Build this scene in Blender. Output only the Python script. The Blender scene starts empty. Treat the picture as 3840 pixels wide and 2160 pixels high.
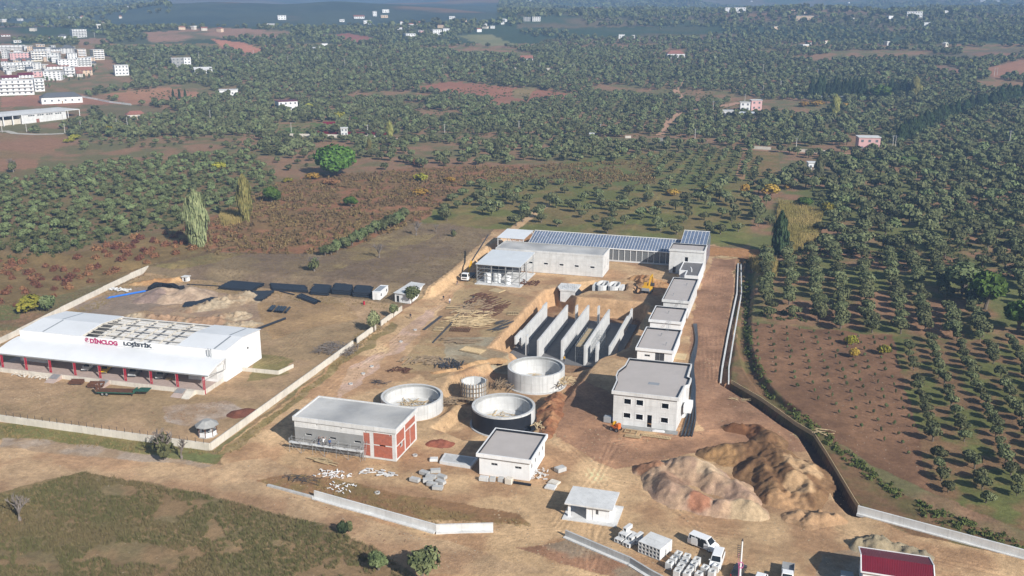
import bpy, bmesh, math, random
import numpy as np
from mathutils import Vector, Matrix
R = math.radians
random.seed(7); RNG = np.random.default_rng(7)
sc = bpy.context.scene
COL = sc.collection
# ------------------------------------------------------------------ camera model (world x = along the site's cross axis, y = along its long axis)
F, HY, CX, CY, CAMH = 3567., 50., 1920., 1080., 85.
PIT = math.atan((CY-HY)/F)
AZ = math.atan2(3030-CX, F/math.cos(PIT))
SA, CA = math.sin(AZ), math.cos(AZ)
ORG = {1:(0,950),2:(900,950),3:(1700,830),4:(1000,1400),5:(1900,1300),6:(2000,1540),7:(2740,1540),8:(0,1540),
 11:(0,0),12:(900,0),13:(1900,0),14:(2740,0),15:(0,480),16:(900,480),17:(1900,400),18:(2740,480),
 21:(1700,840),22:(2200,840),23:(1850,1080),24:(2250,1100),25:(2450,1850),26:(2050,1900),27:(3050,1900),28:(1050,1000),
 31:((0,100),2254/420.),32:((0,310),2434/420.),33:((0,1280),5.152),34:((420,1300),5.152),35:((400,1020),5.152)}
def SP(k, x, y):
    if k == 0: return x*3840/2576., y*3840/2576.
    if k >= 31: o, s = ORG[k]; return o[0]+x/s, o[1]+y/s
    s = 2571/1100. if k < 20 else (2576/550. if k in (26, 27) else 2571/550.)
    return ORG[k][0]+x/s, ORG[k][1]+y/s
def ray(k, x, y):
    sx, sy = SP(k, x, y); a = (sx-CX)/F; b = (CY-sy)/F
    d = (a, math.cos(PIT)+b*math.sin(PIT), -math.sin(PIT)+b*math.cos(PIT))
    return np.array([d[0]*CA-d[1]*SA, d[0]*SA+d[1]*CA, d[2]])
def W(k, x, y, z=0.):
    d = ray(k, x, y); t = (z-CAMH)/d[2]
    return float(d[0]*t), float(d[1]*t)
def WY(k, x, y, Y):
    d = ray(k, x, y); t = Y/d[1]
    return float(d[0]*t), float(CAMH+d[2]*t)
def proj(X, Y, Z):
    """world -> pixel of the 2576 wide picture (numpy)"""
    a = X*CA+Y*SA; f = -X*SA+Y*CA; h = Z-CAMH
    zc = f*math.cos(PIT)-h*math.sin(PIT); yc = f*math.sin(PIT)+h*math.cos(PIT)
    zc = np.where(zc < 1, 1, zc)
    k = 2576/3840.
    return (CX+F*a/zc)*k, (CY-F*yc/zc)*k
# ------------------------------------------------------------------ numpy noise
def _h(ix, iy, s):
    n = (ix.astype(np.int64)*374761393+iy.astype(np.int64)*668265263+s*974634353) & 0xffffffff
    n = ((n ^ (n >> 13))*1274126177) & 0xffffffff
    return ((n ^ (n >> 16)) & 0xffff)/65535.
def vn(x, y, s, seed=0):
    x = np.asarray(x, float)/s; y = np.asarray(y, float)/s
    ix = np.floor(x); iy = np.floor(y); fx = x-ix; fy = y-iy
    fx = fx*fx*(3-2*fx); fy = fy*fy*(3-2*fy)
    a = _h(ix, iy, seed); b = _h(ix+1, iy, seed); c = _h(ix, iy+1, seed); d = _h(ix+1, iy+1, seed)
    return (a+(b-a)*fx)*(1-fy)+(c+(d-c)*fx)*fy
def fbm(x, y, s, seed=0, o=4):
    t = 0; a = 1; w = 0
    for i in range(o):
        t = t+a*vn(x, y, s/2**i, seed+i*17); w += a; a *= .5
    return t/w
def ss(a, b, x):
    t = np.clip((x-a)/(b-a), 0, 1); return t*t*(3-2*t)
def inpoly(X, Y, P):
    ins = np.zeros(np.shape(X), bool); n = len(P)
    for i in range(n):
        x0, y0 = P[i]; x1, y1 = P[i-1]
        if y0 == y1: continue
        c = ((y0 > Y) != (y1 > Y)) & (X < (x1-x0)*(Y-y0)/(y1-y0)+x0)
        ins ^= c
    return ins
def segd(X, Y, P, closed=False):
    d = np.full(np.shape(X), 1e9); n = len(P)
    for i in range(n if closed else n-1):
        x0, y0 = P[i]; x1, y1 = P[(i+1) % n]
        dx, dy = x1-x0, y1-y0
        t = np.clip(((X-x0)*dx+(Y-y0)*dy)/(dx*dx+dy*dy+1e-9), 0, 1)
        d = np.minimum(d, np.hypot(X-x0-t*dx, Y-y0-t*dy))
    return d
def sdp(X, Y, P):
    d = segd(X, Y, P, True); return np.where(inpoly(X, Y, P), -d, d)
# ------------------------------------------------------------------ objects
def tag(o, label=None, cat=None, group=None, kind=None):
    if label: o['label'] = label
    if cat: o['category'] = cat
    if group: o['group'] = group
    if kind: o['kind'] = kind
    return o
def thing(name, label, cat, loc=(0, 0, 0), rz=0., group=None):
    o = bpy.data.objects.new(name, None); COL.objects.link(o)
    o.location = loc if len(loc) == 3 else (loc[0], loc[1], 0); o.rotation_euler = (0, 0, rz)
    o.empty_display_size = .5
    return tag(o, label, cat, group, 'thing')
def dup(root, loc=None, rz=None, label=None, group=None, scale=None):
    r = root.copy(); COL.objects.link(r)
    if loc is not None: r.location = loc
    if rz is not None: r.rotation_euler = (0, 0, rz)
    if scale is not None: r.scale = scale
    if label: r['label'] = label
    if group: r['group'] = group
    for ch in list(root.children):
        c = ch.copy(); COL.objects.link(c); c.parent = r
        for g in list(ch.children):
            d = g.copy(); COL.objects.link(d); d.parent = c
    return r
class MB:
    def __init__(s): s.v = []; s.f = []; s.sm = False; s.mk = []
    def add(s, vs, fs):
        s.mk.append((len(s.v), len(s.f))); o = len(s.v); s.v += [tuple(map(float, p)) for p in vs]; s.f += [tuple(i+o for i in f) for f in fs]; return s
    def box(s, x0, x1, y0, y1, z0, z1):
        return s.add([(x0,y0,z0),(x1,y0,z0),(x1,y1,z0),(x0,y1,z0),(x0,y0,z1),(x1,y0,z1),(x1,y1,z1),(x0,y1,z1)],
            [(0,3,2,1),(4,5,6,7),(0,1,5,4),(1,2,6,5),(2,3,7,6),(3,0,4,7)])
    def obox(s, c, sz, rz=0., rx=0., ry=0.):
        m = Matrix.Rotation(rz,3,'Z') @ Matrix.Rotation(ry,3,'Y') @ Matrix.Rotation(rx,3,'X'); c = Vector(c)
        x, y, z = sz[0]/2, sz[1]/2, sz[2]/2
        P = [c+m@Vector(p) for p in [(-x,-y,-z),(x,-y,-z),(x,y,-z),(-x,y,-z),(-x,-y,z),(x,-y,z),(x,y,z),(-x,y,z)]]
        return s.add(P, [(0,3,2,1),(4,5,6,7),(0,1,5,4),(1,2,6,5),(2,3,7,6),(3,0,4,7)])
    def bar(s, a, b, w=.1, h=None):
        a = Vector(a); b = Vector(b); d = b-a; L = d.length; h = h or w
        if L < 1e-6: return s
        q = d.to_track_quat('Y', 'Z').to_matrix(); c = (a+b)/2
        x, y, z = w/2, L/2, h/2
        P = [c+q@Vector(p) for p in [(-x,-y,-z),(x,-y,-z),(x,y,-z),(-x,y,-z),(-x,-y,z),(x,-y,z),(x,y,z),(-x,y,z)]]
        return s.add(P, [(0,3,2,1),(4,5,6,7),(0,1,5,4),(1,2,6,5),(2,3,7,6),(3,0,4,7)])
    def prism(s, P, z0, z1, top=None):
        n = len(P); T = top or P
        return s.add([(p[0],p[1],z0) for p in P]+[(p[0],p[1],z1) for p in T],
            [tuple(range(n-1,-1,-1)), tuple(range(n,2*n))]+[(i,(i+1)%n,n+(i+1)%n,n+i) for i in range(n)])
    def xz(s, P, y0, y1):
        """polygon in x,z swept along y"""
        n = len(P)
        return s.add([(p[0],y0,p[1]) for p in P]+[(p[0],y1,p[1]) for p in P],
            [tuple(range(n)), tuple(range(2*n-1,n-1,-1))]+[((i+1)%n,i,n+i,n+(i+1)%n) for i in range(n)])
    def yz(s, P, x0, x1):
        n = len(P)
        return s.add([(x0,p[0],p[1]) for p in P]+[(x1,p[0],p[1]) for p in P],
            [tuple(range(n-1,-1,-1)), tuple(range(n,2*n))]+[(i,(i+1)%n,n+(i+1)%n,n+i) for i in range(n)])
    def tube(s, pts, r, n=8, cap=True):
        s.mk.append((len(s.v), len(s.f))); pts = [Vector(p) for p in pts]; o = len(s.v); m = len(pts); rr = r if isinstance(r, (list, tuple)) else [r]*m
        for i, p in enumerate(pts):
            d = (pts[min(i+1,m-1)]-pts[max(i-1,0)])
            if d.length < 1e-9: d = Vector((0,0,1))
            q = d.to_track_quat('Z', 'Y').to_matrix()
            for j in range(n):
                a = 2*math.pi*j/n; s.v.append(tuple(p+q@Vector((rr[i]*math.cos(a), rr[i]*math.sin(a), 0))))
        for i in range(m-1):
            for j in range(n):
                a = o+i*n+j; b = o+i*n+(j+1)%n; s.f.append((a,b,b+n,a+n))
        if cap: s.f.append(tuple(o+j for j in range(n-1,-1,-1))); s.f.append(tuple(o+(m-1)*n+j for j in range(n)))
        return s
    def lathe(s, prof, n=48, c=(0,0), close=True, a0=0., a1=2*math.pi):
        s.mk.append((len(s.v), len(s.f))); o = len(s.v); m = len(prof); full = abs(a1-a0-2*math.pi) < 1e-6; N = n if full else n+1
        for j in range(N):
            a = a0+(a1-a0)*j/n
            for r, z in prof: s.v.append((c[0]+r*math.cos(a), c[1]+r*math.sin(a), z))
        for j in range(n):
            k = (j+1) % N
            for i in range(m if close else m-1):
                i2 = (i+1) % m; s.f.append((o+j*m+i, o+k*m+i, o+k*m+i2, o+j*m+i2))
        return s
    def disc(s, r, z, n=32, c=(0,0)):
        return s.add([(c[0]+r*math.cos(2*math.pi*i/n), c[1]+r*math.sin(2*math.pi*i/n), z) for i in range(n)], [tuple(range(n))])
    def wall(s, a, b, z0, z1, t, holes=()):
        """upright wall from a to b (x,y), thickness t to the left of a->b; holes (s0,s1,z0,z1)"""
        a = Vector((a[0],a[1],0)); b = Vector((b[0],b[1],0)); L = (b-a).length; e = (b-a)/L; nrm = Vector((-e.y,e.x,0))*t
        xs = sorted({0., L}|{h[0] for h in holes}|{h[1] for h in holes}); zs = sorted({z0, z1}|{h[2] for h in holes}|{h[3] for h in holes})
        def hol(i, j):
            if i < 0 or j < 0 or i >= len(xs)-1 or j >= len(zs)-1: return True
            cx = (xs[i]+xs[i+1])/2; cz = (zs[j]+zs[j+1])/2
            return any(h[0] < cx < h[1] and h[2] < cz < h[3] for h in holes)
        P = lambda i, j, k: a+e*xs[i]+nrm*k+Vector((0,0,zs[j]))
        for i in range(len(xs)-1):
            for j in range(len(zs)-1):
                if hol(i, j): continue
                q = [P(i,j,0),P(i+1,j,0),P(i+1,j+1,0),P(i,j+1,0),P(i,j,1),P(i+1,j,1),P(i+1,j+1,1),P(i,j+1,1)]
                fs = [(0,1,2,3),(5,4,7,6)]
                if hol(i-1,j): fs.append((4,0,3,7))
                if hol(i+1,j): fs.append((1,5,6,2))
                if hol(i,j-1): fs.append((4,5,1,0))
                if hol(i,j+1): fs.append((3,2,6,7))
                s.add(q, fs)
        return s
    def build(s, name, mat, parent=None, loc=None, rz=None, smooth=None, bevel=0, each=False):
        if each and len(s.mk) > 1:
            E = s.mk+[(len(s.v), len(s.f))]
            for (a, b), (c, d) in zip(E, E[1:]):
                q = MB(); q.v = s.v[a:c]; q.f = [tuple(i-a for i in f) for f in s.f[b:d]]; o = q.build(name, mat, parent, loc, rz, smooth, bevel)
            return o
        me = bpy.data.meshes.new(name); me.from_pydata(s.v, [], s.f); me.update()
        if smooth or s.sm:
            me.polygons.foreach_set('use_smooth', [True]*len(me.polygons))
            try: me.set_sharp_from_angle(angle=R(35))
            except Exception: pass
        for m in (mat if isinstance(mat, (list, tuple)) else [mat]): me.materials.append(m)
        o = bpy.data.objects.new(name, me); COL.objects.link(o)
        if parent: o.parent = parent
        if loc is not None: o.location = loc
        if rz is not None: o.rotation_euler = (0,0,rz)
        if bevel:
            b = o.modifiers.new('bevel', 'BEVEL'); b.width = bevel; b.segments = 2; b.limit_method = 'ANGLE'
        return o
def npmesh(name, V, Fq, mat, attrs=None, parent=None, smooth=False):
    me = bpy.data.meshes.new(name); n = Fq.shape[1]
    me.vertices.add(len(V)); me.vertices.foreach_set('co', np.asarray(V, np.float32).ravel())
    me.loops.add(Fq.size); me.loops.foreach_set('vertex_index', Fq.astype(np.int32).ravel())
    me.polygons.add(len(Fq)); me.polygons.foreach_set('loop_start', np.arange(0, Fq.size, n, dtype=np.int32))
    me.update(calc_edges=True)
    if smooth: me.polygons.foreach_set('use_smooth', np.ones(len(Fq), bool))
    for k, (dom, typ, arr) in (attrs or {}).items():
        at = me.attributes.new(k, typ, dom)
        at.data.foreach_set('color' if 'COLOR' in typ else 'value', np.asarray(arr, np.float32).ravel())
    me.materials.append(mat)
    o = bpy.data.objects.new(name, me); COL.objects.link(o)
    if parent: o.parent = parent
    return o
# ------------------------------------------------------------------ materials
def lin(c):
    return tuple((x/255./12.92 if x <= 10 else ((x/255.+.055)/1.055)**2.4) for x in c)
ALB = .86
def sl(r, g, b, k=ALB):
    c = lin((r, g, b)); return (c[0]*k, c[1]*k, c[2]*k, 1)
def mat(name, col, rough=.85, var=.12, vs=.6, bump=0., bs=6., metal=0., stain=0., rand=0., wave=None, spec=.3, col2=None, streak=0., panel=None):
    m = bpy.data.materials.new(name); m.use_nodes = True; N = m.node_tree.nodes; L = m.node_tree.links
    p = N['Principled BSDF']; p.inputs['Roughness'].default_value = rough; p.inputs['Metallic'].default_value = metal
    p.inputs['Specular IOR Level'].default_value = spec
    tc = N.new('ShaderNodeTexCoord'); geo = N.new('ShaderNodeNewGeometry')
    def noise(scale, det=5, src=None, ro=.6):
        n = N.new('ShaderNodeTexNoise'); n.inputs['Scale'].default_value = scale; n.inputs['Detail'].default_value = det; n.inputs['Roughness'].default_value = ro
        L.new(src or geo.outputs['Position'], n.inputs['Vector']); return n
    def mixc(fac, a, b, bt='MIX'):
        x = N.new('ShaderNodeMix'); x.data_type = 'RGBA'; x.blend_type = bt
        for s_, i in ((fac, 0), (a, 6), (b, 7)):
            if hasattr(s_, 'is_output'): L.new(s_, x.inputs[i])
            else: x.inputs[i].default_value = s_
        return x.outputs[2]
    def ramp(src, lo, hi, a=0., b=1.):
        r = N.new('ShaderNodeMapRange'); r.inputs[1].default_value = lo; r.inputs[2].default_value = hi; r.inputs[3].default_value = a; r.inputs[4].default_value = b
        L.new(src, r.inputs[0]); return r.outputs[0]
    c = tuple(col)
    out = c
    if col2 is not None:
        n = noise(vs*.5, 6); out = mixc(ramp(n.outputs[0], .42, .6), c, tuple(col2))
    n = noise(vs); f = ramp(n.outputs[0], .3, .7, 1-var, 1+var*.6)
    cb = N.new('ShaderNodeCombineColor'); [L.new(f, cb.inputs[i]) for i in range(3)]
    out = mixc(1., out, cb.outputs[0], 'MULTIPLY')
    if stain:
        n2 = noise(vs*.35, 6); out = mixc(ramp(n2.outputs[0], .5, .72, 0, stain), out, (c[0]*.45, c[1]*.43, c[2]*.4, 1))
    if streak:
        mp = N.new('ShaderNodeMapping'); mp.inputs['Scale'].default_value = (1.6, 1.6, .12); L.new(geo.outputs['Position'], mp.inputs[0])
        n3 = noise(1., 4, mp.outputs[0]); out = mixc(ramp(n3.outputs[0], .5, .75, 0, streak), out, (c[0]*.5, c[1]*.48, c[2]*.45, 1))
    if panel:
        sx = N.new('ShaderNodeSeparateXYZ'); L.new(geo.outputs['Position'], sx.inputs[0]); ad = N.new('ShaderNodeMath'); L.new(sx.outputs[0], ad.inputs[0]); L.new(sx.outputs[1], ad.inputs[1])
        cx_ = N.new('ShaderNodeCombineXYZ'); L.new(ad.outputs[0], cx_.inputs[0]); L.new(sx.outputs[2], cx_.inputs[1])
        bt = N.new('ShaderNodeTexBrick'); bt.offset = 0; bt.inputs['Scale'].default_value = 1; bt.inputs['Brick Width'].default_value = panel[0]; bt.inputs['Row Height'].default_value = panel[1]; bt.inputs['Mortar Size'].default_value = .035; bt.inputs['Bias'].default_value = 0
        bt.inputs['Color1'].default_value = (1,1,1,1); bt.inputs['Color2'].default_value = (1-panel[2],)*3+(1,); bt.inputs['Mortar'].default_value = (.82,.82,.82,1); L.new(cx_.outputs[0], bt.inputs['Vector'])
        out = mixc(1., out, bt.outputs['Color'], 'MULTIPLY')
    if rand:
        oi = N.new('ShaderNodeObjectInfo'); r = ramp(oi.outputs['Random'], 0, 1, 1-rand, 1+rand)
        cb2 = N.new('ShaderNodeCombineColor'); [L.new(r, cb2.inputs[i]) for i in range(3)]; out = mixc(1., out, cb2.outputs[0], 'MULTIPLY')
    if wave:
        ax, sc_, amt = wave
        w = N.new('ShaderNodeTexWave'); w.wave_type = 'BANDS'; w.bands_direction = ax; w.inputs['Scale'].default_value = sc_; w.inputs['Distortion'].default_value = 0
        L.new(tc.outputs['Object'], w.inputs['Vector'])
        out = mixc(ramp(w.outputs['Fac'], .75, 1., 0, amt), out, (c[0]*.55, c[1]*.55, c[2]*.55, 1))
        bm = N.new('ShaderNodeBump'); bm.inputs['Strength'].default_value = .5; bm.inputs['Distance'].default_value = .05
        L.new(w.outputs['Fac'], bm.inputs['Height']); L.new(bm.outputs[0], p.inputs['Normal'])
    if hasattr(out, 'is_output'): L.new(out, p.inputs['Base Color'])
    else: p.inputs['Base Color'].default_value = out
    if bump:
        nb = noise(bs, 6); bm = N.new('ShaderNodeBump'); bm.inputs['Strength'].default_value = bump; bm.inputs['Distance'].default_value = .15
        L.new(nb.outputs[0], bm.inputs['Height']); L.new(bm.outputs[0], p.inputs['Normal'])
    return m
M = {}
M['white'] = mat('white_plaster', (.76,.76,.76,1), .8, .07, .5, stain=.1, streak=.2)
M['cream'] = mat('cream_render', (.66,.61,.53,1), .9, .12, .5, stain=.3, streak=.4, panel=(3.1,9,.1))
M['conc'] = mat('fresh_concrete', (.5,.5,.49,1), .9, .14, .5, stain=.25, streak=.35, bump=.2, panel=(2.5,9,.1))
M['concd'] = mat('weathered_concrete', (.33,.33,.32,1), .9, .2, .6, stain=.4, streak=.3, bump=.2)
M['concl'] = mat('pale_concrete', (.66,.66,.65,1), .9, .12, .6, stain=.2, streak=.28, panel=(2.4,1.25,.07))
M['concw'] = mat('clean_concrete', (.6,.6,.59,1), .9, .12, .4, stain=.26, streak=.4, panel=(2.5,2.2,.08))
M['roofc'] = mat('rough_concrete_roof', (.55,.54,.52,1), .9, .2, .25, stain=.3, col2=(.34,.34,.34,1))
M['plaster'] = mat('grey_wet_plaster', (.27,.27,.265,1), .9, .12, .8, stain=.25)
M['memb'] = mat('roof_gravel_membrane', (.45,.41,.385,1), .92, .06, .35, stain=.08, bump=.2, bs=30)
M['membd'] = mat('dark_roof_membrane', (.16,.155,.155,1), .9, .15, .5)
M['bitu'] = mat('black_bitumen', (.014,.016,.022,1), .6, .3, .8, streak=.3)
M['black'] = mat('black_plastic_pipe', (.024,.03,.04,1), .3, .25, 2., spec=.6)
M['blue'] = mat('blue_plastic_pipe', (.03,.16,.55,1), .4, .15, 2.)
M['msheet'] = mat('white_metal_sheet', (.78,.79,.8,1), .4, .05, .2, stain=.12, wave=('X', 1.1, .2), spec=.4)
M['gsheet'] = mat('pale_metal_sheet', (.66,.69,.71,1), .6, .06, .3, stain=.1, wave=('X', 1.3, .15), spec=.4)
M['rsheet'] = mat('dark_red_metal_sheet', (.16,.012,.024,1), .38, .15, .4, wave=('X', 1.3, .4), spec=.45)
M['red'] = mat('red_paint', (.38,.02,.04,1), .5, .1, 1.)
M['brick'] = mat('red_hollow_brick', (.42,.13,.08,1), .9, .25, 2.5, stain=.15, col2=(.36,.125,.085,1))
M['wood'] = mat('weathered_timber', (.3,.22,.14,1), .85, .3, 1.5, rand=.25)
M['woodl'] = mat('fresh_timber', (.5,.38,.22,1), .85, .2, 1.5, rand=.15)
M['rust'] = mat('rusty_steel', (.13,.06,.035,1), .85, .35, 2., stain=.3)
M['steel'] = mat('galvanised_steel', (.42,.44,.45,1), .4, .15, 1., metal=.5)
M['steeld'] = mat('dark_steel', (.06,.06,.065,1), .5, .2, 1.)
M['glass'] = mat('dark_window_glass', (.018,.022,.026,1), .08, .2, 1., spec=.6)
M['winfar'] = mat('distant_window', (.14,.15,.165,1), .3, .1, 1.)
M['dark'] = mat('dark_opening', (.02,.02,.02,1), .9, .2, 1.)
M['solar'] = mat('blue_grey_glazing', (.15,.19,.27,1), .22, .25, .5, spec=.5, stain=.25)
M['tank'] = mat('white_plastic_tank', (.74,.76,.77,1), .45, .05, 1.)
M['yellow'] = mat('yellow_machine_paint', (.62,.34,.02,1), .5, .12, 1.5, stain=.25)
M['orange'] = mat('orange_machine_paint', (.55,.14,.03,1), .5, .12, 1.5)
M['rubber'] = mat('tyre_rubber', (.018,.018,.018,1), .85, .2, 3.)
M['pwhite'] = mat('white_car_paint', (.8,.8,.8,1), .25, .03, 1., spec=.5)
M['pgrey'] = mat('grey_car_paint', (.3,.31,.32,1), .25, .03, 1., spec=.5)
M['pdark'] = mat('dark_car_paint', (.03,.032,.04,1), .25, .03, 1., spec=.5)
M['pyel'] = mat('yellow_car_paint', (.65,.4,.02,1), .3, .03, 1., spec=.5)
M['green'] = mat('green_painted_steel', (.03,.1,.07,1), .6, .2, 1., stain=.3)
M['lamp'] = mat('lamp_glass', (.6,.6,.58,1), .15, .05, 1.)
M['lampr'] = mat('red_lamp_glass', (.4,.02,.02,1), .2, .05, 1.)
M['pave'] = mat('pinkish_paving', (.42,.33,.29,1), .9, .12, 1.2, stain=.2)
M['tile'] = mat('red_roof_tile', (.3,.13,.095,1), .85, .25, 1., wave=('Y', 1.5, .3))
M['slate'] = mat('grey_roof_tile', (.12,.125,.135,1), .8, .15, 1., wave=('Y', 1.5, .2))
M['pink'] = mat('pink_render', (.62,.38,.37,1), .85, .08, .5, stain=.1)
M['ochre'] = mat('ochre_render', (.62,.47,.34,1), .85, .08, .5)
M['pole'] = mat('pale_concrete_pole', (.52,.5,.47,1), .9, .08, 1.)
M['skin'] = mat('skin', (.42,.24,.17,1), .6, .05, 3.)
M['cl_dark'] = mat('dark_clothing', (.03,.032,.045,1), .9, .2, 4.)
M['cl_blue'] = mat('blue_clothing', (.06,.1,.22,1), .9, .2, 4.)
M['cl_white'] = mat('white_clothing', (.7,.7,.7,1), .9, .1, 4.)
M['cl_red'] = mat('red_clothing', (.4,.04,.04,1), .9, .1, 4.)
M['hair'] = mat('dark_hair', (.02,.015,.012,1), .8, .2, 6.)
M['sign'] = mat('sign_crimson_letters', (.38,.03,.12,1), .5, .05, 1.)
M['signd'] = mat('sign_charcoal_letters', (.035,.045,.06,1), .5, .05, 1.)
# ------------------------------------------------------------------ terrain
_RP = [0,450,700,900,1150,1500,1900,2400,3000,3800,5000,7000,12000]
_ZP = [0,0,3.,10,27,42,56,74,100,145,230,330,330]
BUMPS = [(0,470,105,1500,260,330,15),(0,620,76,2050,300,420,20),(0,1200,100,1750,300,420,16),(0,900,96,1900,250,300,8),(0,2450,150,1500,400,500,14),(0,1700,60,2300,300,600,18),(0,160,95,1900,350,420,10)]
def _bumpxy():
    o = []
    for k, x, y, r, sr, st, a in BUMPS:
        d = ray(k, x, y); n = math.hypot(d[0], d[1]); o.append((d[0]/n, d[1]/n, r, sr, st, a))
    return o
_B = _bumpxy()
PITS = [ # (outline, depth, width of the sloping side)
 ([(-73.6,226),(-73.9,283),(-70.5,287),(-62,278.5),(-41,279),(-38.5,274),(-38.5,236),(-44,226),(-50,219),(-60,222),(-68,224)], 5.4, 1.6),
 ([(-70.5,174),(-62,170),(-50,173),(-46.5,186),(-45.5,204),(-44,226),(-50,230),(-66,226),(-71,214),(-77,203),(-75,192),(-69,188)], 2.3, 2.2),
 ([(-87.5,176),(-84,192),(-80,193),(-82,184)], 1.4, 1.5),
 ([(-78.6+9.6*math.cos(i*.3491),184.6+9.6*math.sin(i*.3491)) for i in range(18)], 1.25, 2.2),
 ([(-78.9+6.6*math.cos(i*.3491),185+6.6*math.sin(i*.3491)) for i in range(18)], 1.9, .5),
 ([(-71,282),(-70,292),(-61,299),(-49.5,299),(-48.5,290),(-60,286),(-62.5,280)], 3.6, 1.2),
 ([(-46.5,287.5),(-44,286.8),(-42.8,291),(-44,296),(-47,295)], 1.8, 1.2),
]
TRENCH = [(-16.2,340),(-13.8,297),(-13.2,253),(-12.7,229),(-12.1,219)]
TRENCH2 = [(-12.1,219),(-4.5,209.3),(3.2,197.6),(6.6,193.6),(9.0,185),(13.6,166),(15.2,162.6)]
DITCH = [(-12.6,342),(-11.4,300),(-10.7,270),(-9.6,250),(-6.4,229),(-1.8,214.5),(3.5,206)]
def T(x, y, micro=True):
    x = np.asarray(x, float); y = np.asarray(y, float); r = np.hypot(x, y)
    z = np.interp(r, _RP, _ZP)
    far = ss(650, 1500, r)
    z = z+far*(fbm(x, y, 900, 3, 4)-.5)*np.interp(r, [650,1200,2000,3000,5000], [6,24,72,130,260])
    z = z+far*(fbm(x, y, 260, 9, 3)-.5)*np.interp(r, [650,1200,2400,5000], [3,12,26,50])
    for ux, uy, br, sr, st, a in _B:
        al = x*ux+y*uy-br; ac = -x*uy+y*ux
        z = z+a*np.exp(-(al/sr)**2-(ac/st)**2)
    rise = np.where(x < -60, 2.6*ss(262, 269, y)*ss(-104.3, -106.4, x)+2.6*ss(344.5, 348.5, y)*(1-ss(-104.3, -106.4, x)), 2.3*ss(344.5, 348.5, y))
    right = 2.3*ss(250, 345, y)*ss(-12, -6, x)
    z = z+np.maximum(rise, right)
    near = 1-ss(380, 520, r)
    for P, dep, w in PITS:
        s = sdp(x+.5*(vn(x, y, 2.5, 5)-.5), y+.8*(vn(x, y, 2.5, 6)-.5), P)
        z = np.where(s < 0, np.minimum(z, z*0-dep*ss(0, w, -s)), z)
    d = segd(x, y, TRENCH); z = z-1.0*(1-ss(.9, 1.5, d))
    d = segd(x, y, TRENCH2); z = z-2.4*(1-ss(1.3, 2.0, d))
    d = segd(x, y, DITCH); z = z-1.5*(1-ss(.9, 2.2, d))
    if micro:
        z = z+near*(fbm(x, y, 2.2, 21, 3)-.5)*.12+(fbm(x, y, 9, 22, 3)-.5)*.1*near-.06*near
    return z
def T1(x, y): return float(T(np.array([x]), np.array([y]), False)[0])
def WT(k, x, y):
    """picture point -> point on the terrain"""
    d = ray(k, x, y); t = np.geomspace(90, 9000, 2600)/math.hypot(d[0], d[1])
    X, Y, Z = d[0]*t, d[1]*t, CAMH+d[2]*t
    g = T(X, Y, False); i = int(np.argmax(Z <= g))
    if i == 0: i = len(t)-1 if Z[-1] > g[-1] else 0
    return float(X[i]), float(Y[i]), float(g[i])
def WTs(k, P): return [WT(k, *p)[:2] for p in P]
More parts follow.
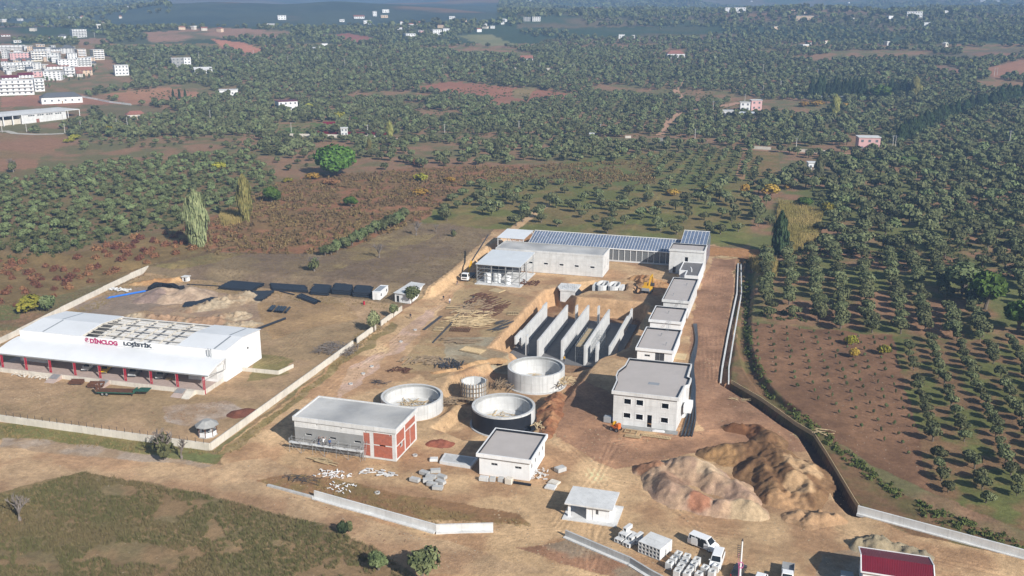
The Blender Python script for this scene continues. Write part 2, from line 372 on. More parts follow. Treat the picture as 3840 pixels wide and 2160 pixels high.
# ------------------------------------------------------------------ soil and cover by area: outline in the survey picture, two colours, patch size in metres
D0 = ((118,112,78),(150,118,92),14)
AREAS = [
 ([(-2000,-200),(4600,-200),(4600,110),(-2000,110)], (66,82,64),(86,90,70),90),
 ([(-900,20),(900,-80),(1250,-60),(1250,62),(900,66),(500,68),(-900,70)], (70,84,84),(80,92,88),60),
 ([(1300,-40),(2900,-60),(2900,70),(1750,66),(1300,70)], (74,88,70),(112,100,80),70),
 ([(360,82),(540,70),(720,76),(740,92),(520,98),(380,108)], (158,124,104),(112,108,84),40),
 ([(530,99),(600,104),(676,131),(640,140),(560,120)], (190,132,108),(180,124,102),30),
 ([(805,88),(880,84),(978,104),(900,106)], (160,108,94),(150,100,88),40),
 ([(1150,90),(1225,84),(1298,112),(1220,116)], (140,136,100),(128,128,92),40),
 ([(190,98),(260,96),(280,110),(200,112)], (158,126,104),(150,120,98),40),
 ([(840,165),(1180,168),(1120,190),(800,200)], (160,122,98),(126,110,82),9),
 ([(1030,222),(1140,205),(1340,225),(1455,236),(1440,248),(1300,258),(1200,248)], (168,116,92),(158,110,88),25),
 ([(1290,250),(1340,262),(1250,270),(1230,258)], (160,116,92),(150,110,88),25),
 ([(1290,222),(1345,222),(1330,250),(1290,246)], (150,130,92),(140,122,88),25),
 ([(1150,290),(1260,285),(1250,300),(1140,306)], (88,112,62),(98,116,66),20),
 ([(700,310),(812,308),(812,334),(696,336)], (96,116,64),(140,120,88),9),
 ([(0,244),(170,234),(330,262),(200,264),(0,270)], (170,122,98),(158,114,92),30),
 ([(262,236),(420,220),(530,236),(490,250),(330,264)], (178,132,102),(166,122,96),30),
 ([(200,264),(330,262),(470,284),(300,304)], (118,108,78),(128,112,84),20),
 ([(-600,338),(165,336),(185,352),(90,404),(100,448),(-600,452)], (156,118,92),(142,118,86),30),
 ([(2000,160),(2576,120),(2900,180),(2480,196),(2200,205)], (150,112,92),(112,104,82),40),
 ([(2470,175),(2576,150),(2900,160),(2900,196),(2500,192)], (168,122,98),(156,114,92),30),
 ([(160,420),(640,380),(720,480),(560,560),(160,640),(-400,700),(-400,450)], (132,108,80),(122,112,76),8),
 ([(-600,650),(160,640),(560,560),(640,600),(480,640),(380,672),(160,740),(-600,900)], (124,104,70),(134,112,76),7),
 ([(-600,765),(62,765),(52,800),(-600,860)], (100,112,66),(116,114,72),8),
 ([(500,565),(700,460),(800,440),(1100,420),(1640,405),(1650,470),(1180,460),(1060,560),(850,645),(520,645)], (150,108,80),(132,106,74),6),
 ([(370,672),(490,632),(850,640),(1030,555),(1180,570),(1260,578),(1180,640),(1075,742),(1000,772),(372,690)], (124,106,88),(136,118,92),10),
 ([(850,635),(1010,575),(1100,590),(960,640),(820,690)], (146,128,92),(130,112,88),6),
 ([(380,672),(490,632),(620,640),(440,676)], (142,124,84),(128,116,78),6),
 ([(1060,556),(1180,455),(1500,470),(1900,480),(1970,600),(1800,625),(1260,582)], (112,114,64),(132,116,76),12),
 ([(1500,392),(1900,372),(1970,480),(1560,472),(1180,460)], (108,114,66),(124,112,72),7),
 ([(1860,380),(1960,380),(1960,480),(1900,480)], (122,112,70),(140,116,80),7),
 ([(1900,480),(2040,470),(2576,330),(3400,330),(3400,900),(2300,860),(1895,812),(1880,650)], (150,116,90),(110,112,68),13),
 ([(2100,392),(2330,384),(2340,410),(2110,420)], (86,116,58),(104,116,66),10),
 ([(1890,812),(2250,846),(2345,1240),(2180,1160),(2060,1090),(1940,985),(1885,890)], (136,103,78),(122,92,70),6),
 ([(2250,846),(2576,860),(3400,900),(3400,1500),(2700,1390),(2345,1240)], (134,106,78),(108,110,64),5),
 ([(1840,640),(1885,655),(1872,760),(1880,860),(1935,975),(2050,1075),(2190,1190),(2330,1275),(2600,1370),(2600,1420),(2300,1345),(2130,1250),(2060,1140),(1990,1060),(1880,990),(1826,955)], (128,100,74),(108,98,64),4),
 ([(1245,576),(1800,612),(1850,640),(1850,800),(1828,960),(1900,1008),(2060,1140),(2150,1285),(2300,1345),(2700,1430),(2700,1700),(200,1700),(900,1400),(560,1160),(545,1140),(985,800),(1075,742)], (196,164,126),(172,137,104),8),
 ([(1790,650),(1850,650),(1830,960),(1905,1012),(1960,1060),(1760,1085),(1735,930),(1745,760)], (158,122,96),(144,110,86),5),
 ([(1420,930),(1560,1000),(1560,1100),(1800,1080),(1960,1060),(2060,1140),(1800,1130),(1540,1180),(1400,1100)], (172,132,102),(156,120,94),6),
 ([(1180,690),(1330,760),(1250,900),(1080,960),(1000,930),(1130,760)], (168,144,108),(160,130,98),7),
 ([(1120,850),(1260,850),(1290,920),(1120,910)], (168,156,132),(160,140,112),5),
 ([(1000,840),(1060,790),(1120,760),(1050,850),(1000,890),(960,900)], (190,160,140),(178,148,120),5),
 ([(880,930),(960,880),(975,900),(900,975),(840,1010)], (188,158,138),(176,146,118),5),
 ([(-900,850),(40,830),(372,688),(1000,765),(1010,780),(985,800),(540,1130),(-900,1000)], (174,145,113),(160,136,104),9),
 ([(330,745),(560,735),(740,790),(720,830),(420,810)], (172,146,118),(156,132,112),5),
 ([(180,770),(330,725),(480,715),(520,740),(330,790),(240,800)], (158,140,122),(150,132,116),5),
 ([(640,760),(860,760),(900,800),(680,850)], (172,142,104),(160,132,98),7),
 ([(640,890),(740,900),(720,940),(620,960)], (128,118,78),(140,124,86),4),
 ([(410,1020),(560,1005),(620,1030),(500,1075),(420,1060)], (176,158,142),(164,140,116),4),
 ([(-900,1000),(0,1062),(300,1095),(540,1138),(575,1130),(540,1170),(420,1150),(0,1104),(-900,1060)], (134,122,82),(120,116,72),4),
 ([(360,1120),(560,1140),(540,1160),(400,1155)], (112,116,74),(126,120,80),4),
 ([(550,1140),(985,808),(1000,820),(700,1040),(610,1130)], (160,138,102),(140,124,84),3),
 ([(-900,1060),(0,1104),(420,1150),(560,1165),(680,1150),(900,1300),(1400,1440),(1000,1440),(900,1375),(700,1300),(500,1245),(210,1190),(0,1245),(-900,1300)], (186,156,122),(170,137,106),7),
 ([(0,1100),(200,1118),(420,1150),(540,1165),(520,1175),(300,1152),(0,1126)], (168,150,132),(160,136,110),4),
 ([(-900,1290),(0,1240),(210,1186),(500,1240),(800,1315),(940,1375),(1050,1460),(1050,1800),(-900,1800)], (126,112,82),(142,118,88),5),
 ([(0,1240),(210,1186),(150,1240),(60,1300),(0,1320)], (150,128,92),(126,112,76),4),
 ([(640,1210),(1050,1310),(1250,1310),(1330,1320),(1300,1290),(1050,1250),(760,1190)], (150,116,84),(140,118,80),3),
 ([(1450,1350),(1560,1390),(1680,1460),(1560,1460),(1300,1380)], (152,132,110),(158,120,94),4),
 ([(2060,1390),(2170,1380),(2160,1460),(2040,1460)], (170,154,134),(160,136,110),4),
]
TRACKS = [ # wheel tracks, survey picture points
 [(-60,1128),(300,1172),(620,1195),(900,1300),(1180,1345),(1400,1330),(1500,1200),(1545,1110),(1650,1105),(1800,1040),(1800,860),(1815,690)],
 [(560,1190),(680,1110),(840,960),(980,860),(1100,770),(1160,710)],
 [(600,1200),(720,1090),(900,930),(1060,820),(1170,720)],
 [(1560,1060),(1480,1000),(1430,960)],[(1500,1200),(1640,1230),(1760,1330),(1960,1350)],[(1760,1090),(1780,950),(1775,800),(1790,690)],
 [(1560,1115),(1720,1090),(1900,1065)],[(-60,1010),(200,1000),(420,1000),(560,960),(700,900),(780,830),(960,770)],[(660,850),(760,810),(900,785)],
 [(1480,1440),(1500,1330),(1540,1260),(1480,1180),(1420,1120)],[(2100,1330),(2200,1370),(2600,1460)],[(1230,720),(1330,690),(1500,690),(1620,700)],
]
def make_ground(mt):
    th = np.concatenate([np.arange(-50,-32,.6), np.arange(-32,32,.082), np.arange(32,50.1,.6)])
    rr = np.concatenate([np.arange(40,118,3.), np.arange(118,362,.33), np.geomspace(362,11500,560)])
    TH, RR = np.meshgrid(np.radians(th), rr)
    a = RR*np.sin(TH); f = RR*np.cos(TH)
    X = (a*CA-f*SA); Y = (a*SA+f*CA)
    x = X.ravel(); y = Y.ravel(); z = T(x, y)
    # colours
    zf = np.where(np.hypot(x, y) < 400, 0, z)
    px, py = proj(x, y, np.maximum(z, np.where(np.hypot(x,y) < 400, 0, z)))
    r = np.hypot(x, y); nz = np.interp(r, [120,300,700,2000], [7,5,3.2,2.])
    jx = px+(fbm(x, y, 7, 41, 3)-.5)*nz*5.5; jy = py+(fbm(x, y, 7, 43, 3)-.5)*nz*2.6
    def blend(c1, c2, s, sel=slice(None)):
        k = ss(.36, .64, fbm(x[sel], y[sel], s, 51, 4))[:, None]
        return np.array(lin(c1))*(1-k)+np.array(lin(c2))*k
    col = blend(*D0)
    for P, c1, c2, s in AREAS:
        xs = [p[0] for p in P]; ys = [p[1] for p in P]
        bb = (jx > min(xs)) & (jx < max(xs)) & (jy > min(ys)) & (jy < max(ys))
        idx = np.nonzero(bb)[0]
        if len(idx) == 0: continue
        idx = idx[inpoly(jx[idx], jy[idx], P)]
        if len(idx): col[idx] = blend(c1, c2, s, idx)
    # far slopes: patchwork of scrub and bare ground
    fm = ss(900, 1500, r)
    patch = ss(.56, .66, fbm(x, y, 220, 61, 4))*fm*(1-ss(2600, 4200, r))
    bare = np.array(lin((164,124,102)))
    col = col*(1-.45*patch[:, None])+bare*.45*patch[:, None]
    # wheel tracks pressed into the dirt, wet/dry streaks
    near = r < 420; ix = np.nonzero(near)[0]; xn = x[ix]; yn = y[ix]
    fac = np.ones(len(ix)); dz = np.zeros(len(ix))
    for tr in TRACKS:
        P = [W(0, *p) for p in tr]; d = segd(xn, yn, P)
        wob = fbm(xn, yn, 9, 71, 2)*1.6; m = np.exp(-(d/2.0)**2)*ss(.3, .6, fbm(xn, yn, 14, 73, 3))
        wv = np.cos((d+wob)*2*np.pi/1.05)
        fac *= 1+m*.13*wv; dz -= m*.07*(.5-.5*wv)
        fac *= 1+.12*np.exp(-(d/3.5)**2)
    cn = fbm(xn, yn, 3.0, 81, 4)-.5; cm = fbm(xn, yn, 24, 83, 3)-.5
    fac *= 1.06+.46*cn+.34*cm
    col[ix] *= fac[:, None]; z[ix] += dz
    # pit sides: freshly cut pale earth, darker floor of the basin
    h0 = -z[ix]
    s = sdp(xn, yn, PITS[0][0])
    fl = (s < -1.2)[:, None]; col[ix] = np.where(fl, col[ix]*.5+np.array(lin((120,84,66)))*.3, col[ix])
    cut = ((s < 1.) & (s >= -1.9))[:, None]; col[ix] = np.where(cut, np.array(lin((196,160,122)))*(1+.3*cn[:, None]), col[ix])
    bank = ((xn > -107.5) & (xn < -103.5) & (yn > 262))[:, None]; col[ix] = np.where(bank, np.array(lin((206,172,132)))*(1+.25*cn[:, None]), col[ix])
    bank = ((yn > 343) & (yn < 349) & (xn > -104) & (xn < -8))[:, None]; col[ix] = np.where(bank, np.array(lin((160,120,84)))*(1+.3*cn[:, None]), col[ix])
    tr = (segd(xn, yn, TRENCH2) < 1.5)[:, None]; col[ix] = np.where(tr, np.array(lin((92,74,60)))*np.ones((len(ix),3)), col[ix])  # shadow inside the trench painted in as a darker soil colour
    col = np.clip(col*ALB, .004, .7)
    nr, nt = RR.shape
    i = np.arange(nr-1)[:, None]*nt+np.arange(nt-1)[None, :]
    Fq = np.stack([i, i+1, i+nt+1, i+nt], -1).reshape(-1, 4)
    ca = np.concatenate([col, np.ones((len(col), 1))], 1)
    o = npmesh('ground', np.stack([x, y, z], 1), Fq, mt, {'soil': ('POINT', 'FLOAT_COLOR', ca)}, smooth=True)
    tag(o, kind='structure'); return o
def ground_mat():
    m = bpy.data.materials.new('ground_soil'); m.use_nodes = True; N = m.node_tree.nodes; L = m.node_tree.links
    p = N['Principled BSDF']; p.inputs['Roughness'].default_value = .95; p.inputs['Specular IOR Level'].default_value = .1
    at = N.new('ShaderNodeAttribute'); at.attribute_name = 'soil'
    geo = N.new('ShaderNodeNewGeometry')
    out = at.outputs['Color']
    for sc_, det, lo, hi in ((.9, 6, .80, 1.18), (.16, 5, .9, 1.1), (4.5, 4, .82, 1.16)):
        n = N.new('ShaderNodeTexNoise'); n.inputs['Scale'].default_value = sc_; n.inputs['Detail'].default_value = det; n.inputs['Roughness'].default_value = .65
        L.new(geo.outputs['Position'], n.inputs['Vector'])
        r = N.new('ShaderNodeMapRange'); r.inputs[1].default_value = .32; r.inputs[2].default_value = .68; r.inputs[3].default_value = lo; r.inputs[4].default_value = hi
        L.new(n.outputs[0], r.inputs[0]); cb = N.new('ShaderNodeCombineColor'); [L.new(r.outputs[0], cb.inputs[i]) for i in range(3)]
        x = N.new('ShaderNodeMix'); x.data_type = 'RGBA'; x.blend_type = 'MULTIPLY'; x.inputs[0].default_value = 1
        L.new(out, x.inputs[6]); L.new(cb.outputs[0], x.inputs[7]); out = x.outputs[2]
    L.new(out, p.inputs['Base Color'])
    n = N.new('ShaderNodeTexNoise'); n.inputs['Scale'].default_value = 1.6; n.inputs['Detail'].default_value = 8; n.inputs['Roughness'].default_value = .7
    L.new(geo.outputs['Position'], n.inputs['Vector'])
    b = N.new('ShaderNodeBump'); b.inputs['Strength'].default_value = .55; b.inputs['Distance'].default_value = .3
    L.new(n.outputs[0], b.inputs['Height']); L.new(b.outputs[0], p.inputs['Normal'])
    return m
M['ground'] = ground_mat()
GROUND = make_ground(M['ground'])
# ------------------------------------------------------------------ building helpers (world coordinates, parts shifted to their thing)
def part(mb, name, mt, root, shift=True, **kw):
    """mesh given in world coordinates -> child of root"""
    if shift:
        l = root.location
        mb.v = [(a-l.x, b-l.y, c-l.z) for a, b, c in mb.v]
    return mb.build(name, mt, root, **kw)
def sub(mb, name, mt, par, root, **kw):
    l = root.location; mb.v = [(a-l.x, b-l.y, c-l.z) for a, b, c in mb.v]
    return mb.build(name, mt, par, **kw)
def inset(P, d):
    n = len(P); o = []
    A = sum(P[i-1][0]*P[i][1]-P[i][0]*P[i-1][1] for i in range(n)); s = 1 if A > 0 else -1
    for i in range(n):
        p0, p1, p2 = Vector(P[i-1][:2]), Vector(P[i][:2]), Vector(P[(i+1) % n][:2])
        a = (p1-p0).normalized(); b = (p2-p1).normalized()
        na = Vector((-a.y, a.x))*s; nb = Vector((-b.y, b.x))*s
        m = (na+nb); m.normalize(); c = max(.3, m.dot(na)); q = p1+m*(d/c); o.append((q.x, q.y))
    return o
def ccw(P):
    A = sum(P[i-1][0]*P[i][1]-P[i][0]*P[i-1][1] for i in range(len(P))); return P if A > 0 else P[::-1]
def ring(mb, P, d, z0, z1):
    Q = inset(P, d); n = len(P)
    v = [(p[0],p[1],z0) for p in P]+[(p[0],p[1],z1) for p in P]+[(p[0],p[1],z1) for p in Q]+[(p[0],p[1],z0) for p in Q]
    f = []
    for i in range(n):
        j = (i+1) % n
        f += [(i,j,n+j,n+i),(n+i,n+j,2*n+j,2*n+i),(2*n+i,2*n+j,3*n+j,3*n+i),(3*n+i,3*n+j,j,i)]
    return mb.add(v, f)
def rect(x0, x1, y0, y1): return [(x0,y0),(x1,y0),(x1,y1),(x0,y1)]
def win(root, par, a, e, h, t, mats=('white','glass'), mull=1, depth=.12, name='window'):
    """window set into a hole: a origin, e unit along wall (outer face), hole h, frame ring + pane"""
    n = Vector((-e.y, e.x, 0)); s0, s1, z0, z1 = h; fr = MB(); w = .07
    def q(s, z, k): return a+e*s+n*k+Vector((0,0,z))
    def bx(mb, sa, sb, za, zb, ka, kb):
        P = [q(sa,za,ka),q(sb,za,ka),q(sb,za,kb),q(sa,za,kb),q(sa,zb,ka),q(sb,zb,ka),q(sb,zb,kb),q(sa,zb,kb)]
        mb.add(P, [(0,3,2,1),(4,5,6,7),(0,1,5,4),(1,2,6,5),(2,3,7,6),(3,0,4,7)])
    g = .012
    bx(fr, s0+g, s1-g, z0+g, z0+w, depth-.04, depth+.04); bx(fr, s0+g, s1-g, z1-w, z1-g, depth-.04, depth+.04)
    bx(fr, s0+g, s0+w, z0+w, z1-w, depth-.04, depth+.04); bx(fr, s1-w, s1-g, z0+w, z1-w, depth-.04, depth+.04)
    for i in range(mull):
        c = s0+(s1-s0)*(i+1)/(mull+1); bx(fr, c-.03, c+.03, z0+w, z1-w, depth-.035, depth+.035)
    f = part(fr, name, M[mats[0]], root)
    pn = MB(); bx(pn, s0+w, s1-w, z0+w, z1-w, depth-.008, depth+.008); sub(pn, 'pane', M[mats[1]], f, root)
    return f
def walls4(root, P, h, t, mt, holes, name='wall', z0=0.):
    """closed wall round polygon P (ccw); holes {edge: [(s0,s1,z0,z1,kind)]}"""
    P = ccw(P); mb = MB(); n = len(P)
    for i in range(n):
        a = Vector((*P[i],0)); b = Vector((*P[(i+1)%n],0)); e = (b-a).normalized()
        hs = holes.get(i, [])
        mb.wall(a, b-e*(t+.004), z0, h, t, [x[:4] for x in hs])
    o = part(mb, name, mt, root)
    for i in range(n):
        a = Vector((*P[i],0)); b = Vector((*P[(i+1)%n],0)); e = (b-a).normalized()
        for x in holes.get(i, []):
            k = x[4] if len(x) > 4 else 'o'
            if k == 'w': win(root, o, a, e, x[:4], t)
            elif k == 'W': win(root, o, a, e, x[:4], t, ('steel','glass'))
            elif k == 'd': win(root, o, a, e, x[:4], t, ('steeld','glass'), 0, name='door')
            elif k == 'p': win(root, o, a, e, x[:4], t, ('white','white'), 0, name='door')
            elif k == 'g': win(root, o, a, e, x[:4], t, ('steel','steeld'), 1, name='gate')
    return o
def flat_roof(root, P, h, over, wm, rm, par=.5, liner='bitu', band=.75, drop=.5):
    P = ccw(P); Q = inset(P, -over)
    r = MB(); ring(r, Q, .28, h-band, h); ro = part(r, 'parapet', wm, root)
    s = MB(); s.prism(inset(Q, .284), h-band+.05, h-drop); slab = part(s, 'roof', rm, root)
    if liner:
        l = MB(); ring(l, inset(Q, .287), .06, h-drop-.02, h-.04); sub(l, 'upstand', M[liner], slab, root)
    return slab
def hole(k, xa, ya, xb, yb, Y, x0, kind):
    a = WY(k, xa, ya, Y); b = WY(k, xb, yb, Y)
    return (a[0]-x0, b[0]-x0, b[1], a[1], kind)
def floor_in(root, P, mt, z=.02):
    part(MB().prism(inset(ccw(P), .26), -.3, z), 'floor', mt, root)
# ------------------------------------------------------------------ two storey office block
P = ccw([W(5,*p,7.8) for p in [(920,385),(962,292),(956,250),(972,210),(1035,162),(1070,97),(1625,150),(1590,262),(1622,275),(1602,332),(1566,340),(1510,450)]])
P = inset(P, .4); A0 = P.index(min(P, key=lambda q: q[0]*.5+q[1])); P = P[A0:]+P[:A0]
g = thing('office_building', 'largest two storey grey concrete building with empty dark window openings and curved roof corner', 'building', (-26.5,197,0))
fy = P[0][1]
hs = [hole(5,*q,fy,P[0][0],'o') for q in [(1030,455,1088,508),(1137,465,1195,520),(1360,495,1418,548),(1025,578,1083,628),(1133,590,1192,645),(1352,620,1412,672)]]
hs = [(a,b,max(.9,c),d,k) for a,b,c,d,k in hs]; d_ = hole(5,1232,598,1270,680,fy,P[0][0],'o'); hs.append((d_[0],d_[1],.12,d_[3],'o'))
side = {0: hs}
o = walls4(g, P, 7.1, .25, M['concl'], side)
s = MB(); s.prism(inset(P,.26), 3.3, 3.55); part(s, 'floor', M['conc'], g)
sl_ = flat_roof(g, P, 7.8, .4, M['concl'], M['memb'])
hx, hy = W(5,1290,325,7.3); sub(MB().box(hx-1.2,hx+1.2,hy-.7,hy+.7,7.3,7.345), 'roof_patch', M['pgrey'], sl_, g)
for q in hs[:6]:
    f = MB(); a = Vector((P[0][0],fy,0)); s0,s1,z0,z1 = q[:4]; w_ = .12
    for bx in ((s0-w_,s1+w_,z0-w_,z0-.003),(s0-w_,s1+w_,z1+.003,z1+w_),(s0-w_,s0-.003,z0,z1),(s1+.003,s1+w_,z0,z1)):
        f.box(a.x+bx[0],a.x+bx[1],fy-.05,fy+.1,bx[2],bx[3])
    part(f, 'window_surround', M['white'], g)
part(MB().box(P[0][0]+.3,P[0][0]+14,fy-1.6,fy-.02,-.1,.09), 'apron', M['concd'], g)
bx_, by_ = W(5,1580,505,3.4)
part(MB().box(-18.95,-17.3,by_-2.2,by_+1.6,2.3,3.9), 'balcony', M['white'], g)
# ------------------------------------------------------------------ grey and red building on the left, half plastered
x0,x1,y0,y1,H = -92.9,-70.8,157.1,167.9,7.0
g = thing('plant_building', 'half plastered building, grey front on the left and bare red brick at its right corner', 'building', ((x0+x1)/2,(y0+y1)/2,0))
hf = [hole(4,*q,y0,x0,'o') for q in [(340,525,397,550),(550,557,607,583),(765,588,825,615),(985,620,1042,650)]]
hf += [hole(4,a-6,b-6,a+6,b+7,y0,x0,'o') for a,b in [(437,453),(650,483),(867,514),(1083,545)]]
R_ = WY(4,850,600,y0)[0]-x0
side = {0: hf, 1: [(2.2,3.3,2.0,2.9,'o')]}
P = rect(x0,x1,y0,y1); walls4(g, P, 6.4, .25, M['concl'], side); floor_in(g, P, M['concd'])
flat_roof(g, P, H, .25, M['concl'], M['roofc'], liner=None, band=.9, drop=.22)
m_ = MB(); m_.wall((x0+.02,y0-.035),(x0+R_-.06,y0-.035),.0,4.7,.033,[q[:4] for q in hf if q[1] < R_ and q[3] < 4.7]); part(m_, 'plaster_coat', M['plaster'], g)
W_ = x1-x0
for a,b,z_0,z_1 in [(R_+.05,R_+1.35,.5,2.9),(R_+.05,R_+1.35,3.1,5.4),(R_+2.2,W_-.75,.45,2.95),(R_+2.2,W_-.75,3.2,5.6)]:
    m_ = MB(); m_.wall((x0+a,y0-.03),(x0+b,y0-.03),z_0,z_1,.028,[(q[0]-a,q[1]-a,max(q[2],z_0+.05),q[3]) for q in hf if a < q[0] and q[1] < b and z_0 < (q[2]+q[3])/2 < z_1]); part(m_, 'brick_panel', M['brick'], g)
for a,b,z_0,z_1 in [(.5,4.3,.45,2.9),(.5,4.3,3.2,5.6),(4.9,7.1,.45,4.2),(7.35,9.9,.45,4.0),(4.9,9.9,4.5,5.8)]:
    hh = [(2.2-a,3.3-a,2.0,2.9)] if a < 2 and z_0 < 1 else []
    m_ = MB(); m_.wall((x1+.03,y0+a),(x1+.03,y0+b),z_0,z_1,.028,hh); part(m_, 'brick_panel', M['brick'], g)
# ------------------------------------------------------------------ small white building
x0,x1,y0,y1 = -53.4,-43.4,156.8,168.0
g = thing('service_building', 'small white single storey building with two slit windows, standing before the dark round tank', 'building', ((x0+x1)/2,(y0+y1)/2,0))
side = {0: [hole(4,*q,y0,x0,'W') for q in [(1967,783,2023,812),(2175,813,2233,842)]], 1: [(c-.5,c+.5,1.9,2.9,'W') for c in (1.6,4.2,7.0,9.6)]}
P = rect(x0,x1,y0,y1); walls4(g, P, 3.95, .25, M['white'], side); flat_roof(g, P, 4.6, .5, M['white'], M['memb'])
# slab beside it
g = thing('concrete_slab', 'low white concrete slab left of the small white building, half in its shadow', 'slab', (-58,160.8,0))
Q = [W(4,*p,.5) for p in [(1515,770),(1560,697),(1855,738),(1790,815)]]
part(MB().prism(ccw(Q), -.2, .5), 'slab', M['concl'], g); part(MB().prism(inset(ccw(Q), .5), .5, .53), 'screed', M['conc'], g)
# ------------------------------------------------------------------ hut near the gate
g = thing('gatehouse', 'small white hut with flat slab roof and open corner porch near the bottom edge', 'hut', (-29.6,148.6,0))
part(MB().box(-34.2,-24.6,144.9,152.2,-.3,.12), 'plinth', M['concl'], g)
part(MB().box(-33.9,-25.4,145.3,151.9,2.72,2.98), 'roof', M['concl'], g)
P = rect(-30.1,-26.0,145.9,151.3); a0 = -30.1
side = {0: [hole(6,545,868,570,915,145.9,a0,'W'), (.25,1.15,.14,2.3,'p')], 1: [(1.8,2.7,1.2,2.1,'W')]}
walls4(g, P, 2.72, .2, M['white'], side, z0=.12)
m_ = MB(); m_.wall((-33.4,151.3),(-30.35,151.3),.12,2.72,.2,[(1.7,2.5,1.2,2.0)]); part(m_, 'back_wall', M['white'], g)
win(g, None, Vector((-33.4,151.3,0)), Vector((1,0,0)), (1.7,2.5,1.2,2.0), .2)
part(MB().box(-33.4,-33.0,145.9,146.3,.12,2.72), 'column', M['white'], g)
for r_ in ((-.35,.9),(0,0),(.35,.9)): pass
# ------------------------------------------------------------------ row of plant buildings along the right edge
def rowb(name, label, x0, x1, y0, y1, h, wm, side, over=.42, rm='memb', liner='bitu'):
    g = thing(name, label, 'building', ((x0+x1)/2,(y0+y1)/2,0)); P = rect(x0,x1,y0,y1)
    walls4(g, P, h-.65, .25, M[wm], side); flat_roof(g, P, h, over, M[wm], M[rm], liner=liner); return g
x0,y0 = -34.6,226.3
s_ = {0: [hole(3,1675,1165,1722,1187,y0,x0,'W')]}; a = WY(3,1768,1150,y0)[0]-x0; b = WY(3,1850,1150,y0)[0]-x0; s_[0].append((a,b,.1,3.0,'g'))
s_[1] = [(c-.6,c+.6,1.9,2.7,'W') for c in (2.5,6,9.5,13)]
B1 = rowb('blower_building', 'white flat roofed building just behind the office block, with a dark double gate', -34.6,-25.8,226.3,242.9,4.0,'white',s_)
B2 = rowb('pump_building', 'white flat roofed square building, third from the front in the right hand row', -35.0,-26.6,250.2,262.9,4.0,'white',{1: [(3,4.4,1.8,2.6,'W'),(8,9.4,1.8,2.6,'W')]})
B3 = rowb('filter_building', 'long pale grey flat roofed building in the middle of the right hand row', -33.6,-26.4,266.0,290.5,5.3,'concl',{0: [(1.6,5.0,2.7,3.1,'o')], 1: [(c-.5,c+.5,2.,3.,'o') for c in (4,9,14,19)]})
g = thing('tower_building', 'tallest square concrete building at the far end of the right hand building row', 'building', (-32.8,319,0))
P = rect(-38.5,-27.0,315.2,324.0)
walls4(g, P, 7.9, .25, M['concl'], {0: [(5.2,6.3,3.6,5.9,'o'),(1.3,2.3,.1,2.3,'o')], 1: [(5.5,6.5,2,4,'o')]}); flat_roof(g, P, 8.5, .25, M['concl'], M['memb'])
part(MB().box(-31.3,-28.9,315.0,315.17,2.2,4.6) if 0 else MB().box(-33.3,-32.2,315.05,315.18,3.5,3.59), 'sill', M['white'], g)
g = thing('annex_building', 'low white annex with grey roof standing against the front of the tallest concrete tower', 'building', (-30.2,306,0))
P = [(-33.6,303.2),(-31.2,303.2),(-31.2,297.2),(-26.8,297.2),(-26.8,314.95),(-33.6,314.95)]
walls4(g, P, 4.2, .25, M['white'], {}); flat_roof(g, P, 4.5, .02, M['white'], M['membd'], band=.3, drop=.35, liner=None)
vx, vy = W(22,1840,840,4.3); part(MB().tube([(vx,vy,4.1),(vx,vy,5.2),(vx-.5,vy+1.2,5.6)], .14, 8), 'vent_pipe', M['white'], g)
for g_, x_, y_, z_ in ((B1,-30.2,238,3.5),(B1,-28,231,3.5),(B2,-31,258,3.5),(B3,-29,284,4.8),(B3,-31.5,272,4.8)):
    part(MB().tube([(x_,y_,z_),(x_,y_,z_+.7),(x_+.25,y_,z_+.8)], .11, 8), 'roof_vent', M['steel'], g_)
# ladders on the row
def ladder(label, p, q, w=.5):
    p = Vector(p); q = Vector(q); g = thing('ladder', label, 'ladder', tuple(p)); u = Vector((1,0,0)) if abs((q-p).x) < abs((q-p).y)+.01 else Vector((0,1,0))
    a = MB()
    for s in (-1,1): a.tube([u*s*w/2, q-p+u*s*w/2], .035, 6)
    n = int((q-p).length/.35); r = a
    for i in range(1, n): c = (q-p)*(i/n); r.tube([c-u*w/2, c+u*w/2], .025, 5)
    r.build('frame', M['steel'], g); return g
ladder('steel ladder leaning on the front wall of the third white building in the row', (-29.6,246.0,.05), (-29.4,249.5,4.6))
ladder('short steel ladder standing at the back edge of the roof behind the office block', (-29.3,242.2,3.55), (-29.3,244.2,5.2))
ladder('dark ladder on the front of the long pale grey building in the row', (-28.2,263.9,3.5), (-28.2,265.5,6.0))
# ------------------------------------------------------------------ long grey hall at the back
q0 = W(3,345,250,7.6); q1 = W(3,1310,303,7.6); q2 = W(3,1360,232,7.6)
x0,x1,y0,y1 = q0[0]+.1, q1[0], 303.0, q2[1]
g = thing('dewatering_hall', 'long low grey concrete hall with a row of five small dark windows', 'building', ((x0+x1)/2,(y0+y1)/2,0))
P = rect(x0,x1,y0,y1)
side = {0: [hole(3,*q,y0,x0,'o') for q in [(660,352,693,370),(793,362,828,380),(930,372,965,390),(1063,383,1098,402),(1200,393,1237,412)]], 1: [(2.5,3.3,2.4,3.3,'o'),(8,9,2,4.4,'o')]}
walls4(g, P, 7.0, .25, M['concl'], side); floor_in(g, P, M['concd']); flat_roof(g, P, 7.6, .1, M['concl'], M['roofc'], liner='concd', band=.7, drop=.3)
for q in side[0]:
    f = MB(); s0,s1,z0,z1,_ = q; f.box(x0+s0-.15,x0+s1+.15,y0-.06,y0+.1,z0-.14,z0-.004); f.box(x0+s0-.15,x0+s1+.15,y0-.06,y0+.1,z1+.004,z1+.14); part(f, 'window_surround', M['white'], g)
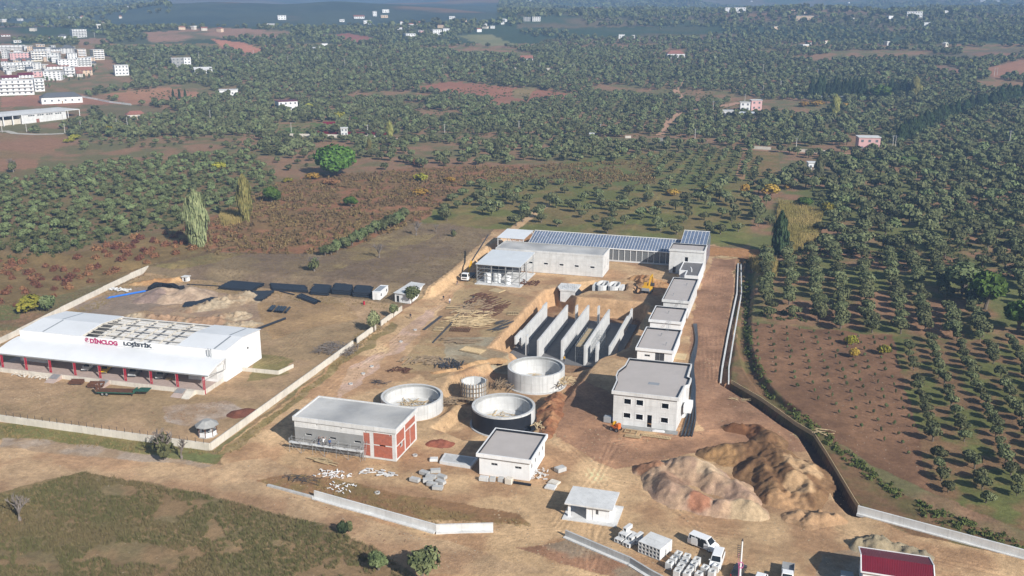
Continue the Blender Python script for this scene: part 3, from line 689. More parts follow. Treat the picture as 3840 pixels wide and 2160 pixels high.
# ------------------------------------------------------------------ glazed drying halls
def glazed(label, x0, x1, y0, y1, ze, zr, step=1.05, yb=None, ends=True):
    g = thing('glazed_hall', label, 'greenhouse', ((x0+x1)/2,(y0+y1)/2,0)); yb = yb or 2*y1-y0
    sl1 = math.hypot(y1-y0, zr-ze); ux, uz = (y1-y0)/sl1, (zr-ze)/sl1
    r = MB(); r.yz([(y0,ze),(y1,zr),(y1,zr-.06),(y0,ze-.06)], x0, x1); r.yz([(y1+.004,zr),(yb,ze),(yb,ze-.06),(y1+.004,zr-.06)], x0, x1); rp = part(r, 'roof_glazing', M['solar'], g)
    b = MB(); n = round((x1-x0)/step)
    for i in range(n+1):
        x = x0+(x1-x0)*i/n; b.yz([(y0,ze+.01),(y1,zr+.01),(y1,zr+.1),(y0,ze+.1)], x-.05, x+.05)
    sub(b, 'glazing_bar', M['white'], rp, g)
    e = MB(); e.box(x0-.1,x1+.1,y0-.18,y0-.01,ze-.2,ze+.14); part(e, 'eave_gutter', M['white'], g)
    e = MB(); e.box(x0-.1,x1+.1,y1-.18,y1+.18,zr+.1,zr+.24); part(e, 'ridge_cap', M['white'], g)
    p = MB()
    for i in range(0, n+1, 2):
        x = x0+(x1-x0)*i/n; p.box(x-.08,x+.08,y0,y0+.16,0,ze-.2); p.box(x-.08,x+.08,yb-.16,yb,0,ze-.2)
    part(p, 'post', M['white'], g, each=True)
    gl = MB(); gl.box(x0,x1,y0+.18,y0+.21,.55,ze-.22); part(gl, 'wall_glazing', M['gh'], g)
    if ends:
        for x in (x0,x1):
            en = MB(); en.yz([(y0+.22,.1),(yb-.2,.1),(yb-.2,ze-.1),(y1,zr-.1),(y0+.22,ze-.1)], x-.02, x+.02); part(en, 'end_glazing', M['solar'], g)
    kb = MB(); kb.box(x0,x1,y0-.05,y0+.3,0,.5); part(kb, 'plinth', M['concl'], g); return g
gm = bpy.data.materials.new('clear_glazing'); gm.use_nodes = True
_n = gm.node_tree.nodes; _l = gm.node_tree.links; _t = _n.new('ShaderNodeBsdfTransparent'); _t.inputs[0].default_value = (.75,.8,.85,1); _mx = _n.new('ShaderNodeMixShader'); _mx.inputs[0].default_value = .35
_n['Principled BSDF'].inputs['Base Color'].default_value = (.35,.36,.36,1); _n['Principled BSDF'].inputs['Roughness'].default_value = .15
_l.new(_t.outputs[0], _mx.inputs[1]); _l.new(_n['Principled BSDF'].outputs[0], _mx.inputs[2]); _l.new(_mx.outputs[0], _n['Material Output'].inputs[0]); M['gh'] = gm
glazed('long glazed drying hall with blue grey roof panels behind the long grey hall', -91.0,-36.8,325.2,334.6,4.7,7.2, yb=343.5)
glazed('short taller glazed hall with blue roof panels behind the concrete tower', -36.3,-27.4,325.4,338.4,7.3,9.9, 1.3, yb=343.8)
g = thing('steel_canopy', 'bright white sheet roof on steel posts at the left end of the glazed hall', 'canopy', (-96,327,0))
r = MB(); r.yz([(320.6,7.0),(333.6,7.5),(333.6,7.4),(320.6,6.9)], -101.6,-91.3); part(r, 'roof', M['msheet'], g)
p = MB()
for x in (-101.3,-96.5,-91.7):
    for y in (321.0,333.2): p.box(x-.1,x+.1,y-.1,y+.1,0,6.9)
part(p, 'post', M['white'], g, each=True)
t_ = MB()
for y in (321.0,333.2):
    t_.bar((-101.4,y,6.8),(-91.5,y,6.8),.1); t_.bar((-101.4,y,6.1),(-91.5,y,6.1),.1)
    for i in range(8): t_.bar((-101.4+i*1.24,y,6.1 if i%2 else 6.8),(-101.4+(i+1)*1.24,y,6.8 if i%2 else 6.1),.07)
part(t_, 'truss', M['white'], g)
# ------------------------------------------------------------------ open steel shed with plastic tanks
g = thing('steel_shed', 'open steel framed shed with pale sheet roof and white tanks inside', 'shed', (-89.5,292,0))
r = MB(); r.yz([(283.4,6.7),(301.6,7.3),(301.6,7.2),(283.4,6.6)], -97.2,-82.0); part(r, 'roof', M['gsheet'], g)
p = MB()
for x in (-96.8,-91.9,-87.1,-82.4):
    for y in (283.9,292,300.4): p.box(x-.11,x+.11,y-.11,y+.11,0,6.55+(y-283.9)*.033)
part(p, 'post', M['steel'], g, each=True)
p = MB()
for z in (1.4,2.7,4.0,5.3,6.4): p.box(-96.69,-82.51,283.83,283.95,z-.06,z+.06)
for z in (2.7,5.3):
    p.box(-82.46,-82.34,284.02,300.3,z-.06,z+.06)
for z in (1.4,2.7,4,5.3): p.box(-96.86,-96.74,284.02,300.3,z-.06,z+.06)
part(p, 'girt', M['steel'], g)
part(MB().box(-97.4,-81.8,283,301.5,-.3,.12), 'slab', M['concl'], g)
part(MB().box(-96.7,-86.6,300.5,300.6,.13,6.7), 'back_panel', M['steeld'], g)
tk = None
for i,(x,y,r_,h_) in enumerate([(-94.0,286.6,1.3,3.1),(-90.9,287.3,1.3,3.3),(-86.9,286.2,1.05,2.9)]):
    t = thing('plastic_tank', ['white plastic tank at the left inside the open steel shed','white plastic tank in the middle inside the open steel shed','smaller white plastic tank at the right inside the open steel shed'][i], 'tank', (x,y,.12), group='tanks in the steel shed')
    pr = [(0,0),(r_,0)]; n_ = 6
    for k in range(n_): pr += [(r_, (k+.15)*h_*.85/n_), (r_*.965, (k+.5)*h_*.85/n_), (r_, (k+.85)*h_*.85/n_)]
    pr += [(r_*.92,h_*.9),(r_*.4,h_),(0,h_)]
    MB().lathe(pr, 28, close=False).build('body', M['tank'], t, smooth=True); MB().lathe([(0,h_+.12),(.28,h_+.12),(.28,h_-.1)], 16, close=False).build('lid', M['steeld'], t)
# ------------------------------------------------------------------ round tanks
def round_tank(label, cx, cy, r, zb, zt, zf, wm, band=None):
    g = thing('settling_tank', label, 'tank', (cx,cy,zb)); H = zt-zb
    MB().lathe([(r,0),(r,H),(r-.55,H),(r-.55,H-.55),(r-.95,H-.55),(r-.95,zf-zb)], 72, close=False).build('wall', wm, g, smooth=True)
    MB().lathe([(r-.9,zf-zb+.02),(.1,zf-zb-.3),(0,zf-zb-.3)], 48, close=False).build('floor', M['concw'], g)
    MB().lathe([(r-.56,H-.03),(r-.56,H-.5),(r-.6,H-.5),(r-.6,H-.03)], 72).build('gutter_lining', M['concd'], g)
    MB().lathe([(r+.5,-.3),(r+.5,.15),(r-.1,.15)], 60, close=False).build('footing', M['concw'], g)
    j = MB()
    for i in range(16):
        a = i*math.tau/16+.1; j.obox((math.cos(a)*(r+.005),math.sin(a)*(r+.005),H/2),(.03,.05,H*.97),a)
    j.build('joint', M['concd'], g)
    return g
c1, c2_, c3 = (-78.9,185.0), (-57.4,185.5), (-56.8,210.7)
TK = [round_tank('left round concrete tank with white wall, half hidden by the half plastered building', *c1,7.0,-1.6,2.1,-1.0,M['concw']),
      round_tank('front round concrete tank coated black outside, nearest of the three big tanks', *c2_,7.0,-2.35,2.1,-1.6,M['concw']),
      round_tank('rear round grey concrete tank beside the deep basin', *c3,7.0,-2.35,2.1,-1.8,M['concw'])]
# black coat on the front tank
g = TK[1]; m_ = MB(); m_.lathe([(7.02,.12),(7.02,4.05),(7.05,4.05),(7.05,.12)], 60, close=True, a0=R(160), a1=R(345)); m_.build('bitumen_coat', M['bitu'], g, smooth=True)
def sticks(mb, c, n, L, spread, w=.1, z=0., zr=.3, flat=True, rz=None, rs=.5, rng=random):
    for i in range(n):
        a = (rz+rng.gauss(0, rs)) if rz is not None else rng.uniform(0, math.pi); l_ = L*rng.uniform(.5,1.1)/2
        x = c[0]+rng.uniform(-1,1)*spread[0]; y = c[1]+rng.uniform(-1,1)*spread[1]; z0 = z+w/2+rng.random()*zr; z1 = z+w/2+rng.random()*zr
        mb.bar((x-math.cos(a)*l_,y-math.sin(a)*l_,z0),(x+math.cos(a)*l_,y+math.sin(a)*l_,z1), w*rng.uniform(.7,1.5), w*.6)
    return mb
for i, (c, zf, n, lb) in enumerate([(c1,-1.2,70,'timber props lying inside the left round tank'),(c2_,-1.8,24,'few timber scraps lying inside the black coated tank'),(c3,-2.0,46,'timber props lying inside the rear round tank')]):
    m_ = sticks(MB(), (0,0), n, 3.4, (3.4,3.4), .13, 0, .6); o = m_.build('timber_heap', M['woodl'], None, (c[0]-.4,c[1]+.3,zf)); tag(o, lb, 'timber')
# small formwork tank
cx, cy = -68.3, 197.2; zb = -2.4
g = thing('formwork_tank', 'small round tank still wrapped in upright timber formwork, between the three big tanks', 'tank', (cx,cy,zb))
MB().lathe([(3.1,0),(3.1,4.5),(2.75,4.5),(2.75,.3),(0,.3)], 10, close=False).build('wall', M['concw'], g)
f = MB(); f2 = MB()
for i in range(30):
    a = i*math.tau/30; f.obox((3.28*math.cos(a),3.28*math.sin(a),2.35),(.13,.13,4.7+.6*random.random()),a)
for z in (.5,1.6,2.7,3.8): f2.lathe([(3.36,z),(3.46,z),(3.46,z+.12),(3.36,z+.12)], 44)
f.build('formwork_stud', M['wood'], g); f2.build('formwork_band', M['wood'], g)
f = MB()
for i in range(9): f.obox((-4.5+i*.75,-3.6-.12*math.sin(i),1.3),(.8,1.1,.06),.15)
for i in range(5):
    for s in (-.5,.5): f.tube([(-4.3+i*1.5,-3.6+s,0),(-4.3+i*1.5,-3.6+s,1.3)], .05, 5)
f.build('work_platform', M['wood'], g)
# ------------------------------------------------------------------ deep basin: slab, long walls, piers
g = thing('basin', 'deep concrete basin with five long parallel walls in the excavation', 'basin', (-57,252,-5.3))
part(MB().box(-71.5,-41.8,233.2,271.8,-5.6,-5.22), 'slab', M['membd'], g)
zT = .35
def bwall(x, ya, yb, notch, nm='basin_wall'):
    m_ = MB(); m_.yz(notch(ya, yb), x-.24, x+.24); part(m_, nm, M['concw'], g)
full = lambda ya, yb: [(ya,-5.22),(yb,-5.22),(yb,zT),(ya,zT)]
cutf = lambda ya, yb: [(ya,-1.9),(ya+4.2,-1.9),(ya+4.2,-3.4),(ya+6.4,-3.4),(ya+6.4,-5.22),(yb,-5.22),(yb,zT),(yb-4.5,zT),(yb-4.5,-.1),(ya+6,-.1),(ya+6,zT),(ya,zT)]
cut5 = lambda ya, yb: [(ya,-5.22),(ya+11,-5.22),(ya+12,-3.3),(yb-4,-3.0),(yb-3,-3.6),(yb,-3.6),(yb,zT),(yb-2,zT),(yb-2.5,-.4),(yb-7,-.4),(yb-7.5,zT),(ya+9,.1),(ya,zT)]
bwall(-69.4,235.3,269.0,cutf); bwall(-62.7,234.0,268.2,full); bwall(-56.5,235.8,269.9,full); bwall(-49.7,233.6,267.3,full); bwall(-43.3,235.0,270.1,cut5)
for x, ya, yb in [(-66.7,236.6,238.4),(-46.8,234.8,238.0),(-59.8,267.2,269.2),(-53.3,268.6,270.2)]: bwall(x, ya, yb, full, 'pier')
def scaffold(label, x0, x1, y0, y1, z0, h, n, lifts, brace=True, deck=True, mt='steel'):
    g = thing('scaffold', label, 'scaffold', ((x0+x1)/2,(y0+y1)/2,z0)); l = MB(); b = MB(); cx, cy = (x0+x1)/2,(y0+y1)/2
    L = ((x1-x0),(y1-y0)); alx = L[0] > L[1]
    for i in range(n+1):
        for s in (0,1):
            x = (x0+L[0]*i/n if alx else (x0,x1)[s])-cx; y = ((y0,y1)[s] if alx else y0+L[1]*i/n)-cy
            l.tube([(x,y,0),(x,y,h)], .045, 5)
    for k in range(1, lifts+1):
        z = h*k/(lifts+.15)
        for s in (0,1):
            if alx: b.tube([(x0-cx,(y0,y1)[s]-cy,z),(x1-cx,(y0,y1)[s]-cy,z)], .035, 5)
            else: b.tube([((x0,x1)[s]-cx,y0-cy,z),((x0,x1)[s]-cx,y1-cy,z)], .035, 5)
        for i in range(n+1):
            if alx: x = x0+L[0]*i/n-cx; b.tube([(x,y0-cy,z),(x,y1-cy,z)], .035, 5)
            else: y = y0+L[1]*i/n-cy; b.tube([(x0-cx,y,z),(x1-cx,y,z)], .035, 5)
    if brace:
        for i in range(n):
            if alx: b.tube([(x0+L[0]*i/n-cx,y0-cy,0 if i%2 else h*.9),(x0+L[0]*(i+1)/n-cx,y0-cy,h*.9 if i%2 else 0)], .03, 5)
            else: b.tube([(x0-cx,y0+L[1]*i/n-cy,0 if i%2 else h*.9),(x0-cx,y0+L[1]*(i+1)/n-cy,h*.9 if i%2 else 0)], .03, 5)
    l.v, l.f = l.v, l.f; o_ = len(l.v); l.v += b.v; l.f += [tuple(i+o_ for i in f) for f in b.f]; l.build('frame', M[mt], g)
    if deck:
        d = MB(); z = h*.62 if h < 4 else h*.9
        if alx: d.box(x0-cx-.3,x1-cx+.3,-(L[1])/2*.8,L[1]/2*.8,z,z+.06)
        else: d.box(-L[0]/2*.8,L[0]/2*.8,y0-cy-.3,y1-cy+.3,z,z+.06)
        d.build('deck', M['concl'] if h < 4 else M['woodl'], g)
    return g
scaffold('tall narrow scaffold tower with timber deck between two basin walls', -52.6,-50.4,235.4,250.2,-5.2,5.1,6,3)
scaffold('bare scaffold frames standing at the right of the fourth basin wall', -49.2,-47.5,240.5,250.5,-5.2,4.6,5,3,deck=False)
SC = scaffold('long steel scaffold with plank deck along the grey plastered front', -93.2,-77.6,155.1,156.3,0,3.1,6,2)
# ------------------------------------------------------------------ concrete chamber and twin oval tank in the far pit
g = thing('valve_chamber', 'tall square concrete chamber with a wider top, in the pit beyond the basin', 'chamber', (-66.2,287,-3.6))
part(MB().box(-68.7,-63.9,283.6,289.6,-3.7,.0), 'wall', M['concl'], g)
part(MB().prism([(-68.9,283.4),(-63.7,283.4),(-63.5,290.9),(-70.2,290.9),(-70.2,286.0)], .004, .5), 'top_slab', M['concl'], g)
m_ = MB()
for i in range(12): m_.tube([(-68.2+.38*i,284.4+(i*7%5)*.9,.5),(-68.2+.38*i+random.uniform(-.2,.2),284.4+(i*7%5)*.9,1.3)], .06, 5)
part(m_, 'starter_bar', M['steel'], g)
mb_ = MB(); mb_.xz([(-63.85,-3.6),(-61.6,-3.6),(-62.4,-1.8),(-63.85,-.4)], 283.8, 289.0); part(mb_, 'black_sheeting', M['bitu'], g)
g = thing('oval_tank', 'twin lobed concrete tank with black coated base in the far pit', 'tank', (-55.2,294.3,-3.6))
def stad(cx, cy, rx, ry, n=20, pinch=0): return [(cx+rx*math.copysign(abs(math.cos(a))**.7,math.cos(a)),cy+ry*math.copysign(abs(math.sin(a))**.7,math.sin(a))) for a in [i*math.tau/n for i in range(n)]]
for i, cx in enumerate((-57.0,-53.2)):
    m_ = MB(); ring(m_, stad(cx,294.0,1.86,3.4), .32, -1.3, .6); part(m_, 'wall', M['concl'], g)
    part(MB().prism(stad(cx,294.0,1.84,3.38), -3.7, -1.304), 'coated_base', M['bitu'], g)
    m_ = MB(); m_.box(cx-1.5,cx+1.5,292.2,292.5,-1.2,.3); m_.box(cx-.15,cx+.15,292.6,297,-1.2,.3); part(m_, 'baffle', M['concl'], g)
part(MB().box(-60.0,-58.95,291.6,296.4,-1.6,.1), 'inlet_box', M['concl'], g); part(MB().box(-51.25,-50.2,291.6,296.4,-1.6,.1), 'outlet_box', M['concl'], g)
# ------------------------------------------------------------------ walls
def longwall(name, label, pts, h, t, mt, cat='wall', cap=None, zf=None, foot=0.):
    P = [Vector((p[0],p[1],0)) for p in pts]; c = P[0]; g = thing(name, label, cat, (c.x,c.y,0))
    m_ = MB(); mm = MB()
    for i in range(len(P)-1):
        a, b = P[i]-c, P[i+1]-c; n = max(1, int((b-a).length/12))
        for k in range(n):
            p = a+(b-a)*(k/n); q = a+(b-a)*((k+1)/n); e = (q-p).normalized(); nn = Vector((-e.y,e.x,0))*t/2
            za = zf(c.x+p.x, c.y+p.y) if zf else 0; zb_ = zf(c.x+q.x, c.y+q.y) if zf else 0; z = max(za, zb_) if not foot else (za+zb_)/2
            hh = h[i] if isinstance(h, (list,tuple)) else h
            m_.add([p-nn+Vector((0,0,za-.6)),q-nn+Vector((0,0,zb_-.6)),q+nn+Vector((0,0,zb_-.6)),p+nn+Vector((0,0,za-.6)),p-nn+Vector((0,0,z+hh)),q-nn+Vector((0,0,z+hh)),q+nn+Vector((0,0,z+hh)),p+nn+Vector((0,0,z+hh))],
                [(0,3,2,1),(4,5,6,7),(0,1,5,4),(1,2,6,5),(2,3,7,6),(3,0,4,7)])
            if foot: mm.add([p-nn*foot+Vector((0,0,-.3)),q-nn*foot+Vector((0,0,-.3)),q+nn*1.02+Vector((0,0,-.3)),p+nn*1.02+Vector((0,0,-.3)),p-nn*foot+Vector((0,0,.12)),q-nn*foot+Vector((0,0,.12)),q+nn*1.02+Vector((0,0,.12)),p+nn*1.02+Vector((0,0,.12))],[(0,3,2,1),(4,5,6,7),(0,1,5,4),(1,2,6,5),(2,3,7,6),(3,0,4,7)])
    m_.build('wall_panel', mt, g)
    if foot: mm.build('footing', M['concl'], g)
    return g
PWR = -108.8
longwall('perimeter_wall', 'long cream boundary wall running back along the right side of the warehouse yard', [(PWR,151.1),(PWR,216.5)], 1.6, .25, M['cream'])
longwall('perimeter_wall', 'short cream boundary wall piece between the two yard trees', [(PWR,219.0),(PWR,231.0)], 1.6, .25, M['cream'])
longwall('perimeter_wall', 'farthest short cream boundary wall piece in front of the small white shed', [(PWR,234.5),(PWR,249.5)], 1.5, .25, M['cream'])
longwall('perimeter_wall', 'cream boundary wall along the front road at the left edge', [(-230,149.6),(PWR-.15,151.0)], 1.55, .25, M['cream'])
bl = [W(1,*p,1.4) for p in [(1300,122),(1140,190),(905,300),(530,480),(150,672),(-120,800)]]
longwall('perimeter_wall', 'stepped pale boundary wall running behind the left side of the warehouse', bl, [2.0,1.8,1.7,1.6,1.5], .25, M['cream'])
bw = [W(1,*p,.4) for p in [(1310,148),(1700,180),(2000,200),(2440,232)]]+[W(2,*p,.4) for p in [(20,205),(650,250)]]
longwall('perimeter_wall', 'low broken boundary wall along the far edge of the pipe yard', bw, .7, .25, M['cream'])
rw = [W(4,*p) for p in [(420,1085),(1485,1385),(1985,1372)]]
longwall('retaining_wall', 'bent pale concrete retaining wall along the front road', rw, 1.35, .28, M['concl'], foot=6)
longwall('retaining_wall', 'low rough concrete kerb leading to the bent front retaining wall', [W(4,10,985),W(4,200,1035),W(4,405,1090)], .3, .5, M['conc'])
rw = [W(6,*p) for p in [(275,1100),(850,1330),(1100,1449),(1500,1640)]]
longwall('retaining_wall', 'grey concrete retaining wall in front of the stacked culvert blocks', [W(26,330,515),W(26,1470,1000),W(26,1800,1205),W(26,2600,1640)], 1.15, .3, M['conc'], foot=5)
longwall('retaining_wall', 'long pale concrete wall running to the right edge from the end of the trench', [(15.4,162.0),(31.5,157.2),(60,148.6)], 1.45, .3, M['concl'], foot=4)
longwall('channel_wall', 'thin pale concrete channel wall running back along the right haul road', [(-13.1,219.2),(-13.5,229),(-14.0,253),(-14.5,297),(-16.6,334)], .35, .35, M['concl'], zf=lambda x,y: 0)
longwall('channel_wall', 'second thin pale concrete channel wall just right of the first one', [(-11.2,219.0),(-11.9,229),(-12.4,253),(-13.1,297),(-15.6,334)], .3, .3, M['concl'], zf=lambda x,y: 0)
f = longwall('trench_formwork', 'thin timber formwork line along the right edge of the dark trench', [(-10.6,219.6),(-3.2,210.6),(4.7,198.6),(8.2,194.4),(10.6,185.4),(15.2,166.6),(16.0,163.8)], .35, .12, M['woodl'], cat='formwork')
longwall('planter_wall', 'low white kerb wall round the grass patch by the warehouse corner', [W(1,2130,1030),W(1,2440,1060),W(1,2571,1000)], .9, .25, M['cream'])
# ------------------------------------------------------------------ foliage
def fmat(name, c1, c2, rough=.8, rnd=.25, trans=.0, sc_=.55):
    m = bpy.data.materials.new(name); m.use_nodes = True; N = m.node_tree.nodes; L = m.node_tree.links
    p = N['Principled BSDF']; p.inputs['Roughness'].default_value = rough; p.inputs['Specular IOR Level'].default_value = .2
    geo = N.new('ShaderNodeNewGeometry'); n = N.new('ShaderNodeTexNoise'); n.inputs['Scale'].default_value = sc_; n.inputs['Detail'].default_value = 4
    L.new(geo.outputs['Position'], n.inputs['Vector'])
    r = N.new('ShaderNodeMapRange'); r.inputs[1].default_value = .35; r.inputs[2].default_value = .65; L.new(n.outputs[0], r.inputs[0])
    x = N.new('ShaderNodeMix'); x.data_type = 'RGBA'; x.inputs[6].default_value = (*c1,1); x.inputs[7].default_value = (*c2,1); L.new(r.outputs[0], x.inputs[0])
    oi = N.new('ShaderNodeObjectInfo'); at = N.new('ShaderNodeAttribute'); at.attribute_name = 'tint'
    ad = N.new('ShaderNodeMath'); ad.operation = 'ADD'; L.new(oi.outputs['Random'], ad.inputs[0]); L.new(at.outputs['Fac'], ad.inputs[1])
    fr = N.new('ShaderNodeMath'); fr.operation = 'FRACT'; L.new(ad.outputs[0], fr.inputs[0])
    gt = N.new('ShaderNodeMath'); gt.operation = 'GREATER_THAN'; gt.inputs[1].default_value = 1.5; L.new(at.outputs['Fac'], gt.inputs[0])
    g2 = N.new('ShaderNodeMix'); g2.data_type = 'RGBA'; g2.inputs[7].default_value = (c2[0]*.86,c2[1]*1.02,c2[2]*.9,1); gm_ = N.new('ShaderNodeMath'); gm_.operation = 'MULTIPLY'; gm_.inputs[1].default_value = .55; L.new(gt.outputs[0], gm_.inputs[0]); L.new(gm_.outputs[0], g2.inputs[0]); L.new(x.outputs[2], g2.inputs[6])
    hs = N.new('ShaderNodeHueSaturation'); L.new(g2.outputs[2], hs.inputs['Color'])
    for sock, a, b in (('Value', 1-rnd*1.5, 1+rnd*1.3), ('Hue', .5-rnd*.08, .5+rnd*.05)):
        q = N.new('ShaderNodeMapRange'); q.inputs[3].default_value = a; q.inputs[4].default_value = b; L.new(fr.outputs[0], q.inputs[0]); L.new(q.outputs[0], hs.inputs[sock])
    L.new(hs.outputs[0], p.inputs['Base Color'])
    return m
M['olive'] = fmat('olive_leaves', (.07,.082,.034), (.155,.165,.075))
M['olived'] = fmat('dark_olive_leaves', (.07,.09,.034), (.15,.172,.075))
M['leaf'] = fmat('bright_green_leaves', (.035,.075,.012), (.10,.17,.03))
M['leafy'] = fmat('yellow_green_leaves', (.17,.18,.02), (.32,.29,.04))
M['leafo'] = fmat('yellow_autumn_leaves', (.28,.19,.03), (.42,.27,.05))
M['leafr'] = fmat('red_brown_leaves', (.15,.068,.036), (.25,.12,.062), rnd=.25)
M['cyp'] = fmat('dark_cypress_leaves', (.022,.04,.018), (.05,.075,.03))
M['poplar'] = fmat('pale_poplar_leaves', (.14,.16,.075), (.25,.26,.13))
M['poplary'] = fmat('yellowing_poplar_leaves', (.19,.19,.06), (.3,.27,.09))
M['bark'] = mat('grey_brown_bark', (.16,.13,.1,1), .95, .3, 3.)
M['barkp'] = mat('pale_bark', (.42,.4,.34,1), .95, .2, 3.)
M['twig'] = mat('grey_twigs', (.2,.17,.15,1), .95, .25, 3.)
def leafquads(P, Nn, size, rng, asp=1.3, tilt=.9):
    n = len(P); nn = Nn+rng.normal(0, tilt, (n,3)); nn /= np.linalg.norm(nn, axis=1)[:,None]+1e-9
    t = rng.normal(size=(n,3)); a = np.cross(nn, t); a /= np.linalg.norm(a, axis=1)[:,None]+1e-9; b = np.cross(nn, a)
    s = (size*rng.uniform(.6,1.35,n))[:,None]
    a = a*s*asp*.5; b = b*s*.5
    return np.stack([P-a-b*.6, P+a*.5-b, P+a+b*.6, P-a*.5+b], 1)
def crown_pts(kind, n, rng):
    """points and outward directions of a crown of unit radius"""
    if kind in ('olive','round','broad','pine'):
        k = {'olive':9,'round':8,'broad':12,'pine':14}[kind]; zs = {'olive':.62,'round':.8,'broad':.8,'pine':.62}[kind]
        c = rng.normal(size=(k,3)); c /= np.linalg.norm(c, axis=1)[:,None]; c *= rng.uniform(.35,.66,(k,1)); c[:,2] = np.abs(c[:,2])*zs*1.1-(.25 if kind == 'round' else .12)
        c[0] = (0,0,.1); rr = rng.uniform(.3,.52,k); rr[0] = .55
        w = rr**2; i = rng.choice(k, n, p=w/w.sum())
        d = rng.normal(size=(n,3)); d /= np.linalg.norm(d, axis=1)[:,None]; rad = rng.uniform(.68,1.06,n)**.8
        P = c[i]+d*(rr[i]*rad)[:,None]*np.array([1,1,zs+.12])
        nn = d*.7+P*.6; nn[:,2] += .1
        P[:,2] += {'olive':.95,'round':.85,'broad':1.1,'pine':1.2}[kind]
        return P, nn
    if kind in ('column','poplar'):
        z = rng.beta(1.3,1.25,n); prof = np.interp(z, [0,.08,.3,.6,.85,1], [.35,.75,1,.85,.5,.06] if kind == 'column' else [.3,.6,.9,1,.75,.12])
        a = rng.uniform(0,2*np.pi,n); q = rng.uniform(.5,1.08,n)**.6; lump = 1+.18*np.sin(a*3+z*14)
        P = np.stack([np.cos(a)*prof*q*lump, np.sin(a)*prof*q*lump, z], 1); nn = np.stack([np.cos(a),np.sin(a),.25+0*a], 1); return P, nn
    if kind == 'bush':
        d = rng.normal(size=(n,3)); d /= np.linalg.norm(d, axis=1)[:,None]; d[:,2] = np.abs(d[:,2])
        a = np.arctan2(d[:,1], d[:,0]); l = 1+.22*np.sin(a*4+1)+.15*np.sin(a*7)
        P = d*(rng.uniform(.35,1.05,n)**.7*l)[:,None]*np.array([1,1,.95]); P[:,2] += .06; return P, d
def crown_mesh(name, kind, n, leaf, seed, mt, squash=(1,1,1)):
    rng = np.random.default_rng(seed); P, nn = crown_pts(kind, n, rng); P = P*np.array(squash)
    up = kind == 'poplar'
    Q = leafquads(P, nn, leaf, rng, 1.3, .55)
    if up: Q[:,:,2] = P[:,None,2]+(Q[:,:,2]-P[:,None,2])*1.4
    V = Q.reshape(-1,3); Fq = np.arange(len(V)).reshape(-1,4)
    o = npmesh(name, V, Fq, mt); me = o.data; bpy.data.objects.remove(o); return me
def trunk_mesh(kind, seed):
    rd = random.Random(seed); b = MB()
    if kind in ('olive','round','broad','pine'):
        b.tube([(0,0,-.25),(rd.uniform(-.04,.04),0,.25),(rd.uniform(-.08,.08),rd.uniform(-.08,.08),.62)], [.11,.085,.07], 7)
        for i in range(4):
            a = i*1.57+rd.random(); b.tube([(0,0,.45),(.22*math.cos(a),.22*math.sin(a),.75),(.5*math.cos(a),.5*math.sin(a),1.05)], [.06,.045,.02], 5)
    elif kind == 'poplar':
        for i in range(7):
            a = i*.9; q = .45 if i else 0; b.tube([(q*.5*math.cos(a),q*.5*math.sin(a),-.02),(q*math.cos(a),q*math.sin(a),.3),(q*1.2*math.cos(a),q*1.2*math.sin(a),.8)], [.06,.05,.02], 5)
    else:
        b.tube([(0,0,-.05),(0,0,.6)], [.12,.05], 6)
    o = b.build('trunk', M['barkp'] if kind == 'poplar' else M['bark']); me = o.data; bpy.data.objects.remove(o); return me
PROTO = {}
def proto(kind, mt, nv=5, n=360, leaf=.26):
    key = (kind, mt)
    if key not in PROTO:
        PROTO[key] = [(crown_mesh('crown', kind, n, leaf, 100+i*7+len(PROTO)*31, M[mt]), trunk_mesh(kind, i)) for i in range(nv)]
    return PROTO[key]
def plant(name, label, cat, kind, mt, x, y, z, r, h, group=None, trunk=True, n=360, leaf=.26, rz=None, nv=5):
    """one plant: crown and trunk meshes of a kind scaled to radius r and height h"""
    v = random.choice(proto(kind, mt, nv, n, leaf)); g = thing(name, label, cat, (x,y,z), rz if rz is not None else random.uniform(0,6.28), group)
    hz = {'olive':1.75,'round':1.75,'broad':2.0,'pine':2.0,'column':1,'poplar':1,'bush':1}[kind]
    for me, nm in ((v[0],'crown'),(v[1],'trunk')):
        if nm == 'trunk' and not trunk: continue
        o = bpy.data.objects.new(nm, me); COL.objects.link(o); o.parent = g
        o.scale = (r, r, h/hz)
    return g
def zc_at(x, y, z): return (-x*SA+y*CA)*math.cos(PIT)-(z-CAMH)*math.sin(PIT)
def vis(x, y, z, m=20):
    px, py = proj(np.array([x]), np.array([y]), np.array([z])); return -m < px[0] < 2576+m and -m < py[0] < 1449+2*m
NOTREE = [AREAS[i][0] for i in range(len(AREAS)) if i not in (0,2,20,21,25,26,27,30,31,34,36)]
NOTREE = [a[0] for a in AREAS if a[0][0] in [(360,82),(530,99),(805,88),(1150,90),(190,98),(1030,222),(1290,250),(700,310),(0,244),(262,236),(200,264),(-600,338),(2470,175),(-600,650),(-600,765),(500,565),(370,672),(850,635),(1890,812),(1245,576),(1840,640),(-900,850),(-900,1060),(-900,1290),(550,1140),(2250,846)]]
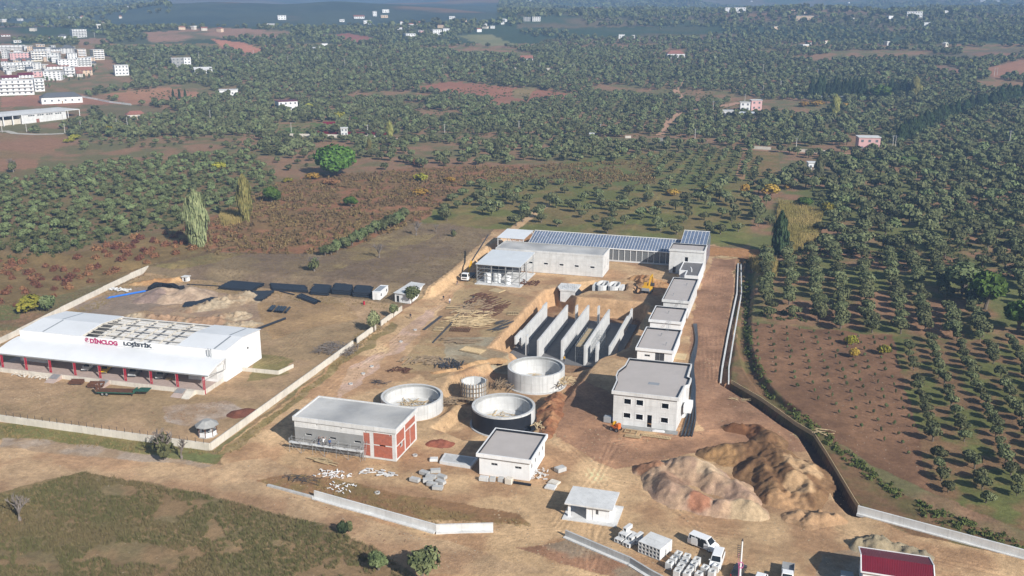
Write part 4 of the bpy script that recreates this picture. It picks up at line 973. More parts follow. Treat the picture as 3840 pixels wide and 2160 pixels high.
NOTREE += [[(-200,95),(60,108),(240,120),(330,190),(330,215),(200,235),(110,240),(0,250),(-200,260)], [(-20,262),(225,262),(225,300),(60,335),(-20,340)], [(80,225),(205,225),(205,268),(80,268)],
  [(680,338),(1500,344),(1700,352),(1700,360),(1500,352),(900,349),(680,344)], [(1870,372),(2140,385),(2400,372),(2576,360),(2576,368),(2150,392),(1870,378)], [(1640,350),(1710,285),(1720,290),(1670,355)],
  [(2140,345),(2215,345),(2215,380),(2140,380)], [(2025,408),(2060,408),(2060,432),(2025,432)], [(1855,248),(1915,248),(1915,280),(1800,296),(1800,285)], [(315,278),(360,278),(360,304),(315,304)], [(545,222),(595,222),(595,240),(545,240)], [(685,252),(745,252),(745,276),(685,276)], [(815,305),(840,305),(840,322),(815,322)],[(790,360),(885,360),(885,430),(790,430)],
  [(425,140),(480,140),(480,165),(425,165)],[(1300,140),(1340,140),(1340,156),(1300,156)],[(1672,125),(1725,125),(1725,146),(1672,146)],[(1920,470),(2060,500),(2060,610),(1990,645),(1890,665),(1940,560)],[(1490,480),(1500,480),(1500,481)],[(0,305),(180,330),(180,338),(0,322)], [(420,-60),(1255,-60),(1255,54),(1000,62),(900,64),(430,66)]]
def grove(poly, sp, rr, prob, dens=None, ang=.1, seed=1, kind='olive', jit=.32, free=False):
    """jittered rows of trees inside a surveyed outline; returns rows x,y,z,r,kind"""
    Wp = WTs(0, poly); xs = [p[0] for p in Wp]; ys = [p[1] for p in Wp]
    rng = np.random.default_rng(seed); cx, cy = (min(xs)+max(xs))/2, (min(ys)+max(ys))/2; R0 = math.hypot(max(xs)-min(xs), max(ys)-min(ys))/2+sp
    g = np.arange(-R0, R0, sp); A, B = np.meshgrid(g, g); A = A.ravel()+rng.uniform(-jit,jit,A.size)*sp; B = B.ravel()+rng.uniform(-jit,jit,B.size)*sp
    x = cx+A*math.cos(ang)-B*math.sin(ang); y = cy+A*math.sin(ang)+B*math.cos(ang)
    k = (x > min(xs)) & (x < max(xs)) & (y > min(ys)) & (y < max(ys)); x, y = x[k], y[k]
    z = T(x, y, False); px, py = proj(x, y, z)
    k = inpoly(px, py, poly) & (rng.random(len(x)) < prob)
    if dens: k &= fbm(x, y, dens[0], dens[1], 3) > dens[2]
    x, y, z, px, py = x[k], y[k], z[k], px[k], py[k]
    for P in NOTREE:
        if free: break
        o = ~inpoly(px, py, P); x, y, z, px, py = x[o], y[o], z[o], px[o], py[o]
    r = rng.uniform(rr[0], rr[1], len(x))*(.85+.3*vn(x, y, 40, 5))
    return np.stack([x, y, z, r], 1)
def row(p, q, sp, rr, seed=1):
    rng = np.random.default_rng(seed); a = np.array(W(0,*p)); b = np.array(W(0,*q)); n = int(np.hypot(*(b-a))/sp); o = []
    for i in range(n+1):
        if rng.random() < .08: continue
        c = a+(b-a)*i/n+rng.normal(0,.35,2); o.append((c[0], c[1], T1(*c), rng.uniform(*rr)))
    return np.array(o)
G_ = []
ZL = ['silvery round olive tree in the dense grove beyond the lower left red shrubs','grey green olive tree on the grass strip behind the glazed halls','olive tree in the grove on the red soil right of the channel','small young olive tree in the planted rows at the lower right','olive tree in the rows just right of the haul road channel','olive tree in the large grove filling the middle distance']
ZG = ['olive trees in the left grove','olive trees behind the glazed halls','olive trees in the right grove','young olive trees in rows','olive trees beside the channel','olive trees in the middle grove']
def addz(a, zi, kind):
    if len(a): G_.append(np.concatenate([a, np.full((len(a),1), zi), np.full((len(a),1), kind)], 1))
for i, (p, q) in enumerate([((2283,872),(2378,1238)),((2338,862),(2480,1264)),((2408,858),(2562,1250)),((2474,858),(2642,1230)),((2540,862),(2730,1210)),((2606,862),(2800,1190))]): addz(row(p, q, 4.5, (1.5,2.05), i), 3, 0)
for i, (p, q) in enumerate([((1925,665),(1935,800)),((1978,640),(1990,800)),((2040,650),(2056,812)),((2100,660),(2120,830)),((2165,650),(2190,838)),((2228,640),(2268,840)),((2290,660),(2330,850)),((2350,670),(2400,850)),((2410,690),(2470,850)),((2560,690),(2600,850))]): addz(row(p, q, 5.4, (2.4,3.2), 20+i), 4, 0)
addz(grove([(-150,455),(160,425),(330,398),(620,388),(700,440),(715,490),(600,520),(490,562),(160,640),(-150,705)], 6.0, (1.6,2.6), .82, seed=3, jit=.28), 0, 1)
addz(grove([(1055,540),(1200,452),(1500,470),(1900,470),(1965,560),(1860,602),(1700,596),(1270,578),(1180,572)], 9.5, (2.5,3.4), .78, seed=4, jit=.4), 1, 0)
addz(grove([(1900,480),(1960,440),(2060,400),(2576,345),(2760,345),(2760,845),(2500,680),(2280,640),(2060,640),(1990,640),(2066,520),(2040,480)], 8.4, (2.9,4.3), .9, seed=5, jit=.36), 2, 0)
addz(grove([(1560,392),(1890,375),(1955,465),(1620,468)], 7.0, (1.9,2.6), .8, seed=6, ang=0., jit=.2), 5, 0)
addz(grove([(700,430),(1000,395),(1500,385),(1600,400),(1500,440),(1180,440),(900,432)], 7.5, (2.4,3.4), .5, (60,3,.42), seed=7), 5, 0)
addz(grove([(180,400),(330,398),(640,385),(820,418),(760,440),(700,430),(640,352),(330,340),(200,350)], 7.6, (1.3,2.6), .5, (40,3,.35), seed=18), 5, 0)
addz(grove([(650,350),(700,342),(1000,350),(1500,352),(1900,372),(2100,385),(2760,350),(2760,372),(2050,400),(1900,375),(1560,392),(1000,398),(820,418),(640,385),(655,385)], 7.6, (2.5,3.8), .84, (70,5,.36), seed=8), 5, 0)
addz(grove([(-200,210),(2776,190),(2776,352),(1900,372),(1500,352),(1000,350),(700,342),(100,350),(-200,345)], 7.1, (2.4,3.7), .88, (90,11,.35), seed=9), 5, 0)
addz(grove([(-200,120),(2776,118),(2776,190),(-200,212)], 7.5, (2.4,3.8), .86, (110,13,.37), seed=10), 5, 0)
addz(grove([(-200,-40),(2776,-40),(2776,64),(-200,74)], 15, (3.4,6.), .7, (190,19,.4), seed=12), 5, 0)
addz(grove([(-200,70),(2776,60),(2776,118),(-200,120)], 10.5, (2.6,4.2), .8, (150,15,.4), seed=11), 5, 0)
ALLT = np.concatenate(G_); del G_
_px, _py = proj(ALLT[:,0], ALLT[:,1], ALLT[:,2]); _in = (_px > -15) & (_px < 2591) & (_py < 1470)
_d = np.hypot(ALLT[:,0], ALLT[:,1]); _o = np.argsort(np.where(_in, _d, 1e9)); IND = _o[:300]; REST = _o[300:]
print('olive trees', len(ALLT), 'nearest 300 out to', _d[IND[-1]])
for i in IND:
    x, y, z, r, zi, kd = ALLT[i]; kd = int(kd); zi = int(zi)
    plant('olive_tree', ZL[zi], 'olive tree', ('olive','round')[kd], ('olive','olived')[kd], x, y, z-.05, r, r*(1.75 if zi == 3 else 1.62)*random.uniform(.9,1.12), ZG[zi], n=800, leaf=.17)
def stuffmesh(name, A, temps, mt, hz, parent=None):
    """many plants in one mesh: A rows x,y,z,r,h,tint ; temps list of quad arrays"""
    rng = np.random.default_rng(5); Vs, Ts = [], []; pick = rng.integers(0, len(temps), len(A))
    for ti, t in enumerate(temps):
        a = A[pick == ti]
        if not len(a): continue
        an = rng.uniform(0, 6.28, len(a)); c, s = np.cos(an)[:,None,None], np.sin(an)[:,None,None]
        X = t[None,:,:,0]; Y = t[None,:,:,1]; Z = t[None,:,:,2]; r = a[:,3][:,None,None]; h = a[:,4][:,None,None]/hz
        V = np.stack([(X*c-Y*s)*r+a[:,0][:,None,None], (X*s+Y*c)*r+a[:,1][:,None,None], Z*h+a[:,2][:,None,None]], -1)
        Vs.append(V.reshape(-1,3)); Ts.append(np.repeat(a[:,5], t.shape[0]))
    return np.concatenate(Vs), np.concatenate(Ts)
def templ(kind, n, leaf, seed, trunk=True):
    rng = np.random.default_rng(seed); P, nn = crown_pts(kind, n, rng); Q = leafquads(P, nn, leaf, rng, 1.25, .5)
    if trunk:
        w = .1; Q = np.concatenate([Q, np.array([[(-w,0,-.1),(w,0,-.1),(w*.7,0,.7),(-w*.7,0,.7)],[(0,-w,-.1),(0,w,-.1),(0,w*.7,.7),(0,-w*.7,.7)]])])
    return Q
rs = ALLT[REST]; d = np.hypot(rs[:,0], rs[:,1]); tint = RNG.random(len(rs))+2*((rs[:,4] == 0) | (RNG.random(len(rs)) < .16)); rs6 = np.stack([rs[:,0], rs[:,1], rs[:,2]-.05, rs[:,3], rs[:,3]*1.65*RNG.uniform(.88,1.15,len(rs)), tint], 1)
VV, TT = [], []
for lo_, hi_, n_, lf in ((0,480,330,.27),(480,680,210,.34),(680,1000,110,.45),(1000,1500,48,.65),(1500,2300,24,.85),(2300,9900,9,1.25)):
    k = (d >= lo_) & (d < hi_)
    print('lod', lo_, k.sum(), k.sum()*n_)
    if k.sum():
        v, t = stuffmesh('x', rs6[k], [templ('olive', n_, lf, 40+q+lo_) for q in range(6)], None, 1.75); VV.append(v); TT.append(t)
V = np.concatenate(VV); o = npmesh('olive_groves', V, np.arange(len(V)).reshape(-1,4), M['olive'], {'tint': ('FACE','FLOAT',np.concatenate(TT))}); tag(o, kind='stuff')
print('grove quads', len(V)//4); del V, VV, TT
# ------------------------------------------------------------------ warehouse with curved canopy
A = W(1,178,672,8); B = W(1,1960,850,8); wr = math.atan2(B[1]-A[1], B[0]-A[0]); WL = math.hypot(B[0]-A[0], B[1]-A[1]); WD = 16.8
def loc_w(p): dx, dy = p[0]-A[0], p[1]-A[1]; return dx*math.cos(wr)+dy*math.sin(wr), -dx*math.sin(wr)+dy*math.cos(wr)
def wpt(x, y, z=0): return (A[0]+x*math.cos(wr)-y*math.sin(wr), A[1]+x*math.sin(wr)+y*math.cos(wr), z)
g = thing('warehouse', 'long white warehouse with curved front canopy on red posts and a partly stripped roof', 'warehouse', (A[0],A[1],0), wr)
xo0 = loc_w(W(1,705,722,8.0))[0]; xo1 = loc_w(W(1,1540,806,8.0))[0]
zE, zR, yM = 7.75, 8.55, WD/2
w_ = MB(); ops = []
for i in range(5): a = 10.5+i*7.9; ops.append((a, a+6.9, 1.15, 5.2))
w_.wall((0,0),(WL,0),0,6.3,.3,ops); w_.wall((WL,.31),(WL,WD-.31),0,7.75,.3); w_.wall((WL,WD),(0,WD),0,7.75,.3); w_.wall((0,WD-.31),(0,.31),0,7.75,.3)
for x in (0.004, WL-.304):
    w_.yz([(.31,7.754),(WD-.31,7.754),(yM,zR-.08)], x, x+.296)
w_.build('wall', M['white'], g)
f = MB(); f.box(-.25,WL+.25,-.12,.16,6.304,8.0); f.build('fascia', M['white'], g)
fl = MB(); fl.box(.32,WL-.32,.32,WD-.32,.9,1.06); fl.build('floor', M['plaster'], g)  # floor tone darkened so the gaps in the stripped roof read as shade
for i, (a, b) in enumerate(((-.3,xo0),(xo1,WL+.3))):
    r = MB(); r.yz([(.17,zE+.08),(yM,zR+.08),(yM,zR),(.17,zE)], a, b); r.yz([(yM+.004,zR+.08),(WD+.25,zE+.08),(WD+.25,zE),(yM+.004,zR)], a, b); ro = r.build('roof', M['msheet'], g)
    for k in (0,1):
        x = loc_w(W(1,*[[(345,686),(1850,838)],[(520,600),(1985,745)]][k][i],8.3))[0]; s_ = MB(); sl_ = (zR-zE)/yM
        y0, y1 = ((.6,yM-.3),(yM+.2,WD-.4))[k]; z = lambda y: zE+sl_*(y if y < yM else 2*yM-y)
        s_.yz([(y0,z(y0)+.085),(y1,z(y1)+.085),(y1,z(y1)+.12),(y0,z(y0)+.12)], x-.22, x+.22); s_.build('skylight', M['steel'], ro)
rf = MB(); n = 5
for i in range(n+1):
    x = xo0+(xo1-xo0)*i/n; rf.yz([(.35,zE-.05),(yM,zR-.05),(yM,zR-.42),(.35,zE-.42)], x-.15, x+.15); rf.yz([(yM+.004,zR-.05),(WD-.35,zE-.05),(WD-.35,zE-.42),(yM+.004,zR-.42)], x-.15, x+.15)
rf.build('rafter', M['cream'], g, each=True)
pu = MB()
for k in range(9):
    y = .6+k*(WD-1.2)/8; z = zE+(zR-zE)/yM*(y if y < yM else WD-y)
    for i in range(n):
        xa = xo0+(xo1-xo0)*i/n+.16; xb = xo0+(xo1-xo0)*(i+1)/n-.16
        pu.box(xa,xb,y-.1,y+.1,z-.13,z+.0)
pu.build('purlin', M['cream'], g, each=True)
cp = MB(); cz = []
for k in range(11): t = k/10; cz.append((-8.3*math.sin(t*1.45)/math.sin(1.45) if 0 else -8.3*t, 6.3-1.6*(t**1.9)))
for i in range(10): cp.yz([cz[i],cz[i+1],(cz[i+1][0],cz[i+1][1]-.1),(cz[i][0],cz[i][1]-.1)][::-1], -.9, WL+.7)
cp.build('canopy', M['msheet'], g, smooth=True)
cb = MB(); cb.box(-.9,WL+.7,-8.42,-8.304,4.45,4.74); cb.build('canopy_edge', M['steel'], g)
pl = MB(); pl.box(-1.5,WL-.6,-8.7,-.02,-.3,1.05); pl.build('platform', M['cream'], g); pt = MB(); pt.box(-1.45,WL-.65,-8.65,-.03,1.054,1.075); pt.build('platform_paving', M['pave'], g)
for i, px in enumerate([(48,1035),(265,1020),(475,1060),(700,1100),(915,1120),(1150,1125),(1375,1155),(1610,1225),(1852,1250)]):
    x = .9+i*(WL-1.6)/8; zb = 1.08 if i < 8 else 0
    p = MB()
    for s in (-.2,.2): p.box(x+s-.06,x+s+.06,-8.25,-8.05,zb,4.5)
    for k in range(9): z = zb+.2+k*(4.2-zb)/9; p.bar((x-.2,-8.15,z),(x+.2,-8.15,z+.35),.06)
    p.build('post', M['red'], g)
    b_ = MB(); b_.box(x-.36,x-.29,-8.2,-8.1,0 if i == 8 else 1.08,4.5); b_.build('downpipe', M['white'], g)
for i, (a, b) in enumerate(((1.6,9.4),(WL-8.2,WL-.4))):
    bx = MB(); bx.box(a,b,-3.0,-.02,1.08,4.7); bx.build('office_cabin', M['concl'], g)
    q = MB(); q.box(a,b,-3.04,-3.004,1.08,1.7); q.build('cabin_skirting', M['white'], g)
    for x in ((a+2.3,a+5.2) if i == 0 else (a+2.2,)):
        q = MB(); q.box(x-.5,x+.5,-3.06,-3.004,2.4,3.5); fr = q.build('window', M['white'], g)
        q = MB(); q.box(x-.43,x-.05,-3.075,-3.063,2.47,3.43); q.box(x+.05,x+.43,-3.075,-3.063,2.47,3.43); q.build('pane', M['glass'], fr)
    if i: q = MB(); q.box(a+4.4,a+5.5,-3.06,-3.004,1.1,3.4); q.build('door', M['white'], g)
st = MB(); st.yz([(-12.2,-.2),(-8.72,-.2),(-8.72,1.05),(-9.6,1.05)], WL-4.6, WL-2.6); st.build('ramp', M['cream'], g)
br = MB(); br.bar((WL+.6,-8,4.6),(WL+.6,-1,3.6),.1); br.bar((WL+.6,-1,3.6),(WL+.6,-.3,6.1),.1); br.build('canopy_brace', M['steel'], g)
vt = MB(); vt.tube([(WL-3.6,-.9,6.2),(WL-3.6,-.9,8.4)], .12, 8); vt.tube([(WL-2.9,-.9,6.2),(WL-2.9,-.9,8.4)], .12, 8); vt.build('flue', M['steel'], g, each=True)
for x in (WL-3.2,):
    q = MB(); q.tube([(WL+.012,10.5,5.0),(WL+.16,10.5,5.0)], .25, 14); q.build('extractor', M['steeld'], g)
# lettering on the fascia
def text_mesh(s, size, depth=.03):
    c = bpy.data.curves.new('t', 'FONT'); c.body = s; c.size = size; c.extrude = depth; c.offset = .05; o = bpy.data.objects.new('t', c); COL.objects.link(o)
    bpy.context.view_layer.update(); me = bpy.data.meshes.new_from_object(o.evaluated_get(bpy.context.evaluated_depsgraph_get())); bpy.data.objects.remove(o); bpy.data.curves.remove(c); return me
def put_text(s, k, xa, xb, mt, hgt):
    x0 = (WY(k,*xa,A[1]+.4)[0]-A[0])/math.cos(wr); x1 = (WY(k,*xb,A[1]+.8)[0]-A[0])/math.cos(wr)
    me = text_mesh(s, 1.0); me.materials.clear(); me.materials.append(M[mt]); xs = [v.co.x for v in me.vertices]; ys = [v.co.y for v in me.vertices]
    sx = (x1-x0)/(max(xs)-min(xs)); sy = hgt/(max(ys)-min(ys))
    for v in me.vertices: v.co = ((v.co.x-min(xs))*sx, v.co.z, (v.co.y-min(ys))*sy)
    o = bpy.data.objects.new('lettering', me); COL.objects.link(o); o.parent = g; o.location = (x0, -.16, 6.48); return x0, x1
lx0, _ = put_text('DİNCLOG', 1, (790,780), (1036,800), 'sign', 1.5)
put_text('LOJİSTİK', 1, (1078,812), (1334,836), 'signd', 1.5)
em = MB()
for r0, r1, a0, a1 in ((.46,.58,30,330),(.26,.37,-20,250),(.06,.17,0,360)):
    n_ = 20
    for i in range(n_):
        a = R(a0+(a1-a0)*i/n_); b = R(a0+(a1-a0)*(i+1)/n_); c = lambda r,t,y: (r*math.cos(t)*1.05,y,r*math.sin(t))
        em.add([c(r0,a,-.03),c(r1,a,-.03),c(r1,b,-.03),c(r0,b,-.03),c(r0,a,.0),c(r1,a,.0),c(r1,b,.0),c(r0,b,.0)], [(0,1,2,3),(7,6,5,4),(0,4,5,1),(1,5,6,2),(2,6,7,3),(3,7,4,0)])
em.build('emblem', M['sign'], g, loc=(lx0-.85,-.16,7.2))
ln = MB(); ln.box(xo0+1,WL-18,-.14,-.124,6.36,6.42); ln.build('fascia_line', M['steel'], g)
# ------------------------------------------------------------------ vehicles (front = +x)
def frustum(mb, xb, xt, z0, z1, wb, wt, t=None):
    b = [(xb[0],-wb/2,z0),(xb[1],-wb/2,z0),(xb[1],wb/2,z0),(xb[0],wb/2,z0)]; u = [(xt[0],-wt/2,z1),(xt[1],-wt/2,z1),(xt[1],wt/2,z1),(xt[0],wt/2,z1)]
    mb.add(b+u, [(0,3,2,1),(4,5,6,7),(0,1,5,4),(1,2,6,5),(2,3,7,6),(3,0,4,7)]); return b+u
def facepanel(q, u0, u1, v0, v1, off=.012, th=.02):
    q = [Vector(p) for p in q]; n = (q[1]-q[0]).cross(q[3]-q[0]).normalized()
    P = lambda u, v: q[0]*(1-u)*(1-v)+q[1]*u*(1-v)+q[2]*u*v+q[3]*(1-u)*v
    a = [P(u0,v0),P(u1,v0),P(u1,v1),P(u0,v1)]; mb = MB()
    mb.add([p-n*.05 for p in a]+[p+n*off for p in a], [(3,2,1,0),(4,5,6,7),(0,1,5,4),(1,2,6,5),(2,3,7,6),(3,0,4,7)]); return mb
def wheel(g, x, y, r, w=.2):
    t = MB(); t.lathe([(r*.62,-w/2),(r*.95,-w/2),(r,-w/3),(r,w/3),(r*.95,w/2),(r*.62,w/2)], 20); t.v = [(a,c,b) for a,b,c in t.v]; o = t.build('wheel', M['rubber'], g, loc=(x,y,r), smooth=True)
    c = MB(); c.lathe([(0,-w*.42),(r*.63,-w*.42),(r*.63,w*.42),(0,w*.42)], 16); c.v = [(a,z,b) for a,b,z in c.v]; c.build('rim', M['steel'], o)
def vehicle(name, label, cat, loc, rz, kind, paint, group=None):
    g = thing(name, label, cat, loc, rz, group)
    S_ = {'car': (4.2,1.75,.5,.92,1.45,(-1.85,1.0),(-1.3,.25),.31,(1.3,-1.3)), 'van': (5.0,1.95,.45,1.15,1.98,(-2.46,1.72),(-2.36,.95),.34,(1.55,-1.5)), 'mini': (4.6,1.85,.45,1.1,1.85,(-2.25,1.5),(-2.15,.8),.33,(1.4,-1.4))}[kind]
    L, w, zf, zb, H, xb, xt, wr_, wx = S_
    b = MB(); b.xz([(-L/2,zf),(-L/2,zb),(xb[1],zb),(L/2-.35,zb-.16),(L/2-.04,zb-.36),(L/2,zf),(L/2-.12,zf-.2),(-L/2+.1,zf-.2)], -w/2, w/2)
    q = frustum(b, xb, xt, zb-.01, H, w-.06, w-.36)
    b.build('body', M[paint], g, bevel=.07)
    facepanel([q[1],q[2],q[6],q[5]], .07, .93, .08, .92).build('windscreen', M['glass'], g)
    facepanel([q[3],q[0],q[4],q[7]], .1, .9, .3 if kind != 'car' else .12, .9).build('rear_window', M['glass'], g)
    for s in (0,1):
        f = [q[0],q[1],q[5],q[4]] if s == 0 else [q[2],q[3],q[7],q[6]]
        for u0, u1 in ((.06,.33),(.37,.62),(.66,.9)):
            if s: u0, u1 = 1-u1, 1-u0
            facepanel(f, u0, u1, .2, .85).build('side_window', M['glass'], g)
    for x in wx:
        for s in (-1,1): wheel(g, x, s*(w/2-.1), wr_)
    for s in (-1,1):
        m_ = MB(); m_.obox((L/2-.05,s*(w/2-.25),zb-.44),(.12,.34,.16)); m_.build('headlight', M['lamp'], g)
        m_ = MB(); m_.obox((-L/2,s*(w/2-.12),zb-.2),(.06,.14,.4)); m_.build('tail_light', M['lampr'], g)
        m_ = MB(); m_.obox((xb[1]-.25,s*(w/2+.1),zb+.08),(.12,.2,.14)); m_.build('wing_mirror', M[paint], g)
    m_ = MB(); m_.box(L/2-.06,L/2+.03,-w/2+.1,w/2-.1,zf-.16,zf+.04); m_.build('bumper', M['steeld'], g); return g
v1 = W(25,875,880,.9)
VAN = vehicle('van', 'white passenger van with its side door slid open, near the block stacks', 'van', (v1[0],v1[1]+.5,0), R(-24), 'van', 'pwhite')
m_ = MB(); m_.box(-.5,.55,-1.0,-.93,.4,1.75); m_.build('door_opening', M['dark'], VAN); m_ = MB(); m_.box(-1.75,-.6,-1.1,-1.03,.42,1.72); m_.build('sliding_door', M['pwhite'], VAN)
v2 = W(25,1120,1130,1.0)
vehicle('delivery_van', 'white van facing the camera, just below the open passenger van', 'van', (v2[0],v2[1],0), R(-95), 'mini', 'pwhite')
v3 = W(25,1500,1330,.8)
vehicle('black_car', 'black car behind the white utility pole at the bottom edge', 'car', (v3[0],v3[1],0), R(80), 'car', 'pdark')
v4 = W(25,1870,1440,1.3)
vehicle('white_car', 'white car cut by the bottom edge, right of the utility pole', 'car', (v4[0],v4[1]-.6,0), R(-100), 'car', 'pwhite')
# pickup truck at the bottom edge
x_, y_ = W(25,2360,1290,1.0)
g = thing('pickup_truck', 'small truck with grey open bed and white cab at the bottom edge', 'truck', (x_,y_-1.6,0), R(-92))
m_ = MB(); m_.box(-2.6,.5,-.95,.95,.55,.7); m_.box(-2.6,.5,-.95,-.88,.704,1.25); m_.box(-2.6,.5,.88,.95,.704,1.25); m_.box(-2.6,-2.53,-.87,.87,.704,1.25); m_.build('bed', M['pgrey'], g)
m_ = MB(); q = frustum(m_, (.6,2.4), (.7,1.9), 1.1, 1.95, 1.85, 1.6); m_.box(.6,2.55,-.93,.93,.5,1.09); m_.build('cab', M['pwhite'], g, bevel=.06)
facepanel([q[1],q[2],q[6],q[5]], .07,.93,.1,.9).build('windscreen', M['glass'], g)
for x in (1.8,-1.6):
    for s in (-1,1): wheel(g, x, s*.85, .36)
# cars under the canopy
for k, p, rz, kd, pt, lb in [(33,(1620,545),-75,'car','pwhite','white car parked under the warehouse canopy beside the yellow car'),(33,(1960,590),-70,'car','pyel','yellow car parked under the middle of the warehouse canopy'),
    (34,(370,540),-72,'van','pgrey','grey van parked under the warehouse canopy right of the yellow car'),(34,(890,590),-72,'mini','pgrey','second grey van under the canopy, nearest the right office cabin')]:
    x_, y_ = W(k,*p,1.5); lx_, ly_ = loc_w((x_,y_)); q = wpt(lx_, max(ly_+1.6,-6.2), 1.08); vehicle('parked_car', lb, 'van' if kd != 'car' else 'car', q, R(rz), kd, pt)
# crane truck
x_, y_ = W(21,205,1005)
g = thing('crane_truck', 'white cab truck with raised yellow and dark crane boom beside the steel shed', 'truck', (x_,y_+1.2,0), R(-92))
m_ = MB(); q = frustum(m_, (-.1,1.7), (.0,1.45), 1.5, 2.75, 2.35, 2.15); m_.box(-.1,1.75,-1.18,1.18,.55,1.49); m_.build('cab', M['pwhite'], g, bevel=.08)
facepanel([q[1],q[2],q[6],q[5]], .07,.93,.08,.85).build('windscreen', M['glass'], g)
for s in (0,1): facepanel([q[0],q[1],q[5],q[4]] if s == 0 else [q[2],q[3],q[7],q[6]], .3,.85,.1,.85).build('side_window', M['glass'], g)
m_ = MB(); m_.box(1.72,1.8,-.8,.8,.95,1.3); m_.build('grille', M['steeld'], g)
m_ = MB(); m_.box(-6.2,-.2,-1.15,1.15,.95,1.15); m_.build('bed', M['steeld'], g)
m_ = MB(); m_.box(-1.3,-.4,-.7,.7,1.16,1.9); m_.build('crane_base', M['yellow'], g)
for x in (.9,-3.6,-4.9):
    for s in (-1,1): wheel(g, x, s*1.0, .5, .3)
r0 = Vector(g.location); tipx, tipz = WY(21,612,190, y_+22); mid = WY(21,318,655, y_+7.5)
inv = Matrix.Rotation(R(92),3,'Z'); toL = lambda p: inv@(Vector(p)-r0)
pa = toL((x_+.3,y_+2.0,1.9)); pb = toL((mid[0],y_+7.5,mid[1])); pc = toL((tipx,y_+22,tipz))
m_ = MB(); m_.bar(pa, pb, .5, .55); m_.build('boom', M['yellow'], g); m_ = MB(); m_.bar(pb, pc, .3, .34); m_.build('boom_extension', M['steeld'], g)
# excavator
x_, y_ = W(22,1050,1215)
g = thing('excavator', 'yellow tracked excavator digging beside a dark hole near the long pale building', 'excavator', (x_,y_+1.5,0), R(84))
for s in (-1,1):
    m_ = MB(); m_.xz([(-1.9,.15),(-1.6,0),(1.6,0),(1.9,.15),(1.9,.6),(1.6,.78),(-1.6,.78),(-1.9,.6)], s*1.1-.3, s*1.1+.3); m_.build('track', M['steeld'], g)
m_ = MB(); m_.box(-2.3,1.3,-1.35,1.35,.95,1.75); m_.xz([(-2.3,1.76),(-2.3,2.1),(-1.0,2.25),(-.2,1.76)], -1.3, 1.3); m_.build('body', M['yellow'], g, bevel=.08)
m_ = MB(); m_.box(-2.5,-2.304,-1.3,1.3,.95,1.9); m_.build('counterweight', M['pgrey'], g, bevel=.05)
m_ = MB(); q = frustum(m_, (.0,1.3), (.1,1.1), 1.76, 2.9, 1.1, 1.0); m_.v = [(a,b+.75,c) for a,b,c in m_.v]; m_.build('cab', M['yellow'], g)
m_ = MB(); m_.box(.15,1.2,.195,.21,1.9,2.75); m_.box(1.27,1.32,.3,1.2,1.85,2.6); m_.build('cab_glass', M['glass'], g)
m_ = MB(); m_.bar((1.0,-.2,1.6),(3.0,-.2,4.2),.45,.5); m_.bar((3.0,-.2,4.2),(5.0,-.2,4.4),.42,.46); m_.build('boom', M['yellow'], g)
m_ = MB(); m_.bar((4.9,-.2,4.6),(5.9,-.2,1.6),.34,.36); m_.build('arm', M['yellow'], g)
m_ = MB(); m_.xz([(5.5,1.6),(6.2,1.5),(6.3,.8),(5.8,.45),(5.3,.7)], -.75, .35); m_.build('bucket', M['steeld'], g)
# trailer in the yard
def tl(k, x, y, z=.9): return W(k, x, y, z)
a = tl(34,60,960); b = tl(34,470,970); an = math.atan2(b[1]-a[1], b[0]-a[0]); c_ = W(1,1060,1215,.6)
g = thing('low_loader_trailer', 'old green low loader trailer with rusty deck on the yard before the warehouse', 'trailer', (c_[0],c_[1],0), an)
m_ = MB(); m_.box(-5.2,3.6,-1.25,1.25,.75,.95); m_.box(3.604,6.0,-.5,.5,1.0,1.3); m_.box(3.4,3.6,-1.1,1.1,.954,1.5); m_.build('frame', M['green'], g)
m_ = MB()
for i in range(8): m_.box(-5.1+i*1.07,-5.1+i*1.07+1.0,-1.15,1.15,.955,1.0)
m_.build('deck', M['rust'], g)
m_ = MB(); m_.obox((5.6,0,1.35),(2.6,2.2,.14)); m_.build('gooseneck', M['green'], g)
for i in (0,1):
    m_ = MB(); m_.obox((-5.35,(-.65,.65)[i],1.7),(.15,.8,1.6)); m_.build('loading_ramp', M['rust'], g)
for x in (-3.9,-2.9):
    for s in (-1,1): wheel(g, x, s*1.05, .42, .28)
m_ = MB(); m_.box(2.9,3.05,-.9,-.75,0,.75); m_.box(2.9,3.05,.75,.9,0,.75); m_.build('support_leg', M['steeld'], g, each=True)
for k, p, rz, lb, sz in [(33,(1480,800),12,'rusty flat steel skip tray lying left of the trailer',(3.2,1.6,.5)),(33,(1860,860),14,'tilted rusty dump body leaning by the loading platform edge',(3.6,1.7,.7))]:
    x_, y_ = W(k,*p,.3); g = thing('dump_body', lb, 'dump body', (x_,y_,0), wr+R(rz)); L_, w_, h_ = sz; m_ = MB(); m_.box(-L_/2,L_/2,-w_/2,w_/2,.25,.35)
    m_.box(-L_/2,L_/2,w_/2-.08,w_/2,.354,h_+.5); m_.box(-L_/2,-L_/2+.08,-w_/2,w_/2-.09,.354,h_+.3); m_.box(L_/2-.08,L_/2,-w_/2,w_/2-.09,.354,h_+.3); m_.build('tray', M['rust'], g)
    m_ = MB(); m_.box(-L_/2+.2,L_/2-.2,-w_/2+.2,w_/2-.2,0,.246); m_.build('support', M['steeld'], g)
